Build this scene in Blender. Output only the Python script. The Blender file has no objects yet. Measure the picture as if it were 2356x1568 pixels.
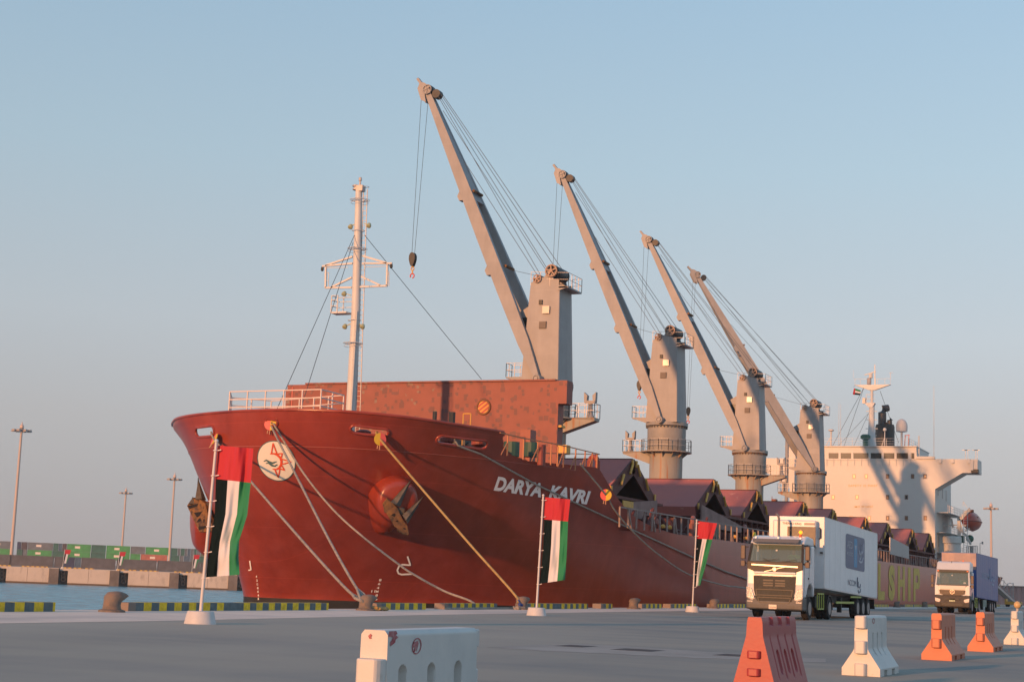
import bpy, bmesh, math, random
import numpy as np
from math import sin, cos, pi, radians, hypot, atan2, sqrt
from mathutils import Vector, Matrix
from mathutils.bvhtree import BVHTree
random.seed(7)
SC = bpy.context.scene
COL = SC.collection

# ---------------------------------------------------------------- camera
FPX = 3700.26; PITCH = .1465; ROLL = .0378; YAW = .4133; CAMH = 1.3     # focal length in px of a 2356 px wide frame
FW = np.array([-sin(YAW)*cos(PITCH), cos(YAW)*cos(PITCH), sin(PITCH)])
_r = np.array([cos(YAW), sin(YAW), 0.]); _u = np.cross(_r, FW)
RV = cos(ROLL)*_r + sin(ROLL)*_u; UV = -sin(ROLL)*_r + cos(ROLL)*_u
CP = np.array([0., 0., CAMH])
cam = bpy.data.cameras.new('camera'); camo = bpy.data.objects.new('camera', cam); COL.objects.link(camo)
cam.sensor_width = 36; cam.lens = FPX/2356*36; cam.clip_start = .1; cam.clip_end = 20000
M = Matrix(((RV[0], UV[0], -FW[0], 0), (RV[1], UV[1], -FW[1], 0), (RV[2], UV[2], -FW[2], CAMH), (0, 0, 0, 1)))
camo.matrix_world = M
SC.camera = camo

# ---------------------------------------------------------------- sky and sun
SUN_AZ = 12.5; SUN_EL = 9.2           # azimuth the light travels towards (from +Y to +X), elevation
world = bpy.data.worlds.new('World'); SC.world = world; world.use_nodes = True
nt = world.node_tree; nt.nodes.clear()
wo = nt.nodes.new('ShaderNodeOutputWorld'); bg = nt.nodes.new('ShaderNodeBackground')
sky = nt.nodes.new('ShaderNodeTexSky'); sky.sky_type = 'NISHITA'; sky.sun_disc = False
sky.sun_elevation = radians(SUN_EL); sky.sun_rotation = radians(180+SUN_AZ)
sky.altitude = 0; sky.air_density = 1.0; sky.dust_density = 2.2; sky.ozone_density = 1.6
tc = nt.nodes.new('ShaderNodeTexCoord'); sx = nt.nodes.new('ShaderNodeSeparateXYZ')
nt.links.new(tc.outputs['Generated'], sx.inputs[0])
ramp = nt.nodes.new('ShaderNodeValToRGB'); nt.links.new(sx.outputs['Z'], ramp.inputs[0])
def lin(c):
    return tuple(((v/255/12.92) if v/255 <= .04045 else ((v/255+.055)/1.055)**2.4) for v in c)
er = ramp.color_ramp; er.elements[0].position = 0; er.elements[1].position = 1
SKYSTOPS = [(0., (184, 178, 178)), (.035, (189, 187, 188)), (.09, (196, 196, 198)), (.15, (198, 207, 214)), (.25, (183, 207, 222)), (.36, (166, 197, 221)), (.75, (128, 168, 206))]
er.elements[0].color = lin(SKYSTOPS[0][1])+(1,); er.elements[1].color = lin((105, 140, 180))+(1,)
for p, c in SKYSTOPS[1:]:
    e = er.elements.new(p); e.color = lin(c)+(1,)
sc_ = nt.nodes.new('ShaderNodeVectorMath'); sc_.operation = 'SCALE'; nt.links.new(sky.outputs[0], sc_.inputs[0]); sc_.inputs['Scale'].default_value = .08
mx = nt.nodes.new('ShaderNodeMix'); mx.data_type = 'RGBA'; mx.inputs[0].default_value = .92
nt.links.new(sc_.outputs[0], mx.inputs[6]); nt.links.new(ramp.outputs[0], mx.inputs[7])
az_ = nt.nodes.new('ShaderNodeMapRange'); nt.links.new(sx.outputs['X'], az_.inputs[0])      # sky a little paler towards the right, over the sea
az_.inputs[1].default_value = -.68; az_.inputs[2].default_value = -.05; az_.inputs[3].default_value = .90; az_.inputs[4].default_value = 1.07
s2_ = nt.nodes.new('ShaderNodeVectorMath'); s2_.operation = 'SCALE'; nt.links.new(mx.outputs[2], s2_.inputs[0]); nt.links.new(az_.outputs[0], s2_.inputs['Scale'])
nt.links.new(s2_.outputs[0], bg.inputs[0]); bg.inputs[1].default_value = 1.0
nt.links.new(bg.outputs[0], wo.inputs[0])
sun = bpy.data.lights.new('sun', 'SUN'); sun.energy = 5.0; sun.angle = radians(1.4); sun.color = (1., .43, .17)
suno = bpy.data.objects.new('sun', sun); COL.objects.link(suno); suno.location = (0, -50, 60)
sd = Vector((sin(radians(SUN_AZ))*cos(radians(SUN_EL)), cos(radians(SUN_AZ))*cos(radians(SUN_EL)), -sin(radians(SUN_EL))))
suno.rotation_euler = sd.to_track_quat('-Z', 'Y').to_euler()
SC.view_settings.view_transform = 'Standard'; SC.view_settings.look = 'None'
SC.view_settings.exposure = 0.0; SC.view_settings.gamma = 1; SC.view_settings.use_curve_mapping = False

# ---------------------------------------------------------------- measuring helpers: photograph point -> ray -> a plane of the place
def ray(x, y): return FW + RV*(x-1178)/FPX - UV*(y-784)/FPX
def onax(ax, val, x, y):
    d = ray(x, y); return CP + d*((val-CP[ax])/d[ax])
def PX(v, x, y): return onax(0, v, x, y)
def PY(v, x, y): return onax(1, v, x, y)
def PZ(v, x, y): return onax(2, v, x, y)
def onplane(P0, n, x, y):
    d = ray(x, y); n = np.array(n, float); return CP + d*((np.array(P0, float)-CP) @ n)/(d @ n)

# ---------------------------------------------------------------- materials
MATS = {}
def mat(name, col, rough=.6, metal=0., var=.0, scale=2., bump=0., bscale=8., spec=.5, emit=None, coat=0., stretch=None, col2=None, trans=0., ior=1.45):
    if name in MATS: return MATS[name]
    m = bpy.data.materials.new(name); m.use_nodes = True; n = m.node_tree.nodes; l = m.node_tree.links
    b = n['Principled BSDF']; b.inputs['Roughness'].default_value = rough; b.inputs['Metallic'].default_value = metal
    b.inputs['Specular IOR Level'].default_value = spec; b.inputs['Coat Weight'].default_value = coat
    b.inputs['Transmission Weight'].default_value = trans; b.inputs['IOR'].default_value = ior
    c = tuple(col)+(1,); b.inputs['Base Color'].default_value = c; m.diffuse_color = c
    if emit: b.inputs['Emission Color'].default_value = tuple(emit[0])+(1,); b.inputs['Emission Strength'].default_value = emit[1]
    if var or bump:
        t = n.new('ShaderNodeTexCoord'); mp = n.new('ShaderNodeMapping'); l.new(t.outputs['Object'], mp.inputs[0])
        if stretch: mp.inputs['Scale'].default_value = stretch
    if var:
        no = n.new('ShaderNodeTexNoise'); no.inputs['Scale'].default_value = scale; no.inputs['Detail'].default_value = 7; no.inputs['Roughness'].default_value = .62
        l.new(mp.outputs[0], no.inputs[0])
        r = n.new('ShaderNodeValToRGB'); l.new(no.outputs[0], r.inputs[0])
        c2 = col2 or tuple(min(1, v*(1-var)) for v in col)
        r.color_ramp.elements[0].position = .36; r.color_ramp.elements[0].color = tuple(c2)+(1,)
        r.color_ramp.elements[1].position = .64; r.color_ramp.elements[1].color = (tuple(min(1, v*(1+var*.35)) for v in col) if not col2 else tuple(col))+(1,)
        l.new(r.outputs[0], b.inputs['Base Color'])
    if bump:
        n2 = n.new('ShaderNodeTexNoise'); n2.inputs['Scale'].default_value = bscale; n2.inputs['Detail'].default_value = 5; l.new(mp.outputs[0], n2.inputs[0])
        bp = n.new('ShaderNodeBump'); bp.inputs['Strength'].default_value = bump; bp.inputs['Distance'].default_value = .05
        l.new(n2.outputs[0], bp.inputs['Height']); l.new(bp.outputs[0], b.inputs['Normal'])
    MATS[name] = m; return m

def two_noise(name, cA, cB, cC, s1, s2, rough, st1=None, st2=None, bump=.1, bs=30., thr=(.45, .6), thr2=(.45, .65), metal=0.):
    m = bpy.data.materials.new(name); m.use_nodes = True; n = m.node_tree.nodes; l = m.node_tree.links; b = n['Principled BSDF']
    t = n.new('ShaderNodeTexCoord')
    def noise(s, st, det=8):
        mp = n.new('ShaderNodeMapping'); l.new(t.outputs['Object'], mp.inputs[0])
        if st: mp.inputs['Scale'].default_value = st
        no = n.new('ShaderNodeTexNoise'); no.inputs['Scale'].default_value = s; no.inputs['Detail'].default_value = det; no.inputs['Roughness'].default_value = .6
        l.new(mp.outputs[0], no.inputs[0]); return no.outputs[0]
    def mr(o, a, c):
        q = n.new('ShaderNodeMapRange'); q.inputs[1].default_value = a; q.inputs[2].default_value = c; l.new(o, q.inputs[0]); return q.outputs[0]
    m1 = n.new('ShaderNodeMix'); m1.data_type = 'RGBA'; l.new(mr(noise(s1, st1), *thr), m1.inputs[0]); m1.inputs[6].default_value = tuple(cA)+(1,); m1.inputs[7].default_value = tuple(cB)+(1,)
    m2 = n.new('ShaderNodeMix'); m2.data_type = 'RGBA'; l.new(mr(noise(s2, st2), *thr2), m2.inputs[0]); l.new(m1.outputs[2], m2.inputs[6]); m2.inputs[7].default_value = tuple(cC)+(1,)
    l.new(m2.outputs[2], b.inputs['Base Color']); b.inputs['Roughness'].default_value = rough; b.inputs['Metallic'].default_value = metal
    if bump:
        bp = n.new('ShaderNodeBump'); bp.inputs['Strength'].default_value = bump; bp.inputs['Distance'].default_value = .03
        l.new(noise(bs, None), bp.inputs['Height']); l.new(bp.outputs[0], b.inputs['Normal'])
    MATS[name] = m; return m

# ---------------------------------------------------------------- mesh builder
WL = {}
class MB:
    def __init__(s): s.v = []; s.f = []; s.m = []
    def add(s, vs, fs, mi=0):
        o = len(s.v); s.v += [tuple(map(float, p)) for p in vs]; s.f += [tuple(i+o for i in f) for f in fs]; s.m += [mi]*len(fs); return s
    def box(s, x0, x1, y0, y1, z0, z1, mi=0):
        v = [(x0,y0,z0),(x1,y0,z0),(x1,y1,z0),(x0,y1,z0),(x0,y0,z1),(x1,y0,z1),(x1,y1,z1),(x0,y1,z1)]
        return s.add(v, [(0,3,2,1),(4,5,6,7),(0,1,5,4),(1,2,6,5),(2,3,7,6),(3,0,4,7)], mi)
    def hexa(s, v, mi=0):   # bottom 4 then top 4
        return s.add(v, [(0,3,2,1),(4,5,6,7),(0,1,5,4),(1,2,6,5),(2,3,7,6),(3,0,4,7)], mi)
    def bar(s, p, q, w, h=None, up=(0,0,1), w2=None, h2=None, mi=0):
        h = h or w; w2 = w2 or w; h2 = h2 or h
        p = Vector(p); q = Vector(q); d = (q-p).normalized(); u = Vector(up)
        if abs(d.dot(u)) > .98: u = Vector((1,0,0)) if abs(d.x) < .9 else Vector((0,1,0))
        a = d.cross(u).normalized(); b = a.cross(d).normalized()
        vs = [p-a*w/2-b*h/2, p+a*w/2-b*h/2, p+a*w/2+b*h/2, p-a*w/2+b*h/2, q-a*w2/2-b*h2/2, q+a*w2/2-b*h2/2, q+a*w2/2+b*h2/2, q-a*w2/2+b*h2/2]
        return s.add(vs, [(0,3,2,1),(4,5,6,7),(0,1,5,4),(1,2,6,5),(2,3,7,6),(3,0,4,7)], mi)
    def tube(s, p, q, r, r2=None, n=8, mi=0, cap=True):
        r2 = r if r2 is None else r2; p = Vector(p); q = Vector(q); d = (q-p)
        if d.length < 1e-6: return s
        d.normalize(); u = Vector((0,0,1)) if abs(d.z) < .95 else Vector((1,0,0)); a = d.cross(u).normalized(); b = a.cross(d)
        vs = []
        for c, rr in ((p, r), (q, r2)):
            for i in range(n): t = 2*pi*i/n; vs.append(c + a*cos(t)*rr + b*sin(t)*rr)
        fs = [(i, (i+1) % n, n+(i+1) % n, n+i) for i in range(n)]
        if cap: fs += [tuple(range(n-1, -1, -1)), tuple(range(n, 2*n))]
        return s.add(vs, fs, mi)
    def path(s, pts, r, n=6, mi=0):
        pts = [Vector(p) for p in pts]; vs = []; N = len(pts); rs = r if isinstance(r, (list, tuple)) else [r]*N
        for k, p in enumerate(pts):
            d = (pts[min(k+1, N-1)]-pts[max(k-1, 0)]).normalized(); u = Vector((0,0,1)) if abs(d.z) < .95 else Vector((1,0,0))
            a = d.cross(u).normalized(); b = a.cross(d)
            for i in range(n): t = 2*pi*i/n; vs.append(p + a*cos(t)*rs[k] + b*sin(t)*rs[k])
        fs = [(k*n+i, k*n+(i+1) % n, (k+1)*n+(i+1) % n, (k+1)*n+i) for k in range(N-1) for i in range(n)]
        fs += [tuple(range(n-1, -1, -1)), tuple(range((N-1)*n, N*n))]
        return s.add(vs, fs, mi)
    def lathe(s, c, prof, axis=(0,0,1), n=24, mi=0):   # prof [(r, h)]
        c = Vector(c); d = Vector(axis).normalized(); u = Vector((0,0,1)) if abs(d.z) < .95 else Vector((1,0,0)); a = d.cross(u).normalized(); b = a.cross(d)
        vs = [c + d*h + (a*cos(2*pi*i/n)+b*sin(2*pi*i/n))*r for r, h in prof for i in range(n)]
        fs = [(k*n+i, k*n+(i+1) % n, (k+1)*n+(i+1) % n, (k+1)*n+i) for k in range(len(prof)-1) for i in range(n)]
        fs += [tuple(range(n-1, -1, -1)), tuple(range((len(prof)-1)*n, len(prof)*n))]
        return s.add(vs, fs, mi)
    def prism(s, poly, off, mi=0):                      # poly: 3-D points, extruded by the vector off
        n = len(poly); off = Vector(off); a = [Vector(p) for p in poly]; b = [p+off for p in a]
        fs = [tuple(range(n-1, -1, -1)), tuple(range(n, 2*n))] + [(i, (i+1) % n, n+(i+1) % n, n+i) for i in range(n)]
        return s.add(a+b, fs, mi)
    def ring(s, c, R, r, axis=(0,0,1), n=28, m=6, mi=0, arc=(0, 2*pi), sq=1.):
        c = Vector(c); d = Vector(axis).normalized(); u = Vector((0,0,1)) if abs(d.z) < .95 else Vector((1,0,0)); a = d.cross(u).normalized(); b = a.cross(d)
        full = abs(arc[1]-arc[0]-2*pi) < 1e-4; N = n if full else n+1; vs = []
        for i in range(N):
            t = arc[0]+(arc[1]-arc[0])*i/n; rad = a*cos(t)+b*sin(t)*sq
            for j in range(m): p_ = 2*pi*j/m; vs.append(c+rad*(R+r*cos(p_))+d*r*sin(p_))
        fs = [(i*m+j, ((i+1) % N)*m+j, ((i+1) % N)*m+(j+1) % m, i*m+(j+1) % m) for i in range(n if full else N-1) for j in range(m)]
        return s.add(vs, fs, mi)
    def sphere(s, c, r, n=14, m=9, mi=0, sc=(1,1,1)):
        vs = []; fs = []
        for j in range(m+1):
            th = pi*j/m
            for i in range(n): t = 2*pi*i/n; vs.append((c[0]+r*sc[0]*sin(th)*cos(t), c[1]+r*sc[1]*sin(th)*sin(t), c[2]+r*sc[2]*cos(th)))
        fs = [(j*n+i, (j+1)*n+i, (j+1)*n+(i+1) % n, j*n+(i+1) % n) for j in range(m) for i in range(n)]
        return s.add(vs, fs, mi)
    def cut(s): s.cuts = getattr(s, 'cuts', [])+[(len(s.v), len(s.f))]; return s
    def each(s, name, mats, parent=None, **k):
        c = [(0, 0)]+getattr(s, 'cuts', [])+[(len(s.v), len(s.f))]; out = []
        for (v0, f0), (v1, f1) in zip(c[:-1], c[1:]):
            if f1 == f0: continue
            q = MB(); q.v = s.v[v0:v1]; q.f = [tuple(i-v0 for i in f) for f in s.f[f0:f1]]; q.m = s.m[f0:f1]; out.append(q.build(name, mats, parent, **k))
        return out
    def build(s, name, mats, parent=None, org=None, smooth=None, bevel=0, merge=False, **kw):
        if not isinstance(mats, (list, tuple)): mats = [mats]
        o = np.array(org if org is not None else (WL.get(parent.name, (0,0,0)) if parent else (0,0,0)), float)
        me = bpy.data.meshes.new(name); me.from_pydata([tuple(np.array(v)-o) for v in s.v], [], s.f)
        for m in mats: me.materials.append(m)
        me.polygons.foreach_set('material_index', s.m); 
        bm = bmesh.new(); bm.from_mesh(me)
        if merge: bmesh.ops.remove_doubles(bm, verts=bm.verts, dist=1e-4)
        bmesh.ops.recalc_face_normals(bm, faces=bm.faces); bm.to_mesh(me); bm.free()
        ob = bpy.data.objects.new(name, me); COL.objects.link(ob)
        if parent: ob.parent = parent
        else: ob.location = tuple(o)
        WL[ob.name] = tuple(o)
        if smooth is not None:
            for p in me.polygons: p.use_smooth = True
            bm = bmesh.new(); bm.from_mesh(me)
            for e in bm.edges:
                if len(e.link_faces) == 2 and e.link_faces[0].normal.angle(e.link_faces[1].normal, 0) > radians(smooth): e.smooth = False
            bm.to_mesh(me); bm.free()
        if bevel:
            b = ob.modifiers.new('bevel', 'BEVEL'); b.width = bevel; b.segments = 2; b.limit_method = 'ANGLE'; b.angle_limit = radians(35)
        return ob
def tag(o, label=None, cat=None, group=None, kind=None):
    if label: o['label'] = label
    if cat: o['category'] = cat
    if group: o['group'] = group
    if kind: o['kind'] = kind
    return o
def empty(name, loc, label, cat, group=None, rz=0):
    o = bpy.data.objects.new(name, None); COL.objects.link(o); o.location = tuple(loc); o.rotation_euler = (0, 0, rz); o.empty_display_size = .3
    WL[o.name] = tuple(loc); return tag(o, label, cat, group)
def struct(mb, name, m, **k): return tag(mb.build(name, m, **k), kind='structure')
def copy_tree(o, parent=None):
    c = o.copy(); COL.objects.link(c); c.parent = parent
    for ch in list(o.children): copy_tree(ch, c)
    return c

def text_mesh(txt, bold=0., shear=0., spacing=1.0):
    cu = bpy.data.curves.new('t', 'FONT'); cu.body = txt; cu.size = 1; cu.offset = bold; cu.shear = shear; cu.space_character = spacing; cu.resolution_u = 4
    ob = bpy.data.objects.new('t', cu); COL.objects.link(ob); dg = bpy.context.evaluated_depsgraph_get()
    me = bpy.data.meshes.new_from_object(ob.evaluated_get(dg)); COL.objects.unlink(ob); bpy.data.objects.remove(ob)
    bm = bmesh.new(); bm.from_mesh(me)
    xs = [v.co.x for v in bm.verts]; ys = [v.co.y for v in bm.verts]; x0, x1, y0, y1 = min(xs), max(xs), min(ys), max(ys)
    for it in range(5):
        L = (x1-x0)/60 if (x1-x0) > 3 else .25
        ed = [e for e in bm.edges if e.calc_length() > max(L, .12)]
        if not ed or len(bm.verts) > 6000: break
        bmesh.ops.subdivide_edges(bm, edges=ed, cuts=1)
    bmesh.ops.triangulate(bm, faces=bm.faces)
    vs = [((v.co.x-x0)/(x1-x0), (v.co.y-y0)/(y1-y0)) for v in bm.verts]; bm.verts.ensure_lookup_table()
    fs = [tuple(v.index for v in f.verts) for f in bm.faces]; bm.free(); return vs, fs
def put_text(mb, txt, fn, mi=0, **k):
    vs, fs = text_mesh(txt, **k); return mb.add([fn(u, v) for u, v in vs], fs, mi)
def quad_fn(p00, p10, p01):                          # planar writing: origin, end of the baseline, top of the first letter
    a, b, c = (np.array(p, float) for p in (p00, p10, p01)); return lambda u, v: a+(b-a)*u+(c-a)*v

# ---------------------------------------------------------------- shared materials
hull_red = two_noise('red_oxide_hull_paint', (.27, .044, .025), (.245, .039, .023), (.285, .052, .034), .12, .9, .30, bump=.05, bs=.5)
hull_red.node_tree.nodes['Principled BSDF'].inputs['Coat Weight'].default_value = .05; hull_red.node_tree.nodes['Principled BSDF'].inputs['Specular IOR Level'].default_value = .5; hull_red.node_tree.nodes['Principled BSDF'].inputs['Coat Roughness'].default_value = .16
def plate_detail(m, streak=.16, seam=.10):
    n = m.node_tree.nodes; l = m.node_tree.links; b = n['Principled BSDF']; src = b.inputs['Base Color'].links[0].from_socket
    t = n.new('ShaderNodeTexCoord'); mp = n.new('ShaderNodeMapping'); mp.inputs['Scale'].default_value = (1.1, 1.1, .10); l.new(t.outputs['Object'], mp.inputs[0])
    no = n.new('ShaderNodeTexNoise'); no.inputs['Scale'].default_value = 1.0; no.inputs['Detail'].default_value = 8; no.inputs['Roughness'].default_value = .65; l.new(mp.outputs[0], no.inputs[0])
    q = n.new('ShaderNodeMapRange'); q.inputs[1].default_value = .35; q.inputs[2].default_value = .7; q.inputs[3].default_value = 1+streak*.6; q.inputs[4].default_value = 1-streak; l.new(no.outputs[0], q.inputs[0])
    mp2 = n.new('ShaderNodeMapping'); mp2.inputs['Rotation'].default_value = (0, radians(90), 0); l.new(t.outputs['Object'], mp2.inputs[0])
    sx_ = n.new('ShaderNodeSeparateXYZ'); l.new(t.outputs['Object'], sx_.inputs[0]); cb = n.new('ShaderNodeCombineXYZ'); l.new(sx_.outputs[1], cb.inputs[0]); l.new(sx_.outputs[2], cb.inputs[1])
    br = n.new('ShaderNodeTexBrick'); br.inputs['Scale'].default_value = 1; br.inputs['Brick Width'].default_value = 9.5; br.inputs['Row Height'].default_value = 2.45; br.inputs['Mortar Size'].default_value = .022; br.inputs['Mortar Smooth'].default_value = .3
    br.inputs['Color1'].default_value = (1, 1, 1, 1); br.inputs['Color2'].default_value = (.965, .965, .965, 1); br.inputs['Mortar'].default_value = (1+seam*2, 1+seam*2, 1+seam*2, 1); l.new(cb.outputs[0], br.inputs[0])
    m1 = n.new('ShaderNodeVectorMath'); m1.operation = 'SCALE'; l.new(src, m1.inputs[0]); l.new(q.outputs[0], m1.inputs['Scale'])
    m2 = n.new('ShaderNodeVectorMath'); m2.operation = 'MULTIPLY'; l.new(m1.outputs[0], m2.inputs[0]); l.new(br.outputs[0], m2.inputs[1]); l.new(m2.outputs[0], b.inputs['Base Color'])
plate_detail(hull_red)
boot = mat('black_boot_top', (.03, .032, .035), .6, var=.4, scale=.6)
deck_red = mat('oxide_red_deck_paint', (.20, .045, .035), .7, var=.35, scale=.5)
cover_red = two_noise('weathered_red_cover_paint', (.48, .155, .125), (.42, .15, .13), (.54, .26, .21), .35, 1.8, .8, bump=.06, bs=3, thr2=(.62, .7))
dark_red = mat('dark_red_steel', (.11, .028, .022), .65, var=.3, scale=1.2)
crane_paint = mat('buff_grey_crane_paint', (.28, .285, .285), .5, var=.1, scale=.7, bump=.03, bscale=2)
rusty_paint = two_noise('crane_paint_with_rust_runs', (.30, .285, .245), (.275, .27, .235), (.30, .13, .05), .8, 1.6, .55, st2=(2.2, 2.2, .10), thr2=(.55, .66))
plate_detail(crane_paint, .10, .04); plate_detail(rusty_paint, .10, .03)
white = mat('clean_white_paint', (.54, .56, .55), .5, var=.06, scale=.8)
white_ship = mat('white_superstructure_paint', (.57, .57, .53), .55, var=.05, scale=.3)
wire = mat('dark_steel_wire', (.045, .06, .065), .6)
dark = mat('dark_metal', (.03, .035, .037), .5, var=.3)
black = mat('black_paint', (.012, .018, .02), .5)
void = mat('painted_hole_shade', (.012, .012, .014), .9)  # near-black colour painting the shade of open holds and anchor holes
yellow = mat('yellow_paint', (.64, .36, .07), .55, var=.15, scale=4)
rust = two_noise('rusty_iron', (.22, .11, .035), (.13, .07, .035), (.05, .035, .025), 1.5, 4., .85, bump=.5, bs=5)
iron = mat('grey_brown_iron', (.10, .095, .085), .7, var=.4, scale=2.5, bump=.2)
grey_steel = mat('galvanised_steel', (.42, .41, .40), .5, metal=.3, var=.1)
green = mat('green_machine_paint', (.03, .12, .08), .5)
glass_dark = mat('dark_window_glass', (.02, .03, .03), .08, spec=.8)
glass_gold = mat('gold_window_glass', (.46, .27, .12), .25)
concrete = two_noise('quay_concrete', (.72, .60, .49), (.62, .53, .45), (.45, .41, .36), .5, .12, .85, st2=(3.5, .5, 1), bump=.1, bs=14, thr2=(.5, .75))
rope_m = two_noise('braided_mooring_rope', (.28, .26, .22), (.20, .19, .165), (.34, .31, .27), 3, 9, .9, bump=.6, bs=22)
rope_or = two_noise('orange_mooring_rope', (.36, .25, .095), (.28, .20, .08), (.40, .30, .13), 3, 9, .9, bump=.6, bs=22)
rope_bl = mat('blue_rope_sleeve', (.03, .06, .22), .8)
flag_red = mat('red_cloth', (.42, .018, .030), .75); flag_grn = mat('green_cloth', (.008, .19, .075), .75)
flag_wht = mat('white_cloth', (.58, .60, .64), .75); flag_blk = mat('black_cloth', (.005, .013, .015), .8)
flag_blk.node_tree.nodes['Principled BSDF'].inputs['Specular IOR Level'].default_value = .1
for m_ in (flag_red, flag_grn, flag_wht):
    b_ = m_.node_tree.nodes['Principled BSDF']; b_.inputs['Sheen Weight'].default_value = .2

# ================================================================= SETTING
g = two_noise('port_yard_asphalt', (.275, .262, .212), (.19, .198, .18), (.34, .325, .265), .22, .035, .8, st1=(.35, 1.0, 1), st2=(1, .35, 1), bump=.18, bs=26, thr=(.42, .60), thr2=(.5, .66))
n = g.node_tree.nodes; l = g.node_tree.links
mb = MB(); mb.add([(-28.7, -300, 0), (690, -300, 0), (690, 1490, 0), (-28.7, 1490, 0)], [(0, 1, 2, 3)])
mb.add([(-28.7, -300, 0), (-28.7, 1490, 0), (-28.7, 1490, -9), (-28.7, -300, -9)], [(0, 1, 2, 3)], 1)
struct(mb, 'ground', [g, concrete])
# concrete apron along the quay edge with a pale strip and dirt
mb = MB(); ap = [(-28.7, -300), (-28.7, 1200)]
mb.add([(-28.72, -300, .004), (-22.6, -300, .004), (-22.9, 32, .004), (-24.2, 50, .004), (-24.9, 75, .004), (-24.9, 900, .004), (-28.72, 900, .004)], [(0, 1, 2, 3, 4, 5, 6)])
mb.box(-28.9, -28.70, -300, 900, -1.2, .0035)
struct(mb, 'quay_apron', concrete)
m_ = mat('pale_dust', (.33, .325, .295), .9, var=.4, scale=.6, col2=(.25, .25, .225))
mb = MB(); rnd = random.Random(9); B_ = [(1120, 1488), (1230, 1482), (1340, 1481), (1470, 1487), (1560, 1494), (1650, 1499), (1760, 1506), (1900, 1514), (1900, 1522), (1760, 1519), (1650, 1514), (1540, 1509), (1430, 1504), (1330, 1500), (1220, 1494)]; pts = []
for q in range(len(B_)):
    a_, b_ = B_[q], B_[(q+1) % len(B_)]
    for t in (0, .25, .5, .75): p = PZ(.003, a_[0]+(b_[0]-a_[0])*t, a_[1]+(b_[1]-a_[1])*t+rnd.uniform(-.8, .8)); pts.append((p[0], p[1], .003))
mb.add(pts, [tuple(range(len(pts)))]); struct(mb, 'worn_patch', m_)
for x_, y_, w_, lb in ((1325, 1485, .3, 'leftmost dark drain grate in the pale worn strip of the yard'), (1467, 1494, .42, 'middle dark drain grate in the pale worn strip of the yard'), (1688, 1506, .3, 'dark drain grate next to the red barrier')):
    a = PZ(.004, x_, y_); mb = MB(); mb.box(a[0]-w_, a[0]+w_, a[1]-.45, a[1]+.45, .0045, .006)
    for q in range(9): mb.box(a[0]-w_+.03, a[0]+w_-.03, a[1]-.42+.1*q, a[1]-.37+.1*q, .006, .0066, 1)
    tag(mb.build('drain_grate', [mat('grate_iron', (.075, .085, .09), .8), mat('grate_slot', (.03, .035, .04), .9)], org=(a[0], a[1], 0)), lb, 'drain grate', 'drain grates in the yard')
# water
wm = bpy.data.materials.new('harbour_water'); wm.use_nodes = True; n = wm.node_tree.nodes; l = wm.node_tree.links; b = n['Principled BSDF']
b.inputs['Base Color'].default_value = (.02, .115, .165, 1); b.inputs['Roughness'].default_value = .25; b.inputs['IOR'].default_value = 1.33; b.inputs['Specular IOR Level'].default_value = .28
t = n.new('ShaderNodeTexCoord'); mp = n.new('ShaderNodeMapping'); l.new(t.outputs['Object'], mp.inputs[0]); mp.inputs['Scale'].default_value = (1, .45, 1); mp.inputs['Rotation'].default_value = (0, 0, radians(-53))
n1 = n.new('ShaderNodeTexNoise'); n1.inputs['Scale'].default_value = .5; n1.inputs['Detail'].default_value = 6; n1.inputs['Roughness'].default_value = .62; l.new(mp.outputs[0], n1.inputs[0])
bp = n.new('ShaderNodeBump'); bp.inputs['Strength'].default_value = 1.; bp.inputs['Distance'].default_value = .55; l.new(n1.outputs[0], bp.inputs['Height']); l.new(bp.outputs[0], b.inputs['Normal'])
r = n.new('ShaderNodeValToRGB'); l.new(n1.outputs[0], r.inputs[0]); r.color_ramp.elements[0].position = .40; r.color_ramp.elements[1].position = .60
r.color_ramp.elements[0].color = (.02, .13, .17, 1); r.color_ramp.elements[1].color = (.12, .42, .50, 1); l.new(r.outputs[0], b.inputs['Base Color'])
mb = MB(); mb.add([(-890, -330, -4), (-28.65, -330, -4), (-28.65, 1490, -4), (-890, 1490, -4)], [(0, 1, 2, 3)]); struct(mb, 'water', wm)

# far quay across the basin
FE = np.array([.8, .6, 0]); FN = np.array([-.6, .8, 0]); FO = np.array([-242., 315., 0])
def fq(s, n_, z): p = FO+FE*s+FN*n_; return (p[0], p[1], z)
def s_at(x, n_=0, y=1310): p = onplane(FO+FN*n_, FN, x, y); return float((p-FO) @ FE)
def fbox(mb, s0, s1, n0, n1, z0, z1, mi=0): return mb.hexa([fq(s0, n0, z0), fq(s1, n0, z0), fq(s1, n1, z0), fq(s0, n1, z0), fq(s0, n0, z1), fq(s1, n0, z1), fq(s1, n1, z1), fq(s0, n1, z1)], mi)
ZT = -.25
mb = MB(); mb.add([fq(-420, 3, ZT), fq(250, 3, ZT), (-30, 520, ZT), (-30, 1490, ZT), (-890, 1490, ZT), (-890, 400, ZT)], [(0, 1, 2, 3, 4, 5)]); struct(mb, 'far_ground', g)
farwall = two_noise('sunlit_quay_blocks', (.52, .47, .40), (.46, .42, .36), (.33, .30, .26), .2, .8, .85, st2=(1, 1, .4), thr2=(.55, .75))
fargrey = mat('grey_fender_concrete', (.16, .145, .13), .85, var=.3, scale=.5); teal = mat('recess_painted_shade', (.06, .09, .09), .8, var=.5, scale=1.2)  # recess colour has the shadow between the blocks painted in
mb = MB(); fbox(mb, -120, 160, 2.0, 3.4, -8, ZT, 2)
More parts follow.
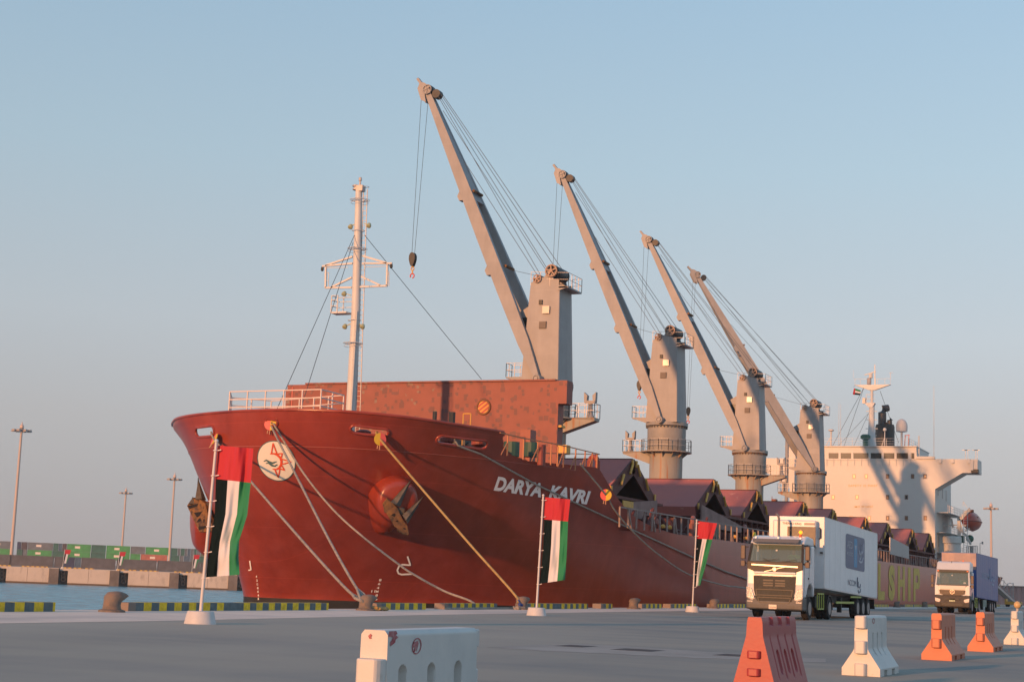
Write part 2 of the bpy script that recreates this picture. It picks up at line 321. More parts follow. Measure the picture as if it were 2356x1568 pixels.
for k in range(-6, 12):
    s0 = s_at(15) + 13.9*k
    fbox(mb, s0, s0+4.7, 0, 2.2, -3.6, ZT, 0); fbox(mb, s0+4.76, s0+9.6, 0, 2.2, -3.6, ZT, 0)
    fbox(mb, s0, s0+9.6, .06, 2.2, -8, -3.6, 3)
    fbox(mb, s0+9.6, s0+11.8, -.25, 2.2, -8, ZT-.1, 1)
    fbox(mb, s0-1.9, s0+11.8, .5, 2.6, ZT-.5, ZT+.03, 0)
    for q in range(3):
        p0 = Vector(fq(s0-1.2+.1*q, 1.7, -1-.9*q)); mb.ring(p0, .45, .16, axis=FN, n=12, m=6, mi=1)
tag(mb.build('far_quay_wall', [farwall, fargrey, teal, mat('algae_line', (.12, .085, .05), .9)], org=fq(0, 0, -4)), 'sunlit block quay wall with dark recesses across the water', 'quay wall')
x_ = -240
pat = [(-60, 28), (30, 100), (205, 450), (600, 680), (695, 780), (805, 890), (1105, 1190), (1215, 1290), (1320, 1400), (1410, 1500), (1645, 1735), (1755, 1845), (1870, 1960), (2260, 2330)]
for a_, b_ in pat:
    s0, s1 = s_at(a_/4.096, .7, 1303), s_at(b_/4.096, .7, 1303); mb = MB(); k = 0; s = s0
    while s < s1-.1: fbox(mb, s, min(s+.55, s1), .7, 1.1, ZT+.03, ZT+.3, k % 2); s += .55; k += 1
    tag(mb.build('edge_kerb', [mat('far_yellow', (.55, .40, .08), .7), mat('far_kerb_grey', (.24, .17, .12), .8)], org=fq(s0, .7, ZT)), 'small orange striped kerb on top of the far quay wall', 'kerb', 'striped kerbs on the far quay')

# containers of the far yard
cmat = {}
def contmat(key, c):
    if key in cmat: return cmat[key]
    m = bpy.data.materials.new('container_'+key); m.use_nodes = True; n = m.node_tree.nodes; l = m.node_tree.links; b = n['Principled BSDF']
    t = n.new('ShaderNodeTexCoord'); w = n.new('ShaderNodeTexWave'); w.inputs['Scale'].default_value = 1.6; w.bands_direction = 'X'; l.new(t.outputs['Object'], w.inputs[0])
    bp = n.new('ShaderNodeBump'); bp.inputs['Strength'].default_value = .6; bp.inputs['Distance'].default_value = .05; l.new(w.outputs[0], bp.inputs['Height']); l.new(bp.outputs[0], b.inputs['Normal'])
    no = n.new('ShaderNodeTexNoise'); no.inputs['Scale'].default_value = .7; no.inputs['Detail'].default_value = 5; l.new(t.outputs['Object'], no.inputs[0])
    r = n.new('ShaderNodeValToRGB'); l.new(no.outputs[0], r.inputs[0]); r.color_ramp.elements[0].position = .3; r.color_ramp.elements[1].position = .7
    r.color_ramp.elements[0].color = tuple(v*.7 for v in c)+(1,); r.color_ramp.elements[1].color = tuple(v*1.1 for v in c)+(1,); l.new(r.outputs[0], b.inputs['Base Color'])
    b.inputs['Roughness'].default_value = .6; cmat[key] = m; return m
CC = {'grey': (.085, .10, .125), 'slate': (.12, .16, .20), 'green': (.045, .31, .10), 'teal': (.02, .13, .115), 'navy': (.02, .045, .12), 'red': (.42, .14, .10), 'dark': (.06, .055, .075), 'blue': (.05, .12, .20), 'olive': (.13, .16, .10)}
EN = {'grey': 'dark grey', 'slate': 'slate grey', 'green': 'bright green', 'teal': 'dark teal', 'navy': 'navy blue', 'red': 'brick red', 'dark': 'near black', 'blue': 'steel blue', 'olive': 'olive'}
def container(xa, xb, n_, z0, key, label, h=2.6, logo=True, dep=2.44):
    s0, s1 = s_at(xa, n_, 1290), s_at(xb, n_, 1290); g_ = .04
    mb = MB(); L = s1-s0-g_
    mb.box(0, L, .04, dep, .1, h-.1)
    for z_ in (0, h-.16): mb.box(0, L, 0, dep, z_, z_+.16)
    for x0 in (0, L-.16): mb.box(x0, x0+.16, -.01, dep+.01, .03, h-.03)
    ob = mb.build('shipping_container', contmat(key, CC[key]), org=(0, 0, 0))
    ob.location = fq(s0, n_, z0); ob.rotation_euler = (0, 0, atan2(.6, .8)); WL[ob.name] = (0, 0, 0)
    tag(ob, label, 'container', 'containers stacked across the basin')
    if logo:
        q = MB(); q.box(L*.44-.9, L*.44+.9, -.012, .0, h*.42, h*.72)
        lo = q.build('side_panel_lettering', mat('pale_lettering', (.7, .66, .6), .7), None, org=(0, 0, 0)); lo.parent = ob
    return ob
def zx(v): return v/4.096
NR, NF = 32., 205.
rowA = [(-160, 95, 'grey'), (100, 505, 'grey'), (512, 602, 'grey'), (606, 703, 'navy'), (706, 762, 'blue'), (766, 1092, 'grey'), (1100, 1480, 'grey'), (1486, 1890, 'grey'), (1895, 2330, 'grey')]
for i, (a_, b_, k_) in enumerate(rowA):
    nm = ['cut off by the left edge of the picture', 'long one standing just right of the leftmost light mast foot', 'short one left of the navy container', '', '', 'between the blue container and the middle far flag', 'right of the middle far flag', 'behind the rightmost far flag', 'behind the near tall banner'][i]
    container(zx(a_), zx(b_), NR, ZT+.05, k_, f'{EN[k_]} front row container '+(nm or {'navy': 'right of the leftmost small far flag', 'blue': 'narrow and next to the navy one'}[k_]), h=2.75, logo=False)
rowT = [(-150, 110, 'slate'), (150, 185, 'navy'), (190, 245, 'dark'), (250, 488, 'slate'), (492, 540, 'teal'), (543, 575, 'blue'), (578, 618, 'dark'), (622, 848, 'green'), (852, 990, 'teal'), (995, 1220, 'green'), (1224, 1362, 'slate'), (1366, 1600, 'green'), (1605, 1668, 'teal'), (1672, 1696, 'slate'), (1700, 1735, 'teal'), (1738, 1760, 'slate'), (1764, 1792, 'blue'), (1796, 1822, 'slate'), (1826, 1850, 'teal'), (1854, 1884, 'slate'), (1888, 1925, 'olive'), (1930, 2100, 'teal'), (2105, 2330, 'slate')]
rowM = [(-150, 112, 'green'), (150, 205, 'teal'), (208, 245, 'slate'), (250, 482, 'green'), (486, 620, 'teal'), (624, 846, 'green'), (850, 990, 'teal'), (995, 1220, 'green'), (1224, 1320, 'green'), (1324, 1575, 'red'), (1605, 1690, 'teal'), (1694, 1730, 'slate'), (1734, 1790, 'blue'), (1794, 1850, 'slate'), (1854, 1925, 'teal'), (1930, 2100, 'navy'), (2105, 2330, 'teal')]
h0 = .0
ORD = 'first second third fourth fifth sixth seventh eighth ninth tenth eleventh twelfth thirteenth fourteenth fifteenth sixteenth seventeenth eighteenth nineteenth twentieth twenty-first twenty-second twenty-third'.split()
def seq(rows, z, nm, other):
    for i, (a_, b_, k_) in enumerate(rows):
        nb = EN[rows[i-1][2]] if i else 'cut off'
        nx = EN[rows[i+1][2]] if i+1 < len(rows) else 'hidden'
        lab = f'{EN[k_]} container, {ORD[i]} from left in {nm} row, after the {nb} one' if i else f'{EN[k_]} container starting the {nm} row, cut by the left edge of the picture'
        container(zx(a_), zx(b_), NF, z, k_, lab, h=2.62, logo=(b_-a_) > 200)
seq(rowT, 5.1, 'top', ''); seq(rowM, 2.45, 'middle', '')

mb = MB(); mb.box(-170, -28.75, 303, 520, -9, -.01); struct(mb, 'stern_quay', concrete)
# light masts
def mast_light(xp, ytop, d, label, w=3.4):
    r = ray(xp, ytop); r = r/hypot(r[0], r[1]); x, y, zt = r[0]*d, r[1]*d, CAMH+r[2]*d
    o = empty('light_mast', (x, y, ZT), label, 'light mast', 'tall floodlight masts of the port')
    mb = MB(); mb.tube((x, y, ZT), (x, y, zt), .48, .3, 12); mb.lathe((x, y, ZT), [(.7, 0), (.7, .15), (.5, .2)], n=12); mb.build('pole', mat('mast_grey', (.42, .36, .32), .5), o, smooth=40)
    mb = MB(); mb.ring((x, y, zt-.4), w*.55, .14, n=18); mb.tube((x, y, zt-.6), (x, y, zt+.3), .5, .5, 10)
    for k in range(4): mb.bar((x, y, zt-.4), (x+w*.55*cos(k*pi/2+.4), y+w*.55*sin(k*pi/2+.4), zt-.4), .15)
    mb.build('head_frame', mat('head_frame_grey', (.22, .20, .19), .6), o)
    for k in range(8):
        t_ = k*pi/4+.4; cx, cy = x+w*.62*cos(t_), y+w*.62*sin(t_)
        q = MB(); q.hexa([(cx-.5, cy-.4, zt-.75), (cx+.5, cy-.4, zt-.75), (cx+.5, cy+.4, zt-.75), (cx-.5, cy+.4, zt-.75), (cx-.35, cy-.3, zt-.2), (cx+.35, cy-.3, zt-.2), (cx+.35, cy+.3, zt-.2), (cx-.35, cy+.3, zt-.2)])
        q.build('floodlight', mat('lamp_housing', (.28, .26, .24), .5), o)
    q = MB(); q.lathe((x, y, zt+.3), [(.55, 0), (.5, .5), (.15, 1.0), (.04, 1.6)], n=10); q.build('top_cap', mat('mast_cap', (.5, .4, .34), .5), o)
mast_light(50, 986, 432, 'tall floodlight mast nearest the left edge of the picture')
mast_light(290, 1131, 640, 'shortest looking floodlight mast behind the green containers')
mast_light(402, 1099, 560, 'floodlight mast just left of the red ship bow')
mast_light(2280, 1166, 560, 'floodlight mast at the far right beyond the blue trailer')

# fence of corrugated panels at the end of the yard
o = empty('corrugated_fence', (-50, 305, 0), 'long pinkish corrugated wall closing the yard beyond the gangway', 'fence')
mb = MB(); N = 260; vs = []; fs = []
for i in range(N+1):
    x = -95+i*.5; y = 305+(.0 if (i//1) % 2 else .35); vs += [(x, y, 0), (x, y, 3.25)]
fs = [(2*i, 2*i+2, 2*i+3, 2*i+1) for i in range(N)]; mb.add(vs, fs); mb.build('corrugated_panel', mat('pink_brown_sheet', (.46, .28, .25), .7), o)
mb = MB(); mb.box(-95, 35, 304.9, 305.5, 3.25, 3.42); mb.build('top_rail', mat('rail_brown', (.28, .20, .16), .7), o)

# ================================================================= SHIP
XC = -46.03; XS = -29.9
ship = empty('cargo_ship', (XC, 160, -4), 'long red hulled bulk carrier with buff deck cranes moored along the quay', 'ship')
# hull control net: plan outline at the rail (low=False) and at the waterline; column order starboard aft -> stem -> port aft
TOPC = [(-62.16, 118), (-62.1, 104), (-60.6, 92), (-57, 82), (-52.6, 74.2), (-49.7, 69.8), (-47.5, 67.5), (-44.7, 66.2), (-41., 65.3), (-38.2, 65.5), (-35.9, 66.6), (-34., 68.8), (-32.3, 72.8), (-30.25, 81.5), (XS, 91), (XS, 105), (XS, 118)]
LOWC = [(-62.16, 118), (-62.0, 108), (-60.4, 100), (-57.0, 93), (-53.0, 85.5), (-50.2, 79.6), (-48.0, 75.6), (-46., 71.9), (-43.9, 71.4), (-41.2, 72.4), (-38.4, 74.8), (-35.4, 78.8), (-32.6, 85), (-30.7, 94), (XS, 103), (XS, 110), (XS, 118)]
NC = len(TOPC); STEM = 7
def catmull(P, u):
    u = max(0, min(NC-1-1e-6, u)); i = int(u); t = u-i
    g_ = lambda k: np.array(P[max(0, min(NC-1, k))], float)
    p0, p1, p2, p3 = g_(i-1), g_(i), g_(i+1), g_(i+2)
    return .5*((2*p1)+(-p0+p2)*t+(2*p0-5*p1+4*p2-p3)*t*t+(-p0+3*p1-3*p2+p3)*t**3)
def gstem(t):
    return float(np.interp(t, [-.4, 0, .1, .21, .51, .67, .81, 1, 1.1], [0, 0, .08, .25, .69, .86, .95, 1, 1.02]))
def hull_xy(u, z):
    t = (z+.5)/9.0; w = min(1, abs(u-STEM)/4.)
    tc_ = max(0, min(1.05, t)); gs = .5*(gstem(t-.05)+gstem(t+.05)); ex_ = 1.25 if u > STEM else 2.3; gp = tc_**ex_ if tc_ < 1 else tc_
    gg = (1-w)*gs+w*gp; a, b_ = catmull(LOWC, u), catmull(TOPC, u); p = a+(b_-a)*gg
    if u > STEM: p[0] = min(p[0], XS)
    return p
RIMPX = [(405, 975), (430, 958), (500, 948), (620, 943), (745, 944), (870, 952), (1000, 968), (1148, 993)]
def rim_z(u):
    # rail height so that the top edge follows the sheer seen from the quay
    p = catmull(TOPC, u); z = 8.6
    for it in range(3):
        P = np.array([p[0], p[1], z]); v = P-CP; d = v @ FW; x = 1178+FPX*(v @ RV)/d
        yt = np.interp(x, [q[0] for q in RIMPX], [q[1] for q in RIMPX]); rr = ray(x, yt); z = CAMH+rr[2]/hypot(rr[0], rr[1])*hypot(p[0], p[1])
    return z
_rz = [(u_, rim_z(u_)) for u_ in np.arange(5.6, 12.2, .2)]
def rim(u):
    if u < 6.4: return rim(6.4)*1.0+(6.4-u)*-.02
    return float(np.interp(u, [a_[0] for a_ in _rz], [a_[1] for a_ in _rz]))
def rim_s(u): return sum(rim(u+k*.25) for k in (-2, -1, 0, 1, 2))/5
FCZ = 7.15
def top_z(Y):        # upper edge of the main hull plating
    return float(np.interp(Y, [0, 71, 76, 82.7, 82.9, 83.2, 83.8, 84.6, 85.8, 87.5, 90, 400], [FCZ, FCZ, FCZ+.12, FCZ+.28, 6.8, 6.1, 5.5, 5.05, 4.75, 4.5, 4.35, 4.35]))
us = list(np.arange(0, 4, .25))+list(np.arange(4, 11.5, .1))+list(np.arange(11.5, 15, .04))+list(np.arange(15, 16.01, .25))
mb = MB(); rows = list(np.linspace(0, 1, 26)); nr = len(rows)
vs = []; U = []
aft = [140, 170, 200, 230, 252, 262]
cols = [('a', -62.16, y) for y in aft[::-1]]+[('u', u, 0) for u in us]+[('a', XS, y) for y in aft]
def col_pts(c):
    out = []
    if c[0] == 'a':
        zt = 4.35; zz = [-6, -4, -.12]+list(np.linspace(-.12, zt, nr))[1:]; y = c[2]
        tp = 0 if y < 240 else ((y-240)/22)**2*5
        return [(c[1]+(tp if c[1] < -50 else -tp)*(1-(z+6)/11.), y, z) for z in zz]
    yt = hull_xy(c[1], 7)[1]; zt = top_z(yt) if c[1] > STEM else top_z(yt)
    for z in [-6, -4, -.12]+list(np.linspace(-.12, zt, nr))[1:]:
        p = hull_xy(c[1], z); out.append((p[0], p[1], z))
    return out
for c in cols: vs += col_pts(c)
K = nr+2; fs = []; mi = []
for i in range(len(cols)-1):
    for j in range(K-1): mb.m.append(1 if j < 2 else 0); mb.f.append((i*K+j, (i+1)*K+j, (i+1)*K+j+1, i*K+j+1))
mb.v = vs
mb.add([vs[j] for j in range(K)]+[vs[(len(cols)-1)*K+j] for j in range(K)], [(j, K+j, K+j+1, j+1) for j in range(K-1)], 0)
hull = mb.build('hull', [hull_red, boot], ship, smooth=50)
HV = list(mb.v); HF = list(mb.f)
# bulwark with open fairleads: fine grid, cells inside the openings left out
HOLES = [  # photo points of the two ends of each opening, half height in m
    ((456, 994), (486, 991), .26), ((632, 972), (619, 971), .17), ((820, 987), (881, 994), .28), ((1016, 1010), (1110, 1023), .29)]
def bul_grid(off=0.):
    uu = list(np.arange(4.5, 12.18, .0125)); zz = 22; V = []; F = []
    for u in uu:
        zt = rim_s(u); p = hull_xy(u, 7.8); q = hull_xy(u+.02, 7.8); tn = np.array([q[0]-p[0], q[1]-p[1]]); tn /= np.linalg.norm(tn)+1e-9; nrm = np.array([tn[1], -tn[0]])
        for j in range(zz+1):
            z = FCZ-.02+(zt-FCZ+.02)*j/zz; p = hull_xy(u, z); V.append((p[0]-nrm[0]*off, p[1]-nrm[1]*off, z))
    for i in range(len(uu)-1):
        for j in range(zz): F.append((i*(zz+1)+j, (i+1)*(zz+1)+j, (i+1)*(zz+1)+j+1, i*(zz+1)+j+1))
    return V, F, uu, zz
BV, BF, BU, BZ = bul_grid()
bvh_b = BVHTree.FromPolygons([Vector(v) for v in BV], BF); bvh_h = BVHTree.FromPolygons([Vector(v) for v in HV], HF)
def hit(x, y, off=0.):
    d = Vector(ray(x, y)).normalized(); best = None
    for bv in (bvh_b, bvh_h):
        h_ = bv.ray_cast(Vector(CP), d)
        if h_[0] is not None and (best is None or h_[3] < best[3]): best = h_
    if best is None: return None, None
    nn = best[1]
    if nn.dot(d) > 0: nn = -nn
    return best[0]+nn*off, nn
def nearest_n(P):
    h_ = bvh_b.find_nearest(P); k_ = bvh_h.find_nearest(P)
    q = h_ if h_[3] < k_[3] else k_; return q
HW = []
for a_, b_, hh in HOLES:
    A, nA = hit(*a_); B, nB = hit(*b_); HW.append((A, B, hh, nA, nB))
def inhole(P, grow=0.):
    for A, B, hh, _, _ in HW:
        ab = B-A; L2 = ab.length_squared; t = max(0, min(1, (P-A).dot(ab)/L2)); d = P-(A+ab*t)
        if d.length < hh+grow: return True
    return False
keep = []
for f in BF:
    c = Vector([sum(BV[i][k] for i in f)/4 for k in range(3)]); 
    if not inhole(c): keep.append(f)
# notch sweep at the aft end of the bulwark
kp = []
for f in keep:
    c = [sum(BV[i][k] for i in f)/4 for k in range(3)]
    ylim = float(np.interp(c[2], [FCZ, 7.45, 7.8, 8.2, 8.6], [76.8, 74.4, 73.5, 73.15, 73.1]))
    if not (c[0] > -40 and c[1] > ylim): kp.append(f)
BI, _, _, _ = bul_grid(.09)
mb = MB(); mb.add(BV, kp); nb = len(BV); mb.add(BI, [tuple(reversed(f)) for f in kp])
# top cap
for i in range(len(BU)-1):
    a_ = i*(BZ+1)+BZ; b_ = (i+1)*(BZ+1)+BZ
    if not (BV[a_][0] > -40 and BV[a_][1] > 73.1): mb.f.append((a_, b_, nb+b_, nb+a_)); mb.m.append(0)
bul = MB(); bul.v = mb.v; bul.f = mb.f; bul.m = mb.m
me = bpy.data.meshes.new('bulwark'); me.from_pydata([tuple(np.array(v)-np.array(WL[ship.name])) for v in bul.v], [], bul.f); me.materials.append(hull_red)
for p in me.polygons: p.use_smooth = True
ob = bpy.data.objects.new('bulwark', me); COL.objects.link(ob); ob.parent = ship; WL[ob.name] = WL[ship.name]; bulwark = ob
mb = MB(); mb.path([(*hull_xy(u, rim_s(u)), rim_s(u)+.01) for u in np.arange(4.5, 12.03, .08)], .07, 6); mb.build('bulwark_rail', hull_red, ship, smooth=60)
# fairlead rims
for A, B, hh, nA, nB in HW:
    mb = MB(); ab = B-A; L = ab.length; ax = ab.normalized(); upv = Vector((0, 0, 1)); up_ = (upv-ax*upv.dot(ax)).normalized(); pts = []
    for k in range(13): t_ = -pi/2+pi*k/12; pts.append(B+ax*cos(t_)*hh+up_*sin(t_)*hh)
    for k in range(13): t_ = pi/2+pi*k/12; pts.append(A+ax*cos(t_)*hh+up_*sin(t_)*hh)
    pts2 = []
    for i in range(len(pts)):       # lay on the plating
        q = nearest_n(pts[i]); pts2.append(q[0])
    fin = []
    for i in range(len(pts2)):
        a_, b_ = pts2[i], pts2[(i+1) % len(pts2)]; m = max(1, int((b_-a_).length/.3))
        for k in range(m): fin.append(nearest_n(a_+(b_-a_)*k/m)[0])
    fin.append(fin[0]); mb.path(fin, .075, 6); mb.build('fairlead', hull_red, ship, smooth=60)

mb = MB(); mb.path([(*hull_xy(u, 7.12), 7.12) for u in np.arange(4.5, 12.6, .08)], .022, 5); mb.build('weld_seam', mat('seam_paint', (.34, .10, .075), .5), ship)
# draped markings
def drape(mb, pts, fs, mi=0, off=.025):
    out = []
    for x, y in pts:
        P, nn = hit(x, y, off); out.append(tuple(P) if P is not None else (0, 0, 0))
    mb.add(out, fs, mi)
def pq(p00, p10, p01, p11):
    a, b, c, d = (np.array(p, float) for p in (p00, p10, p01, p11)); return lambda u, v: (a*(1-u)+b*u)*(1-v)+(c*(1-u)+d*u)*v
def drape_text(mb, txt, fn, mi=0, off=.025, **k):
    vs, fs = text_mesh(txt, **k); drape(mb, [fn(u, v) for u, v in vs], fs, mi, off)
white_mark = mat('white_hull_lettering', (.90, .88, .86), .6)
mb = MB(); drape_text(mb, 'DARYA  KAVRI', pq((1135, 1127), (1352, 1160), (1143, 1094), (1359, 1129)), bold=.045, shear=.12, spacing=1.0)
mb.build('ship_name_lettering', white_mark, ship)
# round emblem
ecx, ecy = 636.5, 1059; lw = mat('cream_emblem', (.68, .68, .60), .5); lr = mat('emblem_red', (.62, .08, .03), .5); lt = mat('emblem_teal', (.06, .13, .14), .5)
def ell(a, r): # emblem outline (slightly skewed ellipse) in photo units
    return (ecx+44*r*cos(a)+0.0*r, ecy+46*r*sin(a)+7*r*cos(a))
def disc(mb, r0, r1, mi, off, n=72, m=8):
    pts = []; fs = []
    for j in range(m+1):
        for i in range(n): pts.append(ell(2*pi*i/n, r0+(r1-r0)*j/m))
    for j in range(m):
        for i in range(n): fs.append((j*n+i, j*n+(i+1) % n, (j+1)*n+(i+1) % n, (j+1)*n+i))
    drape(mb, pts, fs, mi, off)
mb = MB(); disc(mb, .001, .96, 0, .03); disc(mb, .955, 1.0, 1, .03, m=1)
def z1(a, b): return ((650+a/2.24)/1.7385, (1450+b/2.24)/1.7385)
def stroke(mb, pts, w, mi, off, fn):
    P = [np.array(p, float) for p in pts]; Q = []
    for i in range(len(P)-1):
        m = max(1, int(np.linalg.norm(P[i+1]-P[i])/8)); Q += [P[i]+(P[i+1]-P[i])*k/m for k in range(m)]
    Q.append(P[-1]); out = []
    ws = w if callable(w) else (lambda t: w)
    for i, p in enumerate(Q):
        d = Q[min(i+1, len(Q)-1)]-Q[max(i-1, 0)]; d = d/(np.linalg.norm(d)+1e-9); nn = np.array([-d[1], d[0]]); hw_ = ws(i/(len(Q)-1))/2
        out += [fn(*(p+nn*hw_)), fn(*(p-nn*hw_))]
    drape(mb, out, [(2*i, 2*i+2, 2*i+3, 2*i+1) for i in range(len(Q)-1)], mi, off)
ccx, ccy = 1010, 880
arc = [(968, 812), (1000, 810), (1032, 822), (1058, 846), (1070, 876), (1066, 908), (1050, 934), (1025, 950), (990, 948)]
stroke(mb, arc, lambda t: 8+13*sin(pi*t), 2, .05, z1)
for tri in ([(980, 812), (995, 718), (1028, 808)], [(1030, 812), (1078, 808), (1066, 850)], [(1066, 855), (1155, 884), (1072, 905)], [(1070, 915), (1098, 958), (1045, 940)], [(1010, 950), (1040, 1022), (1056, 945)]):
    stroke(mb, tri+[tri[0]], 11, 2, .055, z1)
for w_ in ([(912, 880), (935, 868), (962, 885), (990, 894), (1028, 880)], [(930, 898), (955, 892), (985, 915), (1010, 920), (1034, 906)]):
    stroke(mb, w_, lambda t: 5+12*sin(pi*t), 3, .055, z1)
mb.build('round_emblem', [lw, lt, lr, lt], ship)
# bulbous bow marks and draught marks
mb = MB(); z4 = lambda a, b: ((1000+a/1.9633)/1.7385, (2000+b/1.9633)/1.7385)
stroke(mb, [(1235, 435), (1258, 505), (1195, 500), (1168, 515), (1155, 545), (1165, 570), (1190, 578), (1280, 574)], 13, 0, .03, z4)
stroke(mb, [(0, 470), (10, 540), (-10, 545)], 10, 0, .03, z4)
for i, (c_, x, y) in enumerate([('8', 1020, 622), ('6', 1012, 652), ('4', 1003, 683), ('M', 996, 712), ('11', 966, 710), ('8', 992, 742), ('6', 989, 772)]):
    w_ = 10 if len(c_) == 1 else 16; a_ = z4(x-w_, y+9); b_ = z4(x+w_, y+9); c2 = z4(x-w_+4, y-9); d2 = z4(x+w_+4, y-9); drape_text(mb, c_, pq(a_, b_, c2, d2), bold=.03)
for i, (c_, x, y) in enumerate([('4', 52, 595), ('2', 57, 625), ('12', 60, 655), ('8', 63, 685), ('6', 65, 712), ('4', 67, 742), ('2', 68, 770)]):
    a_ = z4(x-6, y+8); b_ = z4(x+6, y+8); c2 = z4(x-6, y-8); d2 = z4(x+6, y-8); drape_text(mb, c_, pq(a_, b_, c2, d2), bold=.02)
mb.build('draught_marks', white_mark, ship)
# big company lettering on the side
mb = MB()
for c_, y0, y1, z0, z1_ in (('L', 158.5, 161.9, .6, 4.1), ('S', 163.9, 167.4, .55, 4.1), ('H', 169.2, 173.2, .55, 4.1), ('I', 175.2, 176.7, .52, 4.08), ('P', 178.6, 182.6, .5, 4.07)):
    mb.cut()
    if c_ in 'S':
        put_text(mb, c_, (lambda y0, y1, z0, z1_: lambda u, v: (XS+.03, y0+(y1-y0)*u, z0+(z1_-z0)*v))(y0, y1, z0, z1_), bold=.07)
    else:
        bw = 1.15; X_ = XS
        def bb(a, b, c, d): mb.box(X_, X_+.03, a, b, c, d)
        if c_ == 'L': bb(y0, y0+bw, z0, z1_); bb(y0+bw, y1, z0, z0+.85)
        if c_ == 'H': bb(y0, y0+bw, z0, z1_); bb(y1-bw, y1, z0, z1_); bb(y0+bw, y1-bw, 2., 2.75)
        if c_ == 'I': bb(y0, y1, z0, z1_)
        if c_ == 'P':
            bb(y0, y0+bw, z0, z1_); pts = []
            out_ = [(y0+bw, z1_)]+[(y1-.9+.9*sin(t), z1_-.75+.75*cos(t)) for t in np.linspace(0, pi/2, 7)]+[(y1-.9+.9*cos(t), 2.55-.7*sin(t)) for t in np.linspace(0, pi/2, 7)]+[(y0+bw, 1.85)]
            in_ = [(y0+bw, z1_-.75)]+[(y1-1.45+.3*sin(t), z1_-1.1+.35*cos(t)) for t in np.linspace(0, pi/2, 7)]+[(y1-1.45+.3*cos(t), 2.9-.35*sin(t)) for t in np.linspace(0, pi/2, 7)]+[(y0+bw, 2.55)]
            nn_ = len(out_); mb.add([(XS+.03, a, b) for a, b in out_+in_], [(i, i+1, nn_+i+1, nn_+i) for i in range(nn_-1)])
mb.each('hull_letter', mat('mustard_hull_lettering', (.62, .44, .09), .65, var=.2, scale=.8), ship)

# decks
mb = MB(); fc = [tuple(hull_xy(u, FCZ-.05))+(FCZ-.03,) for u in np.arange(3.0, 13.0, .2)]; mb.add(fc+[(XS-1.4, 83.6, FCZ-.03), (-57.0, 83.6, FCZ-.03)], [tuple(range(len(fc)+2))])
mb.build('forecastle_deck', deck_red, ship)
mb = MB(); mb.add([(-54, 86.3, 4.25), (XS-.6, 86.3, 4.25), (XS-.05, 96, 4.25), (XS-.05, 262, 4.25), (-62.1, 262, 4.25), (-62.1, 114, 4.25), (-59.5, 100, 4.25)], [(0, 1, 2, 3, 4, 5, 6)]); mb.box(-56.5, XS-1.6, 83.4, 83.6, 4.2, FCZ)
mb.build('main_deck', deck_red, ship)

# tall opened hatch cover facing the bow
HCY = 90.6
mb = MB(); x0, x1 = -55.75, -36.5; zt = 13.36
mb.box(x0, x1, HCY, HCY+.9, 7.2, zt); mb.box(x0+1.4, x1-.2, HCY-.12, HCY+1.0, zt, zt+.1)
mb.box(x1, x1+.55, HCY-.02, HCY+.95, 11.95, zt+.02)
mb.box(x0-.1, x0+.3, HCY-.03, HCY, 8, zt-.3)
fm = bpy.data.materials.new('blotchy_hatch_paint'); fm.use_nodes = True; n = fm.node_tree.nodes; l = fm.node_tree.links; b = n['Principled BSDF']; b.inputs['Roughness'].default_value = .6
t = n.new('ShaderNodeTexCoord')
def vor(scale, off):
    mp = n.new('ShaderNodeMapping'); l.new(t.outputs['Object'], mp.inputs[0]); mp.inputs['Location'].default_value = off
    v = n.new('ShaderNodeTexVoronoi'); v.distance = 'CHEBYCHEV'; v.inputs['Scale'].default_value = scale; v.inputs['Randomness'].default_value = .9; l.new(mp.outputs[0], v.inputs[0]); return v
def mth(op, a, b_=None, c=None):
    q = n.new('ShaderNodeMath'); q.operation = op
    for i, w in enumerate((a, b_, c)):
        if w is None: continue
        if isinstance(w, (int, float)): q.inputs[i].default_value = w
        else: l.new(w, q.inputs[i])
    return q.outputs[0]
def patchmask(scale, off, size, dens, soft=.03):
    v = vor(scale, off); sp = n.new('ShaderNodeSeparateColor'); l.new(v.outputs['Color'], sp.inputs[0])
    inner = mth('LESS_THAN', v.outputs['Distance'], mth('MULTIPLY', sp.outputs[1], size)); return mth('MULTIPLY', inner, mth('LESS_THAN', sp.outputs[0], dens))
base = n.new('ShaderNodeMix'); base.data_type = 'RGBA'; base.inputs[6].default_value = (.29, .082, .060, 1); base.inputs[7].default_value = (.19, .066, .058, 1); l.new(patchmask(2.3, (0, 0, 0), .50, .42), base.inputs[0])
b2 = n.new('ShaderNodeMix'); b2.data_type = 'RGBA'; l.new(base.outputs[2], b2.inputs[6]); b2.inputs[7].default_value = (.175, .07, .065, 1); l.new(patchmask(4.2, (4.3, 2, 9), .5, .34), b2.inputs[0])
sxx = n.new('ShaderNodeSeparateXYZ'); l.new(t.outputs['Object'], sxx.inputs[0])
leftm = mth('LESS_THAN', sxx.outputs[0], 1.6); nz = n.new('ShaderNodeTexNoise'); nz.inputs['Scale'].default_value = .45; l.new(t.outputs['Object'], nz.inputs[0])
gm = mth('MULTIPLY', mth('MULTIPLY', patchmask(4.6, (1, 7, 3), .5, .42), mth('GREATER_THAN', nz.outputs[0], .47)), leftm)
b3 = n.new('ShaderNodeMix'); b3.data_type = 'RGBA'; l.new(b2.outputs[2], b3.inputs[6]); b3.inputs[7].default_value = (.27, .17, .13, 1); l.new(gm, b3.inputs[0]); 
wave = n.new('ShaderNodeTexNoise'); wave.inputs['Scale'].default_value = 1.4; l.new(t.outputs['Object'], wave.inputs[0])
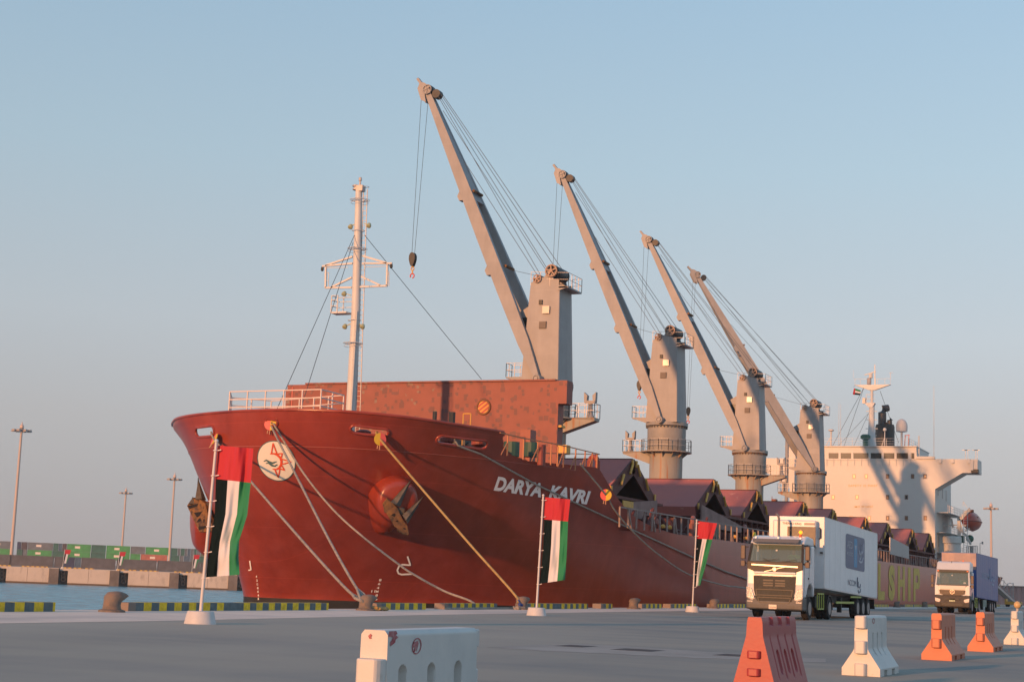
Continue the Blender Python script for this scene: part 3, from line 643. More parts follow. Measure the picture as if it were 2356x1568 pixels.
b4 = n.new('ShaderNodeMix'); b4.data_type = 'RGBA'; b4.blend_type = 'MULTIPLY'; b4.inputs[0].default_value = .35; l.new(b3.outputs[2], b4.inputs[6]); l.new(wave.outputs[0], b4.inputs[7])
l.new(b4.outputs[2], b.inputs['Base Color'])
cov0 = mb.build('hatch_cover', [fm], ship); tag(cov0, 'tall upright blotchy red cover standing behind the foremast')
mb = MB(); mb.box(x0+.35, x0+.45, HCY-.03, HCY, 7.2, zt-.15); mb.build('edge_strip', cover_red, cov0)
p = PY(HCY, 1113, 936); mb = MB(); mb.ring((p[0], HCY-.03, p[2]), .44, .07, axis=(0, 1, 0)); mb.build('vent_ring', mat('brown_ring', (.20, .09, .04), .7), cov0)
mb = MB()
for k in range(7):
    o0 = -.42+.12*k; pts = []
    # diagonal stripe clipped to the disc
    cn = []
    for s in (o0, o0+.12):
        hw_ = sqrt(max(0, .40**2-min(.399, abs(s))**2)); cn.append((s, hw_))
    (s0, h0_), (s1, h1_) = cn; c45 = cos(pi/4)
    P = [(-h0_, s0), (h0_, s0), (h1_, s1), (-h1_, s1)]
    mb.add([(p[0]+(a_*.80+b_*-.5), HCY-.05, p[2]+(a_*.6+b_*.85)) for a_, b_ in P], [(0, 1, 2, 3)], k % 2)
mb.build('vent_grille', [mat('vent_orange', (.62, .30, .06), .6), mat('vent_red', (.42, .08, .05), .6)], cov0)
mb = MB()
for z_, w_ in ((12.15, .3), (9.2, .6), (10.6, .22)): mb.cut(); mb.box(x1-.05, x1+w_, HCY+.1, HCY+.75, z_-.3 if w_ > .4 else z_-.08, z_+.25 if w_ > .4 else z_+.05)
mb.each('hinge_bracket', yellow, cov0)

# folded hatch covers along the deck, each an A of two panels
def folded(Ya, idx, xa=-57., xb=-35., za=9.35, zb=7.05, hy=4.7, label=None):
    mb = MB(); th = .75; L = hypot(hy, za-zb); ny, nz_ = (za-zb)/L, hy/L
    for sg in (-1, 1):
        A = (Ya+sg*.12, za); B = (Ya+sg*hy, zb); a2 = (A[0]-sg*th*ny*.9, A[1]-th*nz_); b2_ = (B[0]-sg*th*ny, B[1]-th*nz_)
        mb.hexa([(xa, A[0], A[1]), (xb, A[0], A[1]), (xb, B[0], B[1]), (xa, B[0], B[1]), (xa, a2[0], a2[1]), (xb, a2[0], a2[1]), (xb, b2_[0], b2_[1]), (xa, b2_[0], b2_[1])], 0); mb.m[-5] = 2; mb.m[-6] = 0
        for q in range(0):   # stiffening webs seen from the end
            t_ = .18+.2*q; c0 = (A[0]+(B[0]-A[0])*t_-sg*th*ny, A[1]+(B[1]-A[1])*t_-th*nz_)
            mb.box(xb-.8, xb-.2, c0[0]-.1, c0[0]+.1, c0[1]-.45, c0[1]+.1)
        # end plate
        mb.hexa([(xb, A[0], A[1]+.03), (xb+.1, A[0], A[1]+.03), (xb+.1, B[0], B[1]+.03), (xb, B[0], B[1]+.03), (xb, a2[0]-sg*.2, a2[1]-.15), (xb+.1, a2[0]-sg*.2, a2[1]-.15), (xb+.1, b2_[0], b2_[1]-.1), (xb, b2_[0], b2_[1]-.1)], 1)
    mb.box(xa, xb, Ya-.14, Ya+.14, za-.1, za+.06, 1)
    cv = mb.build('hatch_cover', [cover_red, dark_red, mat('underside_painted_shade', (.025, .018, .018), .9)], ship)  # undersides coloured near black, painting in the shade beneath the panels
    q = MB()
    for sg in (-1, 1):
        for t_ in (.16, .52):
            y_, z_ = Ya+sg*hy*t_, za-(za-zb)*t_-.15
            q.tube((xb+.22, y_-.25*sg, z_+.2), (xb+.22, y_+.26*sg, z_-.5), .085, n=8); q.cut()
    q.each('hydraulic_cylinder', yellow, cv)
    q = MB()
    for sg in (-1, 1):
        for t_ in (.08, .93):
            y_, z_ = Ya+sg*hy*t_, za-(za-zb)*t_
            q.prism([(xb+.12, y_-.16, z_+.12), (xb+.12, y_+.16, z_+.12), (xb+.12, y_+.07, z_-.32), (xb+.12, y_-.07, z_-.32)], (.08, 0, 0)); q.cut()
    q.each('lifting_lug', yellow, cv)
    return cv
for i, Ya in enumerate((100.3, 119.2, 131.9, 148.6, 161.2, 177.7, 190.9, 207.6, 221.)):
    folded(Ya, i)
mb = MB()
for k, (a_, b_) in enumerate(((91.7, 106), (115, 136.5), (144.5, 166), (173.5, 195.5), (203, 225))):
    for (p0, p1) in (((-35.3, a_), (-35.1, b_)), ((-56.9, a_), (-56.7, b_))): mb.box(p0[0], p1[0], a_, b_, 4.26, 6.85)
    mb.box(-56.7, -35.3, a_, a_+.25, 4.26, 6.85); mb.box(-56.7, -35.3, b_-.25, b_, 4.26, 6.85)
    mb.box(-35.1, -34.7, a_, b_, 6.6, 6.75); y = a_+1
    while y < b_: mb.box(-35.1, -34.75, y, y+.08, 4.26, 6.6); y += 1.7
mb.build('hatch_coaming', dark_red, ship)
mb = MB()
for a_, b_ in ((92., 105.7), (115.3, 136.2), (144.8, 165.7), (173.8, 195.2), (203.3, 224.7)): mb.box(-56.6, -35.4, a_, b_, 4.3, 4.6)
mb.build('hold_shade_slab', void, ship)  # flat dark slabs stand in for the shade down in the holds
# low side walls / screens between covers
mb = MB()
mb.cut(); mb.hexa([(-34.6, 96.5, 5.5), (-34.5, 96.5, 5.5), (-34.5, 104.2, 5.5), (-34.6, 104.2, 5.5), (-34.6, 96.5, 6.3), (-34.5, 96.5, 6.3), (-34.5, 104.2, 6.9), (-34.6, 104.2, 6.9)])
mb.cut(); mb.hexa([(-34.6, 114.6, 5.6), (-34.5, 114.6, 5.6), (-34.5, 126, 5.6), (-34.6, 126, 5.6), (-34.6, 114.6, 7.2), (-34.5, 114.6, 7.2), (-34.5, 126, 6.1), (-34.6, 126, 6.1)])
mb.cut(); mb.each('side_screen', mat('grey_red_plate', (.27, .17, .15), .7, var=.3, scale=.8), ship)
mb = MB(); mb.box(-34.45, -34.4, 97., 99., 6.1, 6.5)
mb.build('warning_plate', yellow, ship)

# railings of the main deck
def railing(name, pts, h, mt, n_rails=3, step=1.5, r=.03, parent=None, par2=None, brace=False):
    mb = MB()
    for a_, b_ in zip(pts[:-1], pts[1:]):
        A, B = Vector(a_), Vector(b_); L = (B-A).length; m = max(1, round(L/step))
        for k in range(m+1):
            p_ = A+(B-A)*k/m; mb.bar(p_, p_+Vector((0, 0, h)), r*2)
            if brace and k % 3 == 1: mb.bar(p_+Vector((0, .55, 0)), p_+Vector((0, 0, h*.9)), r*2.4)
        for j in range(1, n_rails+1): mb.bar(A+Vector((0, 0, h*j/n_rails)), B+Vector((0, 0, h*j/n_rails)), r*1.7)
    return mb.build(name, mt, parent)
cover_red.node_tree.nodes['Principled BSDF'].inputs['Specular IOR Level'].default_value = .2
rail_red = mat('grey_rail_paint', (.27, .21, .19), .6, var=.3, scale=2)
for a_, b_ in ((84.5, 110), (110, 150), (150, 190), (190, 228)):
    railing('deck_railing', [(-30.15, a_, 4.35), (-30.15, b_, 4.35)], 1.1, rail_red, 1, 1.45, .045, ship, brace=True)
mb = MB(); rnd = random.Random(4)
y = 88
while y < 228:     # pipes, valves, mushroom vents and lashing gear along the side deck
    k = rnd.random(); x = rnd.uniform(-34.2, -31.2)
    if k < .3: mb.tube((x, y, 4.3), (x, y, 4.3+rnd.uniform(.5, 1.1)), .22, n=8)
    elif k < .55: mb.box(x-.3, x+.3, y-.35, y+.4, 4.3, 4.3+rnd.uniform(.5, 1.5))
    elif k < .8: mb.ring((x, y, 5.0), .42, .15, axis=(0, 1, .2), arc=(0, pi), n=10); mb.tube((x-.42, y, 4.3), (x-.42, y, 5.0), .15)
    else: mb.bar((x, y, 4.3), (x, y+1.4, 5.9), .14)
    y += rnd.uniform(.8, 2.2)
for z_, x in ((4.75, -33.4), (5.0, -33.8), (4.6, -32.9)): mb.tube((x, 88, z_), (x, 228, z_), .09, n=6)
mb.build('deck_piping', dark_red, ship)
mb = MB()
for y in (95.5, 104, 117, 129, 143, 152, 170, 186, 203):
    mb.cut(); mb.ring((-31.9, y, 5.35), .42, .17, axis=(1, .2, 0), arc=(0, pi), n=12, m=8); mb.tube((-31.9, y-.42, 4.3), (-31.9, y-.42, 5.35), .17); mb.lathe((-31.9, y+.42, 5.0), [(.3, 0), (.2, .35)], n=10)
mb.each('gooseneck_vent', mat('oxide_vent', (.28, .10, .075), .6), ship)
mb = MB()
for y, c_ in ((121, 0), (121.8, 0), (125, 0)): mb.cut(); mb.lathe((-31.5, y, 4.3), [(.3, 0), (.34, .2), (.34, .8), (.1, .95)], n=10)
for y in (108, 126, 137, 147): mb.cut(); mb.box(-32.4, -31.5, y, y+1.0, 4.3, 5.3)
mb.each('deck_locker', green, ship)
mb = MB()
for y in (93, 94.3, 109, 111.8, 114, 118.5, 160, 196): mb.cut(); mb.lathe((-30.4, y, 4.75), [(.1, -.12), (.14, 0), (.1, .12)], axis=(1, 0, 0), n=8)
mb.each('valve_wheel', yellow, ship)
mb = MB(); mb.lathe((-30.0, 112.7, 4.95), [(.28, -.05), (.28, .05)], axis=(1, 0, 0), n=18); mb.build('round_yellow_sign', mat('sign_yellow', (.6, .5, .04), .5), ship)
mb = MB(); mb.hexa([(-30.2, 166, 5.2), (-30.1, 166, 5.2), (-30.1, 177, 5.0), (-30.2, 177, 5.0), (-30.2, 166, 6.9), (-30.1, 166, 6.9), (-30.1, 177, 6.3), (-30.2, 177, 6.3)])
mb.build('folded_gangway', mat('aluminium_side', (.33, .34, .34), .5, metal=.3), ship)

# forecastle rails, vents and deck gear
railw = mat('white_rail', (.62, .55, .52), .5); raily = mat('worn_yellow_rail', (.42, .17, .075), .6)
A = PX(-43.5, 530, 943); Bp = [(528, 941, 68.6), (742, 943, 68.2)]
def ppy(x, y, Y): return tuple(PY(Y, x, y))
z0 = 8.75
pa, pb_, pc, pd = ppy(532, 935, 70), ppy(640, 935, 68), ppy(742, 935, 67.4), ppy(722, 935, 70.5)
pts = [(pa[0], 70.0, 8.5), (pb_[0]-2.6, 67.6, 8.5), (pc[0], 67.2, 8.5), (pc[0]-.1, 69.6, 8.5), (pa[0]+1.4, 71.6, 8.5), (pa[0], 70., 8.5)]
mb = MB()
for (a_, b_) in zip(pts[:-1], pts[1:]):
    A_, B_ = Vector(a_), Vector(b_); m = max(1, round((B_-A_).length/1.1))
    for k in range(m): p_ = A_+(B_-A_)*k/m; mb.bar(p_-Vector((0, 0, 1.3)), p_+Vector((0, 0, 1.5)), .055); mb.bar(p_+Vector((.25, .1, -1.2)), p_+Vector((0, 0, .6)), .05) if k % 2 else None
    for zz_ in (.3, .7, 1.1, 1.5): mb.bar(A_+Vector((0, 0, zz_)), B_+Vector((0, 0, zz_)), .05)
mb.build('bow_platform_railing', railw, ship)
z2 = lambda a, b: ((1700+a/2.945)/1.7385, (1650+b/2.945)/1.7385)
mb = MB()
for (xa, ya, xb, yb) in ((975, 270, 970, 460), (1165, 305, 1158, 500), (1330, 340, 1325, 530), (1492, 355, 1482, 560), (1640, 390, 1630, 590), (1890, 450, 1882, 630), (2035, 490, 2025, 600), (1560, 395, 1560, 540), (1775, 430, 1775, 490), (1975, 470, 1970, 530)):
    q = PX(-30.9, *z2(xb, yb)); t_ = PX(-30.9, *z2(xa, ya)); mb.bar((q[0], q[1], 7.1), (q[0], q[1], t_[2]), .06)
    if (xb % 3): mb.bar((q[0]-.1, q[1]-.5, 7.1), (q[0], q[1], t_[2]-.3), .04)
TR = [(885, 235), (1165, 300), (1490, 358), (1700, 402), (2055, 488)]
for a_, b_ in zip(TR[:-1], TR[1:]): mb.bar(PX(-30.9, *z2(*a_)), PX(-30.9, *z2(*b_)), .05); 
TR = [(1270, 470), (1500, 478), (1700, 480), (2040, 490)]
for a_, b_ in zip(TR[:-1], TR[1:]): mb.bar(PX(-32.5, *z2(*a_)), PX(-32.5, *z2(*b_)), .05)
mb.build('forecastle_railing', raily, ship)
mb = MB()
for cx, cy in ((1018, 430), (1245, 435)):
    q = PX(-33, *z2(cx, cy)); mb.cut(); mb.tube((q[0], q[1], q[2]-.38), (q[0], q[1], q[2]+.38), .42, n=14)
mb.each('mooring_winch_drum', mat('dark_green_drum', (.03, .085, .065), .5), ship)
mb = MB(); q = PX(-34, *z2(1210, 400)); mb.box(q[0]-.3, q[0]+.3, q[1]-.4, q[1]+.4, 7.1, q[2]+.9)
for cx in (1360, 1385): q = PX(-31.6, *z2(cx, 500)); mb.tube((q[0], q[1], 7.1), (q[0], q[1], q[2]+.55), .16, n=10)
q = PX(-31.2, *z2(1985, 590)); mb.cut(); mb.ring((q[0], q[1], q[2]+.1), .24, .15, axis=(.3, 1, 0), arc=(0, pi), n=12, m=8); mb.tube((q[0]+.24, q[1], 7.1), (q[0]+.24, q[1], q[2]+.12), .15); mb.tube((q[0]-.24, q[1], 7.1), (q[0]-.24, q[1], q[2]+.12), .15)
for u in (8.2, 9.2, 9.6, 10.4, 11.0, 11.5):   # roller heads behind the fairleads
    p_ = hull_xy(u, 7.3); d_ = Vector((XC-p_[0], 100-p_[1], 0)).normalized()*.9; mb.cut(); mb.lathe((p_[0]+d_.x, p_[1]+d_.y, 7.12), [(.32, 0), (.22, .25), (.24, .65), (.36, .72), (.36, .9), (.2, .98)], n=12)
mb.each('roller_fairlead', mat('oxide_red_roller', (.26, .06, .04), .5), ship)
mb = MB()
for x, y, w_, h_ in ((-35.8, 72.5, 1.0, .9), (-34.4, 74.5, .9, 1.0), (-37.5, 71, 1.0, .8), (-36.5, 75, 1.4, 1.1)):
    mb.cut(); mb.tube((x-w_/2, y, 7.1+h_/2), (x+w_/2, y, 7.1+h_/2), h_/2, n=14); mb.box(x-w_/2-.15, x-w_/2, y-.5, y+.5, 7.1, 7.2+h_); mb.box(x+w_/2, x+w_/2+.15, y-.5, y+.5, 7.1, 7.2+h_)
mb.each('windlass', dark, ship)
mb = MB(); q = PY(80, 768*1.7385/1.7385, 955)
for px_ in ((1980, 470), ):
    pass
for (x_, y_, w_) in ((1000, 955, .12), (1040, 957, .18)): q = PY(76, x_, y_+6); mb.cut(); mb.tube((q[0], 76, 7.1), (q[0], 76, q[2]+.35), w_, n=8)
mb.each('deck_vent', dark, ship)
mb = MB()
for x_ in (1066, 1083): q = PY(75, x_, 960); mb.tube((q[0], 75, 7.1), (q[0], 75, q[2]+.2), .035, n=6)
q0 = PY(75, 1066, 960); q1 = PY(75, 1083, 960); mb.tube((q0[0], 75, q0[2]+.2), (q1[0], 75, q0[2]+.2), .035, n=6); mb.build('ladder_top_rail', yellow, ship)

# anchor bolsters and anchors
def za(a, b): return ((1450+a/4.9)/1.7385, (1850+b/4.9)/1.7385)
def zb_(a, b): return ((720+a/5.6)/1.7385, (1880+b/5.6)/1.7385)
def bolster(c, outv, upv, R, out, tail, nm):
    # bulb swelling out of the plating with a tail that runs down and back
    outv = Vector(outv).normalized(); upv = Vector(upv); upv = (upv-outv*upv.dot(outv)).normalized(); sv = outv.cross(upv)
    mb = MB(); n = 40; rings = []
    for r_, h_ in ((1.35, -.9), (1.15, -.1), (1.05, .35), (1.0, .7), (.95, .88), (.84, .97), (.66, 1.0), (.3, 1.02), (.02, 1.02)):
        ring_ = []
        for i in range(n):
            t = 2*pi*i/n; y = cos(t); x = sin(t); rr = R*r_; yy = y*rr
            if y < 0: yy = y*rr*(1+tail*max(0, 1-max(h_, 0))*(-y))
            ring_.append(c+sv*x*rr*(1-.25*max(0, -y)*max(0, 1-max(h_, 0)))+upv*yy+outv*out*h_)
        rings += ring_
    K_ = 9; mb.add(rings, [(k*n+i, k*n+(i+1) % n, (k+1)*n+(i+1) % n, (k+1)*n+i) for k in range(K_-1) for i in range(n)])
    return mb.build('anchor_bolster', hull_red, ship, smooth=60)
Pb, nb_ = hit(*za(560, 640)); outp = Vector((nb_.x, nb_.y-.15, nb_.z*.2-.05)).normalized()
bolster(Pb, outp, (0, 0, 1), 1.04, 1.45, .55, 'port')
PBO = Pb+outp*1.55
def anchor(plane_p, nrm, crown, holes, flukes, shank, th, name_label, zf):
    root = empty('anchor', tuple(plane_p), name_label, 'anchor', 'anchors hanging at the bow')
    nv = Vector(nrm).normalized()
    def pp(p, off=0): return Vector(onplane(plane_p+nv*off, nv, *zf(*p)))
    mb = MB(); mb.prism([pp(p) for p in crown], -nv*th); mb.build('crown', rust, root, bevel=.03)
    mb = MB()
    for h_ in holes: mb.cut(); mb.prism([pp(p, .012) for p in h_], -nv*.02)
    mb.each('painted_hole', void, root)  # dark plates laid on the crown, painting the shade of its holes
    for f, off in flukes:
        mb = MB(); tip = pp(f[0], off); b1, b2_ = pp(f[1], off), pp(f[2], off); mid = (b1+b2_)/2
        A = [tip-nv*.02, b1-nv*.04, mid+nv*.2, b2_-nv*.04, tip+nv*.02, b1-nv*.3, mid-nv*.5, b2_-nv*.3]
        mb.add([tuple(v) for v in A], [(0, 1, 2), (0, 2, 3), (4, 6, 5), (4, 7, 6), (0, 4, 5, 1), (0, 3, 7, 4), (1, 5, 6, 2), (2, 6, 7, 3)])
        mb.build('fluke', iron if len(crown) > 8 else rust, root)
    mb = MB(); mb.bar(pp(shank[0])-nv*th*.5, pp(shank[1])-nv*1.4, .34, .3); mb.build('shank', iron, root)
    return root
anchor(PBO+outp*.10, (outp.x*.75+.0, outp.y, -.1),
    [(395, 800), (480, 685), (520, 735), (580, 760), (700, 900), (740, 1010), (800, 1120), (880, 1230), (915, 1380), (895, 1425), (790, 1405), (700, 1350), (672, 1275), (630, 1255), (590, 1170), (530, 1080), (480, 1000), (430, 965), (420, 880)],
    [[(560, 1020), (620, 985), (650, 1010), (630, 1060)], [(640, 1150), (680, 1118), (708, 1130), (690, 1160)], [(790, 1285), (820, 1265), (855, 1290), (835, 1310)]],
    [([(965, 310), (560, 770), (735, 870)], .05), ([(1205, 640), (790, 1030), (890, 1190)], .12)], [(760, 960), (800, 700)], .32, 'rusty two fluked anchor on the quay side of the bow, below the orange rope', za)
# starboard side
Pc = Vector((-50.2, 73.2, 3.75)); so = Vector((-.72, -.66, -.12)).normalized()
cc_ = Vector(onplane(Pc, so, *zb_(640, 620)))
bolster(Vector((-48.9, 73.2, 3.6)), so, (0, 0, 1), 1.2, 1.35, .8, 'stb')
Pd = Vector((-50.1, 71.6, 3.2))
anchor(Pd, (-.35, -.93, 0),
    [(150, 790), (285, 600), (330, 650), (440, 640), (560, 740), (620, 1000), (720, 1230), (700, 1370), (430, 1385)],
    [[(160, 792), (410, 745), (380, 800), (220, 860)], [(310, 945), (490, 920), (440, 1010), (380, 1050)], [(400, 1100), (450, 1060), (475, 1130), (370, 1170)], [(515, 1090), (550, 1090), (545, 1150), (525, 1170)], [(410, 1255), (690, 1225), (690, 1250), (425, 1340)]],
    [([(408, 160), (345, 660), (475, 640)], .02), ([(285, 595), (200, 760), (310, 740)], .03)], [(520, 800), (700, 600)], .3, 'rusty anchor seen against the sky at the far side of the bow', zb_)

# ------------------------------------------------- foremast
MY = 82.
def my(a, b): return tuple(PY(MY, (1200+a/1.568)/1.7385, (650+b/1.568)/1.7385))
fm_b = PY(MY, 807, 945); fm_t = PY(MY, 826, 432)
mx_, mtx = fm_b[0], fm_t[0]
mb = MB(); mb.tube((mx_, MY, 7.1), (mx_, MY, 16.3), .30, .27, 18); mb.tube((mx_, MY, 16.3), (mtx, MY, fm_t[2]), .27, .2, 18)
mast = mb.build('foremast', white, ship, smooth=40)
mb = MB(); mb.tube((mx_+.18, MY-.3, 7.1), (mx_+.2, MY-.26, 16.5), .05, n=6); mb.build('cable_pipe', white, mast)
mb = MB()
for dx in (.0, .26): mb.bar((mx_+.38+dx, MY+.1, 7.2), (mtx+.26+dx, MY+.1, 23.9), .04)
for k in range(55): z = 7.3+.3*k; xk = mx_+.38+(mtx+.26-mx_-.38)*(z-7.2)/16.7; mb.bar((xk, MY+.1, z), (xk+.26, MY+.1, z), .025)
mb.build('ladder', grey_steel, mast)
for (a_, b_, r_) in ((375, 235, .58), (360, 540, .58), (333, 1133, .58)):
    c_ = my(a_, b_); mb = MB()
    for q_, rr in ((0, r_), (-.02, r_*.82), (.0, r_*.66)): mb.ring((c_[0], MY, c_[2]+q_), rr, .014, n=24, m=5)
    for k in range(8): t = k*pi/4; mb.bar((c_[0]+.25*cos(t), MY+.25*sin(t), c_[2]), (c_[0]+r_*cos(t), MY+r_*sin(t), c_[2]), .022)
    mb.ring((c_[0], MY, c_[2]-.18), r_*.9, .012, n=24, m=5); mb.build('ring_platform', white, mast)
for (a_, b_, r_) in ((366, 427, .36), (340, 990, .36)):
    c_ = my(a_, b_); mb = MB(); mb.ring((c_[0], MY, c_[2]), r_, .02, n=20, m=5); mb.build('ring_platform', white, mast)
# yard frame
mb = MB(); W = .13
for seg in (((140, 650), (330, 632)), ((390, 632), (578, 632)), ((160, 645), (330, 590)), ((390, 585), (545, 630)), ((163, 650), (160, 785)), ((548, 640), (545, 772)), ((158, 785), (325, 783)), ((375, 780), (548, 772)), ((195, 783), (325, 720)), ((385, 715), (505, 770))):
    a_, b_ = my(*seg[0]), my(*seg[1]); mb.bar(a_, b_, W*.8)
mb.build('signal_yard', white, mast)
mb = MB()
for seg in (((168, 660), (300, 657)), ((168, 690), (180, 690)), ((180, 690), (178, 780)), ((400, 655), (545, 650)), ((558, 680), (558, 775)), ((545, 700), (558, 700)), ((168, 740), (178, 740)), ((545, 740), (558, 740))): mb.bar(my(*seg[0]), my(*seg[1]), .03)
mb.build('yard_handrail', white, mast)
for (a_, b_) in ((140, 668), (572, 650)): c_ = my(a_, b_); mb = MB(); mb.lathe((c_[0], MY, c_[2]-.12), [(.05, 0), (.09, .05), (.09, .22), (.05, .26)], n=10); mb.build('side_lamp', dark, mast)
# basket
mb = MB(); A_ = my(222, 955); B_ = my(278, 940); z0_ = A_[2]; z1_ = my(222, 845)[2]; x0, x1 = A_[0], my(318, 940)[0]
mb.box(x0, x1, MY-.55, MY+.15, z0_, z0_+.1)
for xx in (x0, x0+.42):
    for yy in (MY-.55, MY+.15): mb.bar((xx, yy, z0_), (xx, yy, z1_), .05)
for zz in (z0_+.45, z0_+.8, z1_):
    mb.bar((x0, MY-.55, zz), (x0+.45, MY-.55, zz), .04); mb.bar((x0, MY-.55, zz), (x0, MY+.15, zz), .04); mb.bar((x0, MY+.15, zz), (x1, MY+.15, zz), .04)
mb.build('lookout_basket', white, mast)
for (a_, b_, c0, d0) in ((435, 392, 400, 380), (320, 400, 345, 385), (285, 1025, 320, 1010), (395, 1025, 370, 1010), (280, 820, 320, 832)):
    c_ = my(a_, b_); e_ = my(c0, d0); mb = MB(); mb.bar(e_, c_, .05); mb.lathe((c_[0], MY-.05, c_[2]-.02), [(.05, .16), (.1, .12), (.15, -.02), (.15, -.1), (.1, -.13)], axis=(0, .6, .8), n=12); mb.build('deck_floodlight', mat('pale_green_lamp', (.36, .40, .24), .4), mast)
c_ = my(350, 165); d_ = my(378, 105); mb = MB(); mb.lathe((c_[0], MY, c_[2]-.1), [(.12, 0), (.2, .04), (.2, .1), (.12, .12), (.12, .2), (.22, .24), (.22, .3), (.08, .36)], n=14)
mb.lathe((d_[0], MY, d_[2]-.5), [(.06, 0), (.06, .4), (.1, .42), (.1, .58), (.05, .62)], n=10); mb.box(d_[0]-.15, d_[0]+.28, MY-.2, MY+.2, d_[2]-.75, d_[2]-.4); mb.ring((d_[0]+.4, MY, d_[2]-.5), .2, .015)
mb.build('mast_head_lamps', grey_steel, mast)
# stays
def stay(nm, a, b, r=.018, par=None):
    mb = MB(); mb.tube(a, b, r, n=5); return mb.build(nm, wire, par or ship)
st0 = my(348, 440)
stay('forestay', st0, (PY(68.5, 615, 950)[0], 68.5, 8.0)); stay('forestay', my(333, 500), (PY(69.5, 688, 940)[0]-.3, 69.5, 8.0)); stay('backstay', my(405, 455), tuple(PY(90.6, 1108, 872)))

# ------------------------------------------------- deck cranes
CY = [112.03+29.2*k for k in range(4)]
TIPS = [((988, 217), 0), ((1297, 410), 0), ((1495, 558), 0), ((1605, 638), 24)]
HOOKZ = [(964, 594), (1283, 800), (1480, 885), (1593, 945)]
def crane(i):
    Yc = CY[i]; X0 = XC
    tw = MB()   # tower as the part itself
    n = 24
    def sect(z, hw0, hw1, d, rnd=.9):    # plan outline: flat -Y face, rounded +X side
        P = [(-hw0, -d), (hw1-.04, -d), (hw1, -d*.97), (hw1+.03, -d*.5), (hw1+.05, 0), (hw1+.02, d*.5), (hw1-.1, d*.9), (hw1*.62, d), (-hw0, d)]
        return [(X0+a, Yc+b, z) for a, b in P]
    levels = [(15.95, 1.50, 1.52, 1.72), (23.3, 1.12, 1.28, 1.42)]
    S_ = [sect(z, a, b, d) for z, a, b, d in levels]; m = len(S_[0]); vs = S_[0]+S_[1]
    tw.add(vs, [(k, (k+1) % m, m+(k+1) % m, m+k) for k in range(m)]+[tuple(range(m-1, -1, -1)), tuple(range(m, 2*m))])
    tower = tw.build('deck_crane', crane_paint, ship); tower['label'] = ['buff deck crane nearest the bow, its jib reaching highest', 'second deck crane from the bow', 'third deck crane from the bow', 'deck crane nearest the white superstructure'][i]
    P = tower
    mb = MB(); mb.tube((X0, Yc, 4.3), (X0, Yc, 13.1), 1.50, 1.52, 32); mb.build('pedestal', rusty_paint, P, smooth=40)
    mb = MB(); mb.lathe((X0, Yc, 13.1), [(1.52, 0), (1.75, .35), (1.78, 2.55), (1.95, 2.6), (1.95, 2.9)], n=32); mb.build('slewing_column', mat('upper_column_paint', (.29, .29, .27), .55, var=.15, scale=1), P, smooth=40)
    mb = MB(); mb.ring((X0, Yc, 15.7), 1.84, .1, n=40); 
    for k in range(36): t = 2*pi*k/36; mb.box(X0+1.86*cos(t)-.05, X0+1.86*cos(t)+.05, Yc+1.86*sin(t)-.05, Yc+1.86*sin(t)+.05, 15.5, 15.66)
    mb.build('slewing_ring', rust if i >= 2 else iron, P)
    # head: two cheek plates with humps, sheaves between
    for sy in (-1.42, 1.32):
        mb = MB(); prof = [(-1.12, 23.3), (-1.05, 23.55), (-.92, 23.68), (-.82, 23.9), (-.55, 24.03), (-.25, 23.98), (-.1, 23.9), (.1, 24.15), (.25, 24.5), (.55, 24.62), (.62, 24.2), (.75, 23.75), (1.2, 23.7), (1.2, 23.3)]
        mb.prism([(X0+a, Yc+sy, z) for a, z in prof], (0, .1, 0)); mb.build('head_plate', crane_paint, P)
    mb = MB(); mb.tube((X0-.55, Yc-1.0, 23.85), (X0-.55, Yc+1.0, 23.85), .34, n=16); mb.tube((X0+.6, Yc-1.3, 24.4), (X0+.6, Yc+1.0, 24.4), .5, n=20); mb.build('luffing_sheave', dark, P, smooth=40)
    for (cx, cz, r_) in ((.58, 24.4, .50), (-.55, 23.84, .34)):
        mb = MB(); yy = Yc-1.54; mb.ring((X0+cx, yy, cz), r_*.88, r_*.13, axis=(0, 1, 0), n=24)
        for k in range(5): t = 2*pi*k/5+.4; mb.bar((X0+cx, yy, cz), (X0+cx+r_*.85*cos(t), yy, cz+r_*.85*sin(t)), .09)
        mb.tube((X0+cx, yy-.08, cz), (X0+cx, yy+.1, cz), r_*.25, n=12); mb.build('sheave_wheel', mat('sheave_buff', (.36, .25, .18), .6), P)
    # service platform and rail on the head
    mb = MB(); mb.box(X0+1.22, X0+2.0, Yc-1.5, Yc+1.3, 23.05, 23.17); mb.hexa([(X0+1.15, Yc-1.5, 22.9), (X0+1.3, Yc-1.5, 22.9), (X0+1.3, Yc-1.4, 22.9), (X0+1.15, Yc-1.4, 22.9), (X0+1.15, Yc-1.5, 23.3), (X0+2.0, Yc-1.5, 23.1), (X0+2.0, Yc-1.4, 23.1), (X0+1.15, Yc-1.4, 23.3)])
    mb.build('head_platform', crane_paint, P)
    railing('platform_rail', [(X0-1.12, Yc-1.35, 23.35), (X0+1.25, Yc-1.45, 23.2), (X0+2.0, Yc-1.5, 23.15), (X0+2.0, Yc+1.3, 23.15), (X0+1.2, Yc+1.3, 23.15)], 1.05, grey_steel, 2, .7, .018, P)
    # fittings of the lit face
    fy = lambda z: Yc-1.72+(z-15.95)/7.35*.30-.02
    mb = MB(); z = 22.0; mb.box(X0-.32, X0-.05, fy(z)-.1, fy(z), z-.16, z+.18); mb.build('face_vent', black, P)
    mb = MB(); z = 21.4; mb.box(X0+.02, X0+.58, fy(z)-.16, fy(z), z-.28, z+.28); mb.build('service_hatch', mat('glossy_plate', (.62, .50, .42), .25), P)
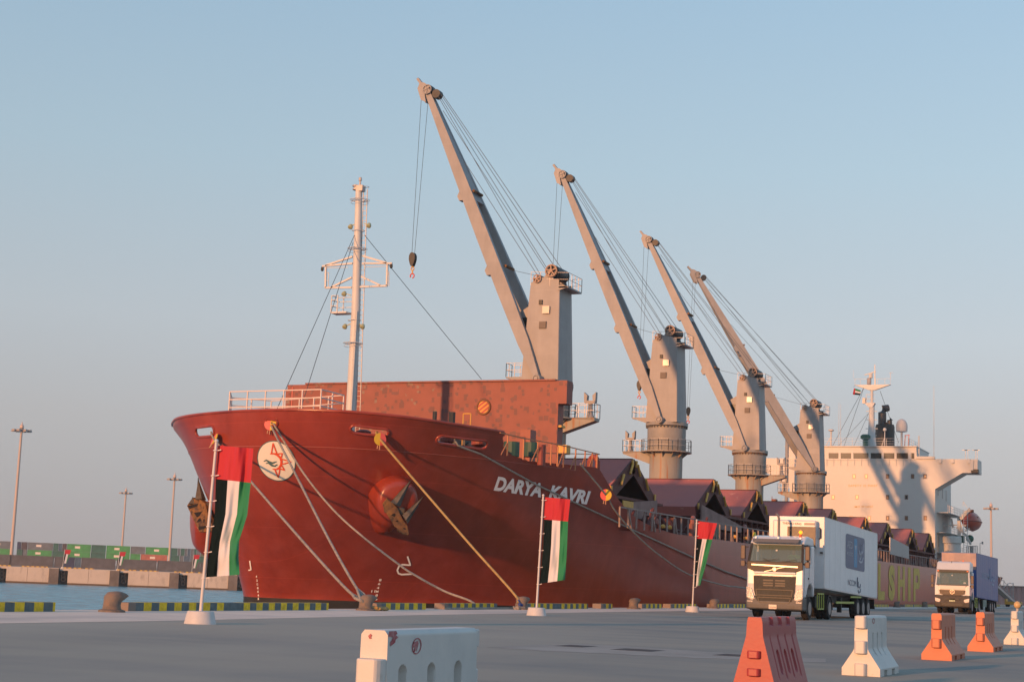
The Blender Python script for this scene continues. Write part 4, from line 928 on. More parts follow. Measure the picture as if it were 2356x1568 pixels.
    mb = MB(); z = 20.25; mb.box(X0-.22, X0+.36, fy(z)-.05, fy(z), z-.27, z+.27); mb.build('louvre_frame', mat('louvre_frame_dark', (.08, .075, .07), .6), P)
    mb = MB()
    for k in range(7): mb.box(X0-.18, X0+.32, fy(z)-.08, fy(z)-.04, z-.22+k*.07, z-.18+k*.07)
    mb.build('louvre', mat('louvre_slat', (.22, .19, .16), .6), P)
    # operator cab on the jib side
    mb = MB(); mb.hexa([(X0-2.0, Yc-.8, 20.0), (X0-1.15, Yc-.8, 19.6), (X0-1.15, Yc+.8, 19.6), (X0-2.0, Yc+.8, 20.0), (X0-2.25, Yc-.8, 21.4), (X0-1.05, Yc-.8, 22.1), (X0-1.05, Yc+.8, 22.1), (X0-2.25, Yc+.8, 21.4)]); mb.build('operator_cab', crane_paint, P)
    mb = MB(); mb.hexa([(X0-2.02, Yc-.82, 20.1), (X0-1.35, Yc-.82, 19.9), (X0-1.35, Yc-.80, 19.9), (X0-2.02, Yc-.80, 20.1), (X0-2.2, Yc-.82, 21.0), (X0-1.35, Yc-.82, 21.0), (X0-1.35, Yc-.80, 21.0), (X0-2.2, Yc-.80, 21.0)])
    mb.hexa([(X0-2.04, Yc-.7, 20.1), (X0-2.02, Yc-.7, 20.1), (X0-2.02, Yc+.7, 20.1), (X0-2.04, Yc+.7, 20.1), (X0-2.26, Yc-.7, 21.2), (X0-2.2, Yc-.7, 21.2), (X0-2.2, Yc+.7, 21.2), (X0-2.26, Yc+.7, 21.2)])
    mb.build('cab_window', glass_dark, P)
    mb = MB()
    for yy in (-.9, -.6): mb.bar((X0-1.55, Yc+yy, 16.2), (X0-1.3, Yc+yy, 20.0), .05)
    for k in range(12): mb.bar((X0-1.54+.02*k, Yc-.9, 16.4+.3*k), (X0-1.54+.02*k, Yc-.6, 16.4+.3*k), .03)
    mb.build('ladder', grey_steel, P)
    # platform with rail, crutch arm
    mb = MB(); mb.lathe((X0, Yc, 13.25), [(1.75, 0), (2.35, .0), (2.35, .1), (1.75, .1)], n=32)
    sgn = -1 if i in (1, 3) else 1
    e_ = X0+sgn*4.05; mb.hexa([(X0+sgn*1.4, Yc-.5, 12.2), (X0+sgn*1.4, Yc+.5, 12.2), (e_, Yc+.5, 13.12), (e_, Yc-.5, 13.12), (X0+sgn*1.4, Yc-.6, 13.36), (X0+sgn*1.4, Yc+.6, 13.36), (e_, Yc+.6, 13.36), (e_, Yc-.6, 13.36)])
    for k in range(12):
        t = 2*pi*k/12+.13; c_, s_ = cos(t), sin(t); mb.prism([(X0+1.5*c_, Yc+1.5*s_, 12.75), (X0+1.5*c_, Yc+1.5*s_, 13.25), (X0+2.1*c_, Yc+2.1*s_, 13.25)], (.06*s_, -.06*c_, 0))
    mb.build('walkway_platform', rusty_paint, P)
    pts = [(X0+2.3*cos(t), Yc+2.3*sin(t), 13.35) for t in np.linspace(0, 2*pi, 17)]
    railing('walkway_rail', pts, 1.05, grey_steel, 2, .9, .02, P)
    railing('walkway_rail', [(X0+sgn*2.2, Yc-.6, 13.36), (e_, Yc-.6, 13.36), (e_, Yc+.6, 13.36), (X0+sgn*2.2, Yc+.6, 13.36)], 1.05, grey_steel, 2, .6, .02, P)
    cx = e_-sgn*.55; mb = MB(); mb.lathe((cx, Yc, 13.36), [(.33, 0), (.22, .3), (.16, 1.0), (.2, 1.15)], n=12); mb.box(cx-.42, cx+.42, Yc-.25, Yc+.25, 14.5, 14.66)
    for s in (-1, 1): mb.prism([(cx+s*.25, Yc-.2, 14.6), (cx+s*.45, Yc-.2, 14.6), (cx+s*.47, Yc-.2, 15.3), (cx+s*.2, Yc-.2, 15.05)], (0, .4, 0))
    mb.build('jib_rest', crane_paint, P)
    mb = MB(); mb.box(X0-3.1, X0-1.6, Yc-.9, Yc+.2, 16.35, 16.45); mb.hexa([(X0-1.6, Yc-.9, 15.9), (X0-1.5, Yc-.9, 15.9), (X0-1.5, Yc+.2, 15.9), (X0-1.6, Yc+.2, 15.9), (X0-3.0, Yc-.9, 16.35), (X0-1.5, Yc-.9, 16.35), (X0-1.5, Yc+.2, 16.35), (X0-3.0, Yc+.2, 16.35)]); mb.build('side_platform', crane_paint, P)
    railing('side_platform_rail', [(X0-1.7, Yc+.2, 16.45), (X0-3.1, Yc+.2, 16.45), (X0-3.1, Yc-.9, 16.45), (X0-1.7, Yc-.9, 16.45)], 1.05, grey_steel, 2, .7, .02, P)
    # jib
    (tx, ty), da = TIPS[i]; a_ = radians(da); dirv = Vector((-cos(a_), -sin(a_), 0)); side = Vector((sin(a_)*1., -cos(a_), 0))   # side points to the camera side
    nrm = np.array([sin(a_), -cos(a_), 0]); T = Vector(onplane((X0, Yc, 0), nrm, tx, ty)); O = Vector((X0, Yc, 16.05))
    foot = O+Vector((0, 0, .05)); J = T-foot; jd = J.normalized(); jn = jd.cross(side).normalized()
    if jn.dot(Vector((1, 0, 0))) < 0: jn = -jn     # jn: back side of the jib (towards the tower)
    L = J.length
    def jp(t, s, u): return foot+J*t+side*s+jn*u
    mb = MB(); ts = [0, .04, .12, .3, .5, .7, .85, .97, 1.0]
    hh = [.18, .28, .46, .53, .52, .44, .35, .26, .22]
    for sg in (1, -1):
        vs = []; 
        for t, h_ in zip(ts, hh):
            so_ = 2.15*(1-t)**1.0+.30*t; wi = .55 if t > .02 else .3
            for (s_, u_) in ((so_, -h_), (so_-wi*.9*(1-.55*t), -h_), (so_-wi*.9*(1-.55*t), h_), (so_, h_)): vs.append(jp(t, sg*s_, u_))
        K_ = len(ts); mb.add(vs, [(k*4+q, k*4+(q+1) % 4, (k+1)*4+(q+1) % 4, (k+1)*4+q) for k in range(K_-1) for q in range(4)]+[(0, 1, 2, 3), ((K_-1)*4+3, (K_-1)*4+2, (K_-1)*4+1, (K_-1)*4)])
    tt_ = [.60, .68, .78, .88, .99]
    vs = []
    for t in tt_:
        h_ = float(np.interp(t, ts, hh)); so_ = 2.15*(1-t)+.30*t-.03
        for (s_, u_) in ((so_, h_-.03), (-so_, h_-.03), (-so_, -h_+.06), (so_, -h_+.06)): vs.append(jp(t, s_, u_))
    mb.add(vs, [(k*4+q, k*4+(q+1) % 4, (k+1)*4+(q+1) % 4, (k+1)*4+q) for k in range(4) for q in range(4)]+[(0, 1, 2, 3), (19, 18, 17, 16)])
    jib = mb.build('jib', crane_paint, P)
    mb = MB(); mb.tube(jp(0, 2.35, 0), jp(0, 1.5, 0), .34, n=16); mb.tube(jp(0, -2.35, 0), jp(0, -1.5, 0), .34, n=16); mb.tube(jp(0, 2.45, 0), jp(0, 2.35, 0), .16, n=10)
    mb.ring(jp(0, 2.36, 0), .26, .07, axis=side); mb.box(X0-.5, X0+.5, Yc-1.5, Yc+1.5, 15.7, 16.1); mb.build('jib_foot_bearing', crane_paint, P)
    mb = MB()
    for t in (.37, .63):
        h_ = float(np.interp(t, ts, hh)); so_ = 2.15*(1-t)+.30*t
        A = jp(t, so_-.25, -h_-.42); mb.cut()
        mb.hexa([tuple(jp(t-.012, so_, -h_)), tuple(jp(t-.012, so_-.6, -h_)), tuple(jp(t+.018, so_-.6, -h_)), tuple(jp(t+.018, so_, -h_)), tuple(jp(t-.008, so_, -h_-.3)), tuple(jp(t-.008, so_-.6, -h_-.3)), tuple(jp(t+.008, so_-.6, -h_-.3)), tuple(jp(t+.008, so_, -h_-.3))])
    mb.each('guide_bracket', crane_paint, P)
    mb = MB()
    for t in (.37, .63): h_ = float(np.interp(t, ts, hh)); mb.cut(); mb.tube(jp(t, .8, h_+.12), jp(t, -.8, h_+.12), .12, n=8)
    mb.each('rope_guide_roller', rust, P)
    mb = MB(); mb.prism([jp(1.0, .42, -.25), jp(1.0, .42, .28), jp(1.018, .42, .35), jp(1.035, .42, .1), jp(1.045, .42, -.2), jp(1.03, .42, -.62), jp(.99, .42, -.72), jp(.975, .42, -.4)], -side*.1)
    mb.prism([jp(1.0, -.42, -.25), jp(1.0, -.42, .28), jp(1.018, -.42, .35), jp(1.035, -.42, .1), jp(1.045, -.42, -.2), jp(1.03, -.42, -.62), jp(.99, -.42, -.72), jp(.975, -.42, -.4)], side*.1)
    mb.bar(jp(1.02, 0, -.12), jp(1.066, 0, -.40), .42, .24, w2=.34, h2=.2); mb.build('jib_head', crane_paint, P)
    mb = MB(); mb.tube(jp(1.01, .3, .12), jp(1.01, -.3, .12), .42, n=20); mb.tube(jp(.985, .3, .62), jp(.985, -.3, .62), .36, n=20); mb.build('jib_head_sheave', dark, P, smooth=40)
    mb = MB(); mb.ring(jp(1.01, .46, .12), .36, .055, axis=side, n=22)
    for k in range(5): t = 2*pi*k/5; mb.bar(jp(1.01, .46, .12), jp(1.01, .46, .12)+jd*.33*cos(t)+jn*.33*sin(t), .06)
    mb.build('sheave_wheel', crane_paint, P)
    # ropes
    hk = onplane((X0, Yc, 0), nrm, *HOOKZ[i])[2]; H0 = jp(1.02, 0, -.62); hx, hy_ = H0.x, H0.y
    mb = MB()
    for s, u in ((.12, 0), (-.12, 0)):
        top = jp(1.012, s*2, -.5 if s > 0 else .0-.05); mb.tube(top, Vector((hx-dirv.x*(0 if s > 0 else .0), hy_, hk+.35))+dirv*(.12 if s > 0 else -.12), .018, n=5); mb.cut()
    mb.each('hoist_rope', wire, P)
    A1 = Vector((X0+.55, Yc, 24.88)); A2 = Vector((X0-.55, Yc, 24.15)); B1 = jp(.985, 0, .92); B2 = jp(.975, 0, .7)
    mb = MB()
    for s in (-.9, .9): mb.tube(A1+Vector((0, s, 0)), B1+side*-s*.3, .023, n=5); mb.cut()
    for s in (-1.0, .8): mb.tube(A2+Vector((.25+.2*s, s, .05)), B2+side*-s*.3, .022, n=5); mb.cut()
    mb.tube(A2+Vector((-.3, .1, -.25)), jp(.74, .1, .6), .021, n=5); mb.cut(); mb.tube(A2+Vector((.55, -.4, .1)), jp(.93, -.1, .5), .021, n=5)
    mb.each('luffing_rope', wire, P)
    mb = MB(); mb.tube((X0-.2, Yc-1.2, 24.0), jp(.36, .3, .7), .016, n=5); mb.build('cable_line', wire, P)
    mb = MB(); c_ = Vector((hx, hy_, hk)); 
    vs = []; prof = [(.0, .48), (.16, .42), (.26, .2), (.26, -.1), (.18, -.4), (.09, -.62)]
    for k in range(8):      # flat sheave block, three cheek discs
        pass
    for oy in (-.16, 0, .16):
        o_ = side*oy; pr_ = [c_+o_+dirv*x+Vector((0, 0, z)) for x, z in ([(-x, z) for x, z in prof]+[(x, z) for x, z in prof[::-1]])]; mb.prism(pr_, side*.07)
    mb.build('hook_block', black, P)
    mb = MB(); mb.ring(c_+Vector((0, 0, -.82)), .13, .045, axis=side, n=14); mb.tube(c_+Vector((0, 0, -.62)), c_+Vector((0, 0, -.72)), .1, n=8); mb.tube(c_+Vector((0, 0, -.95)), c_+Vector((0, 0, -1.2)), .06, n=8); mb.build('swivel', yellow, P)
    mb = MB(); mb.ring(c_+Vector((0, 0, -1.4)), .17, .055, axis=side, n=18, arc=(-pi*.2, pi*1.45)); mb.build('hook', mat('red_hook', (.55, .05, .04), .5), P)
for i in range(4): crane(i)

# ------------------------------------------------- superstructure
YH = 231.
def hy(a, b, Y=YH): return PY(Y, (3250+a/2.0907)/1.7385, (1400+b/2.0907)/1.7385)
xl, xr = XC-10.33, XC+10.33; wz1 = 20.15; wzb = float(hy(1388, 1025)[2]); wzs = float(hy(1023, 1160)[2])
mb = MB(); mb.box(xl, xr, YH, YH+15, 4.3, 17.6); mb.box(XC-9.5, XC+9.0, YH+15, YH+22, 4.3, 14)
for s in (1, -1):
    e = XC+s*16.13; m_x = XC+s*14.1; xi = XC+s*10.33
    mb.hexa([(xi, YH, wzs), (m_x, YH, wzb), (m_x, YH+4.2, wzb), (xi, YH+4.2, wzs), (xi, YH, wz1), (m_x, YH, wz1), (m_x, YH+4.2, wz1), (xi, YH+4.2, wz1)])
    mb.box(min(m_x, e), max(m_x, e), YH, YH+4.2, wzb, wz1)
mb.box(xl, xr, YH, YH+15, 17.6, wz1)
house = mb.build('superstructure', white_ship, ship)
wx0 = XC-11.; wx1 = float(hy(866, 850)[0]); wt = float(hy(500, 806)[2]); wb = 20.15
mb = MB(); mb.box(wx0, wx1, YH+.25, YH+11, wb, wt-.0); mb.box(wx0-.15, wx1+.1, YH, YH+11.3, wt, wt+.12); mb.build('wheelhouse', white_ship, house)
mb = MB()
for a, b in ((130, 217), (232, 323), (338, 468), (483, 577), (592, 686), (700, 795), (827, 855)):
    p0, p1 = hy(a, 903), hy(b, 858); mb.cut(); mb.box(p0[0], p1[0], YH+.15, YH+.26, p0[2], p1[2])
mb.each('bridge_window', glass_dark, house)
mb = MB()
for a in (124, 225, 331, 476, 585, 693, 811, 860): p0 = hy(a, 905); p1 = hy(a, 855); mb.cut(); mb.box(p0[0]-.16, p0[0]+.16, YH+.11, YH+.22, p0[2]-.05, p1[2]+.05)
mb.each('window_post', white_ship, house)
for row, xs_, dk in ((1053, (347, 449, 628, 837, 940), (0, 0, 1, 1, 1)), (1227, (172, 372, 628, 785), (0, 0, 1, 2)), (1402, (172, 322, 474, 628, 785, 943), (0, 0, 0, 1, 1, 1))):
    for a, d in zip(xs_, dk):
        p0, p1 = hy(a-14, row+19), hy(a+14, row-19); mb = MB(); mb.box(p0[0], p1[0], YH-.03, YH+.02, p0[2], p1[2])
        w_ = mb.build('window', [mat('frame_painted_shaded', (.20, .14, .11), .6), mat('frame_painted_lit', (.62, .45, .32), .6)][0 if d else 1], house)  # sunlit and shaded frame tones are painted in, picked per window
        q = MB(); q.box(p0[0]+.13, p1[0]-.1, YH-.05, YH-.03, p0[2]+.1, p1[2]-.12); q.build('pane', [glass_gold, mat('pane_brown', (.22, .12, .07), .2), glass_dark][d] if d else mat('bright_gold_pane', (.85, .62, .32), .35), w_)  # pane tone picked by the same flag
mb = MB(); a0 = hy(300, 1140); a1 = hy(545, 1140); a2 = hy(300, 1122); a0[1] = a1[1] = a2[1] = YH-.02; put_text(mb, 'SAFETY IS FIRST', quad_fn(a0, a1, a2), bold=.01, spacing=1.25)
a0 = hy(350, 1315); a1 = hy(505, 1315); a2 = hy(350, 1298); a0[1] = a1[1] = a2[1] = YH-.02; put_text(mb, 'IMO 9716937', quad_fn(a0, a1, a2), bold=.01, spacing=1.2)
mb.build('superstructure_lettering', mat('faded_gold_lettering', (.62, .40, .12), .6), house)
# wing details, rails, flood lamps
mb = MB()
p = hy(1345, 940); mb.box(p[0]-.3, XC+16.2, YH-.12, YH+1.2, wzb+.0, wzb+.5)
mb.build('wing_end_opening', black, house)
mb = MB()
for a in (1070, 1172, 1310): p = hy(a, 930); mb.cut(); mb.box(p[0]-.18, p[0]+.18, YH-.25, YH, p[2]-.25, p[2]+.35)
p = hy(1330, 960); mb.cut(); mb.box(p[0]-.2, p[0]+.25, YH-.2, YH, 18.6, 20.0)
p0, p1 = hy(865, 925), hy(1025, 905); mb.cut(); mb.box(p0[0], p1[0], YH-.2, YH+.2, 20.15, 20.5)
mb.each('wing_fitting', white_ship, house)
mb = MB()
for k, a in enumerate(range(120, 860, 58)): p = hy(a, 910); q = hy(a, 965); mb.bar((p[0], YH-.12, q[2]), (p[0], YH-.12, p[2]), .05)
p0, p1 = hy(110, 915), hy(865, 912); mb.bar((p0[0], YH-.12, p0[2]), (p1[0], YH-.12, p1[2]), .05)
mb.build('bridge_front_rail', white_ship, house)
mb = MB()
for (a, b) in ((1272, 900), (1292, 900), (1358, 900), (1372, 900)): p = hy(a, b); q = hy(a, 830); mb.cut(); mb.bar((p[0], YH+.8, 20.1), (p[0], YH+.8, q[2]), .05); mb.bar((p[0]-.45, YH+.8, q[2]), (p[0]+.3, YH+.8, q[2]), .09)
mb.each('wing_lamp_post', grey_steel, house)
mb = MB(); 
mb.build('x', white_ship) if False else None
railing('monkey_island_rail', [(wx0, YH+.3, wt+.1), (wx1-1, YH+.3, wt+.1), (wx1-1, YH+9, wt+.1)], 1.1, white, 3, 1.6, .02, house)
# radar mast
RM = YH+4
def rm(a, b, Y=RM): return tuple(hy(a, b, Y))
mb = MB(); c0 = rm(492, 806); c1 = rm(497, 470); mb.tube((c0[0], RM, c0[2]), (c0[0], RM, c0[2]+2.5), .75, .48, 12); mb.tube((c0[0], RM, c0[2]+2), (c1[0], RM, c1[2]), .48, .40, 12); mb.tube((c1[0], RM, c1[2]), rm(497, 300), .22, .2, 10)
mb.prism([(rm(453, 806)[0], RM-.06, c0[2]), (rm(540, 806)[0], RM-.06, c0[2]), (rm(505, 730)[0], RM-.06, rm(505, 730)[2]), (rm(480, 730)[0], RM-.06, rm(505, 730)[2])], (0, .12, 0))
rmast = mb.build('radar_mast', white, house)
mb = MB(); A, B = rm(350, 292), rm(655, 292); mb.hexa([(rm(480, 335)[0], RM-.3, rm(480, 335)[2]), (rm(525, 335)[0], RM-.3, rm(480, 335)[2]), (rm(525, 335)[0], RM+.3, rm(480, 335)[2]), (rm(480, 335)[0], RM+.3, rm(480, 335)[2]), (A[0], RM-.3, A[2]), (B[0], RM-.3, A[2]), (B[0], RM+.3, A[2]), (A[0], RM+.3, A[2])])
mb.cut(); mb.prism([(rm(440, 445)[0], RM-.5, rm(440, 445)[2]), (rm(525, 445)[0], RM-.5, rm(440, 445)[2]), (rm(505, 480)[0], RM-.5, rm(505, 480)[2]), (rm(475, 480)[0], RM-.5, rm(505, 480)[2])], (0, 1, 0))
for b, w_ in ((510, 45), (580, 45), (655, 50), (712, 40)): p0, p1 = rm(495-w_, b), rm(495+w_, b); mb.cut(); mb.bar(p0, p1, .1)
mb.each('crosstree', white, rmast)
mb = MB(); 
for a in (355, 400, 545, 605, 650): p = rm(a, 290); q = rm(a, 238); mb.bar(p, q, .035)
mb.bar(rm(345, 240), rm(460, 240), .035); mb.bar(rm(530, 240), rm(655, 236), .035)
mb.bar(rm(342, 232), rm(342, 165), .03); mb.bar(rm(652, 235), rm(652, 185), .05); mb.bar(rm(640, 190), rm(675, 186), .05); mb.bar(rm(521, 290), rm(521, 120), .13, w2=.05); mb.bar(rm(521, 180), rm(530, 290), .06)
mb.build('mast_rail', white, rmast)
mb = MB(); mb.bar(rm(435, 207), rm(530, 178), .16, .12); mb.tube(rm(487, 192), rm(487, 232), .26, .3, 10); mb.build('radar_scanner', white, rmast)
mb = MB(); p = rm(473, 285); mb.lathe((p[0], RM, p[2]), [(.3, 0), (.35, .1), (.3, .25), (.35, .4), (.3, .6), (.35, .75), (.25, .95)], n=12); mb.box(p[0]-.9, p[0]-.5, RM-.3, RM+.3, rm(455, 445)[2], rm(455, 400)[2]); mb.build('satellite_unit', grey_steel, rmast)
mb = MB()
for a in (450, 500): mb.bar(rm(a, 440), rm(a, 375), .06)
for b in (370, 405, 440): mb.bar(rm(445, b), rm(525, b), .06)
mb.build('mast_cage', white, rmast)
mb = MB(); A = rm(480, 330); 
for (a, b) in ((165, 804), (262, 804), (720, 770)): mb.tube(rm(430 if a < 400 else 565, 310 if a < 400 else 340), rm(a, b), .03, n=5)
for (a, b) in ((345, 800), (215, 800)): mb.tube(rm(470, 525), rm(a, b), .025, n=5)
mb.build('mast_stay', wire, rmast)
# pennant flag on the halyard (hung from the mast: its own thing)
o = empty('ensign_flag', rm(345, 318, RM-.4), 'small red, green, white and black flag flying below the crosstree of the radar mast', 'flag')
def quadm(mb, a, b, c, d, mi, Y=RM-.4): mb.add([rm(*a, Y), rm(*b, Y), rm(*c, Y), rm(*d, Y)], [(0, 1, 2, 3)], mi)
mb = MB(); quadm(mb, (346, 318), (358, 320), (352, 372), (336, 370), 0)
for k, m_i in enumerate((1, 2, 3)): quadm(mb, (358-2*k, 320+17*k), (403-1*k, 334+14*k), (402-1*k, 348+14*k), (356-2*k, 337+17*k), m_i)
mb.build('cloth', [flag_red, flag_grn, flag_wht, flag_blk], o); mb = MB(); mb.tube(rm(346, 312, RM-.4), rm(350, 292), .015, n=4); mb.build('halyard', wire, o)
# funnel
FYY = YH+14
def fn_(a, b): return tuple(hy(a, b, FYY))
mb = MB(); p0, p1 = fn_(525, 806), fn_(686, 630); cxf = (p0[0]+p1[0])/2; rf = (p1[0]-p0[0])/2; zb0 = 20.; ztf = p1[2]
mb.lathe((cxf, FYY, zb0), [(rf, 0), (rf, ztf-zb0-.2), (rf*.92, ztf-zb0+.15)], n=28); fun = mb.build('funnel', black, house, smooth=40)
mb = MB(); p = fn_(583, 610); q = fn_(595, 490); mb.path([(p[0], FYY, ztf), (p[0], FYY, q[2]-.6), (p[0]+.3, FYY, q[2]+.05), (p[0]+.9, FYY+.3, q[2]+.2)], [.62, .62, .62, .5], 12); p = fn_(650, 610); mb.path([(p[0], FYY-.5, ztf), (p[0], FYY-.5, fn_(650, 590)[2]), (p[0]+.25, FYY-.5, fn_(650, 575)[2])], .38, 10)
mb.tube((fn_(622, 610)[0], FYY, ztf), (fn_(622, 600)[0], FYY, fn_(622, 602)[2]), .2, n=8); mb.build('exhaust_pipe', mat('sooty_pipe', (.05, .055, .06), .45, var=.4, scale=1), fun, smooth=50)
# domes, vents and aerials on the bridge roof
p = hy(746, 680, YH+5); mb = MB(); mb.tube((p[0], YH+5, hy(746, 806, YH+5)[2]), (p[0], YH+5, p[2]), .16, n=10); mb.lathe((p[0], YH+5, p[2]), [(.3, -.1), (.80, 0), (.84, .7), (.8, 1.05), (.66, 1.45), (.42, 1.72), (.16, 1.84), (.01, 1.85)], n=24); mb.build('radome', mat('pale_radome', (.46, .47, .47), .5), house, smooth=40)
p = hy(420, 806); mb = MB(); mb.lathe((p[0], YH+2, wt), [(.4, 0), (.4, 1.2), (.72, 1.35), (.72, 1.75), (.45, 1.95)], n=14); mb.build('mushroom_vent', green, house)
p = hy(587, 806); mb = MB(); mb.tube((p[0], YH+1.5, wt), (p[0], YH+1.5, wt+2.3), .06, n=6); mb.sphere((p[0], YH+1.5, wt+2.6), .26); mb.bar((p[0]-.5, YH+1.5, wt), (p[0], YH+1.5, wt+1.5), .06); mb.build('small_aerial_dome', white, house)
mb = MB()
for (a, t_, w_) in ((1006, 290, .03), (205, 430, .02), (220, 440, .02), (880, 710, .09)): p = hy(a, 890); q = hy(a, t_); mb.cut(); mb.tube((p[0], YH+1, 20.2), (p[0], YH+1, q[2]), w_+.02, w_, 6)
mb.each('whip_aerial', white, house)
p = hy(140, 806); mb = MB(); mb.tube((p[0], YH+1.2, wt), (p[0], YH+1.2, hy(140, 665)[2]), .13, n=8); mb.lathe((p[0], YH+1.2, hy(140, 672)[2]), [(.2, 0), (.42, .1), (.42, .25), (.2, .35)], n=12); mb.bar((p[0]-.9, YH+1.2, wt), (p[0], YH+1.2, wt+1.6), .08); mb.build('search_lamp_post', white, house)
mb = MB()
for a, t_ in ((770, 710), (800, 712)): mb.bar(hy(a, 806, YH+3), hy(a+6, t_, YH+3), .1); 
mb.bar(hy(770, 712, YH+3), hy(812, 708, YH+3), .1); mb.build('red_white_frame', mat('red_frame', (.5, .16, .12), .6), house)
# side of the house: doors, ladders, tank, life-raft canister
mb = MB()
for y, z0_ in ((233.5, 15.2), (237.5, 15), (241, 14.8), (234, 8)): mb.cut(); mb.box(xr-.02, xr+.03, y, y+.45, z0_, z0_+1.6)
mb.each('side_window', mat('side_window_dark', (.05, .06, .065), .3), house)
mb = MB()
for z in (7.2, 10.0, 12.8): mb.box(xr, xr+1.6, YH+1.5, YH+17, z-.08, z)
mb.box(xr, xr+4.2, YH+6, YH+14, 6.9, 7.05); mb.box(XC-5, xr+1.6, YH+20, 262, 6.9, 7.0)
mb.build('side_deck', white_ship, house)
for z in (7.2, 10.0, 12.8): railing('side_deck_rail', [(xr+1.55, YH+1.5, z), (xr+1.55, YH+17, z)], 1.05, grey_steel, 3, 1.5, .02, house)
mb = MB(); mb.lathe((xr+1.9, YH+3, 6.3), [(1.15, 0), (1.15, 2.2), (1.3, 2.25), (1.3, 3.1), (1.15, 3.2)], n=20); mb.build('vent_trunk', white_ship, house)
mb = MB()
for x in (xr+3.2, xr+3.75): mb.bar((x, YH+5, 5), (x, YH+5, 13.4), .07)
for k in range(26): mb.bar((xr+3.2, YH+5, 5.2+.32*k), (xr+3.75, YH+5, 5.2+.32*k), .05)
mb.build('boat_deck_ladder', white, house)
# davits
def zl(a, b): return ((3700+a/3.136)/1.7385, (1950+b/3.136)/1.7385)
LY = YH+9
def lp(a, b, Y=LY): return tuple(PY(Y, *zl(a, b)))
mb = MB()
for Yd in (LY-2.2, LY+3.0):
    mb.cut()
    for seg, w_ in ((((425, 380), (428, 760)), .42), (((440, 400), (565, 265)), .42), (((400, 490), (520, 600)), .3), (((520, 600), (575, 710)), .3), (((425, 400), (480, 560)), .16), (((330, 380), (350, 500)), .25), (((235, 465), (400, 465)), .18), (((480, 590), (455, 470)), .1), (((470, 465), (515, 475)), .22), (((500, 540), (560, 510)), .2)):
        mb.bar(lp(*seg[0], Y=Yd), lp(*seg[1], Y=Yd), w_)
for seg in (((480, 170), (530, 250)), ((480, 170), (478, 230)), ((415, 370), (520, 280))): mb.bar(lp(*seg[0]), lp(*seg[1]), .05)
mb.each('boat_davit', white_ship, house)
mb = MB(); p = lp(575, 640); mb.sphere((p[0], LY-1, p[2]), .55); mb.box(p[0]-1.9, p[0]-.8, LY-1.4, LY-.4, p[2]-.6, p[2]+.4); mb.build('davit_winch', green, house)
mb = MB(); 
for a in (520, 545, 605, 625, 640, 660, 690): p = lp(a, 800); mb.bar((p[0], LY, p[2]-1), (p[0], LY, lp(a, 730)[2]), .08)
mb.bar(lp(515, 735), lp(655, 725), .08); mb.box(lp(565, 800)[0], lp(605, 800)[0], LY-.5, LY+.5, lp(565, 800)[2]-1.2, lp(565, 725)[2]); mb.bar(lp(690, 800), lp(690, 690), .07); mb.bar(lp(690, 690), lp(720, 688), .06); mb.box(lp(712, 700)[0], lp(730, 700)[0], LY-.2, LY+.2, lp(712, 705)[2], lp(712, 672)[2])
mb.build('boat_deck_rail', grey_steel, house)
o = empty('life_ring', lp(372, 745, LY-3), 'red and white life ring on the rail below the lifeboat davit', 'life ring')
mb = MB(); mb.ring(lp(372, 745, LY-3), .42, .12, axis=(0, 1, 0), n=24, m=8); mb.build('ring', mat('life_ring_red', (.50, .12, .09), .6), o)
mb = MB()
for k in range(4): t = k*pi/2+.4; mb.cut(); mb.ring(lp(372, 745, LY-3), .42, .13, axis=(0, 1, 0), n=4, m=8, arc=(t, t+.35))
mb.each('white_band', white, o)
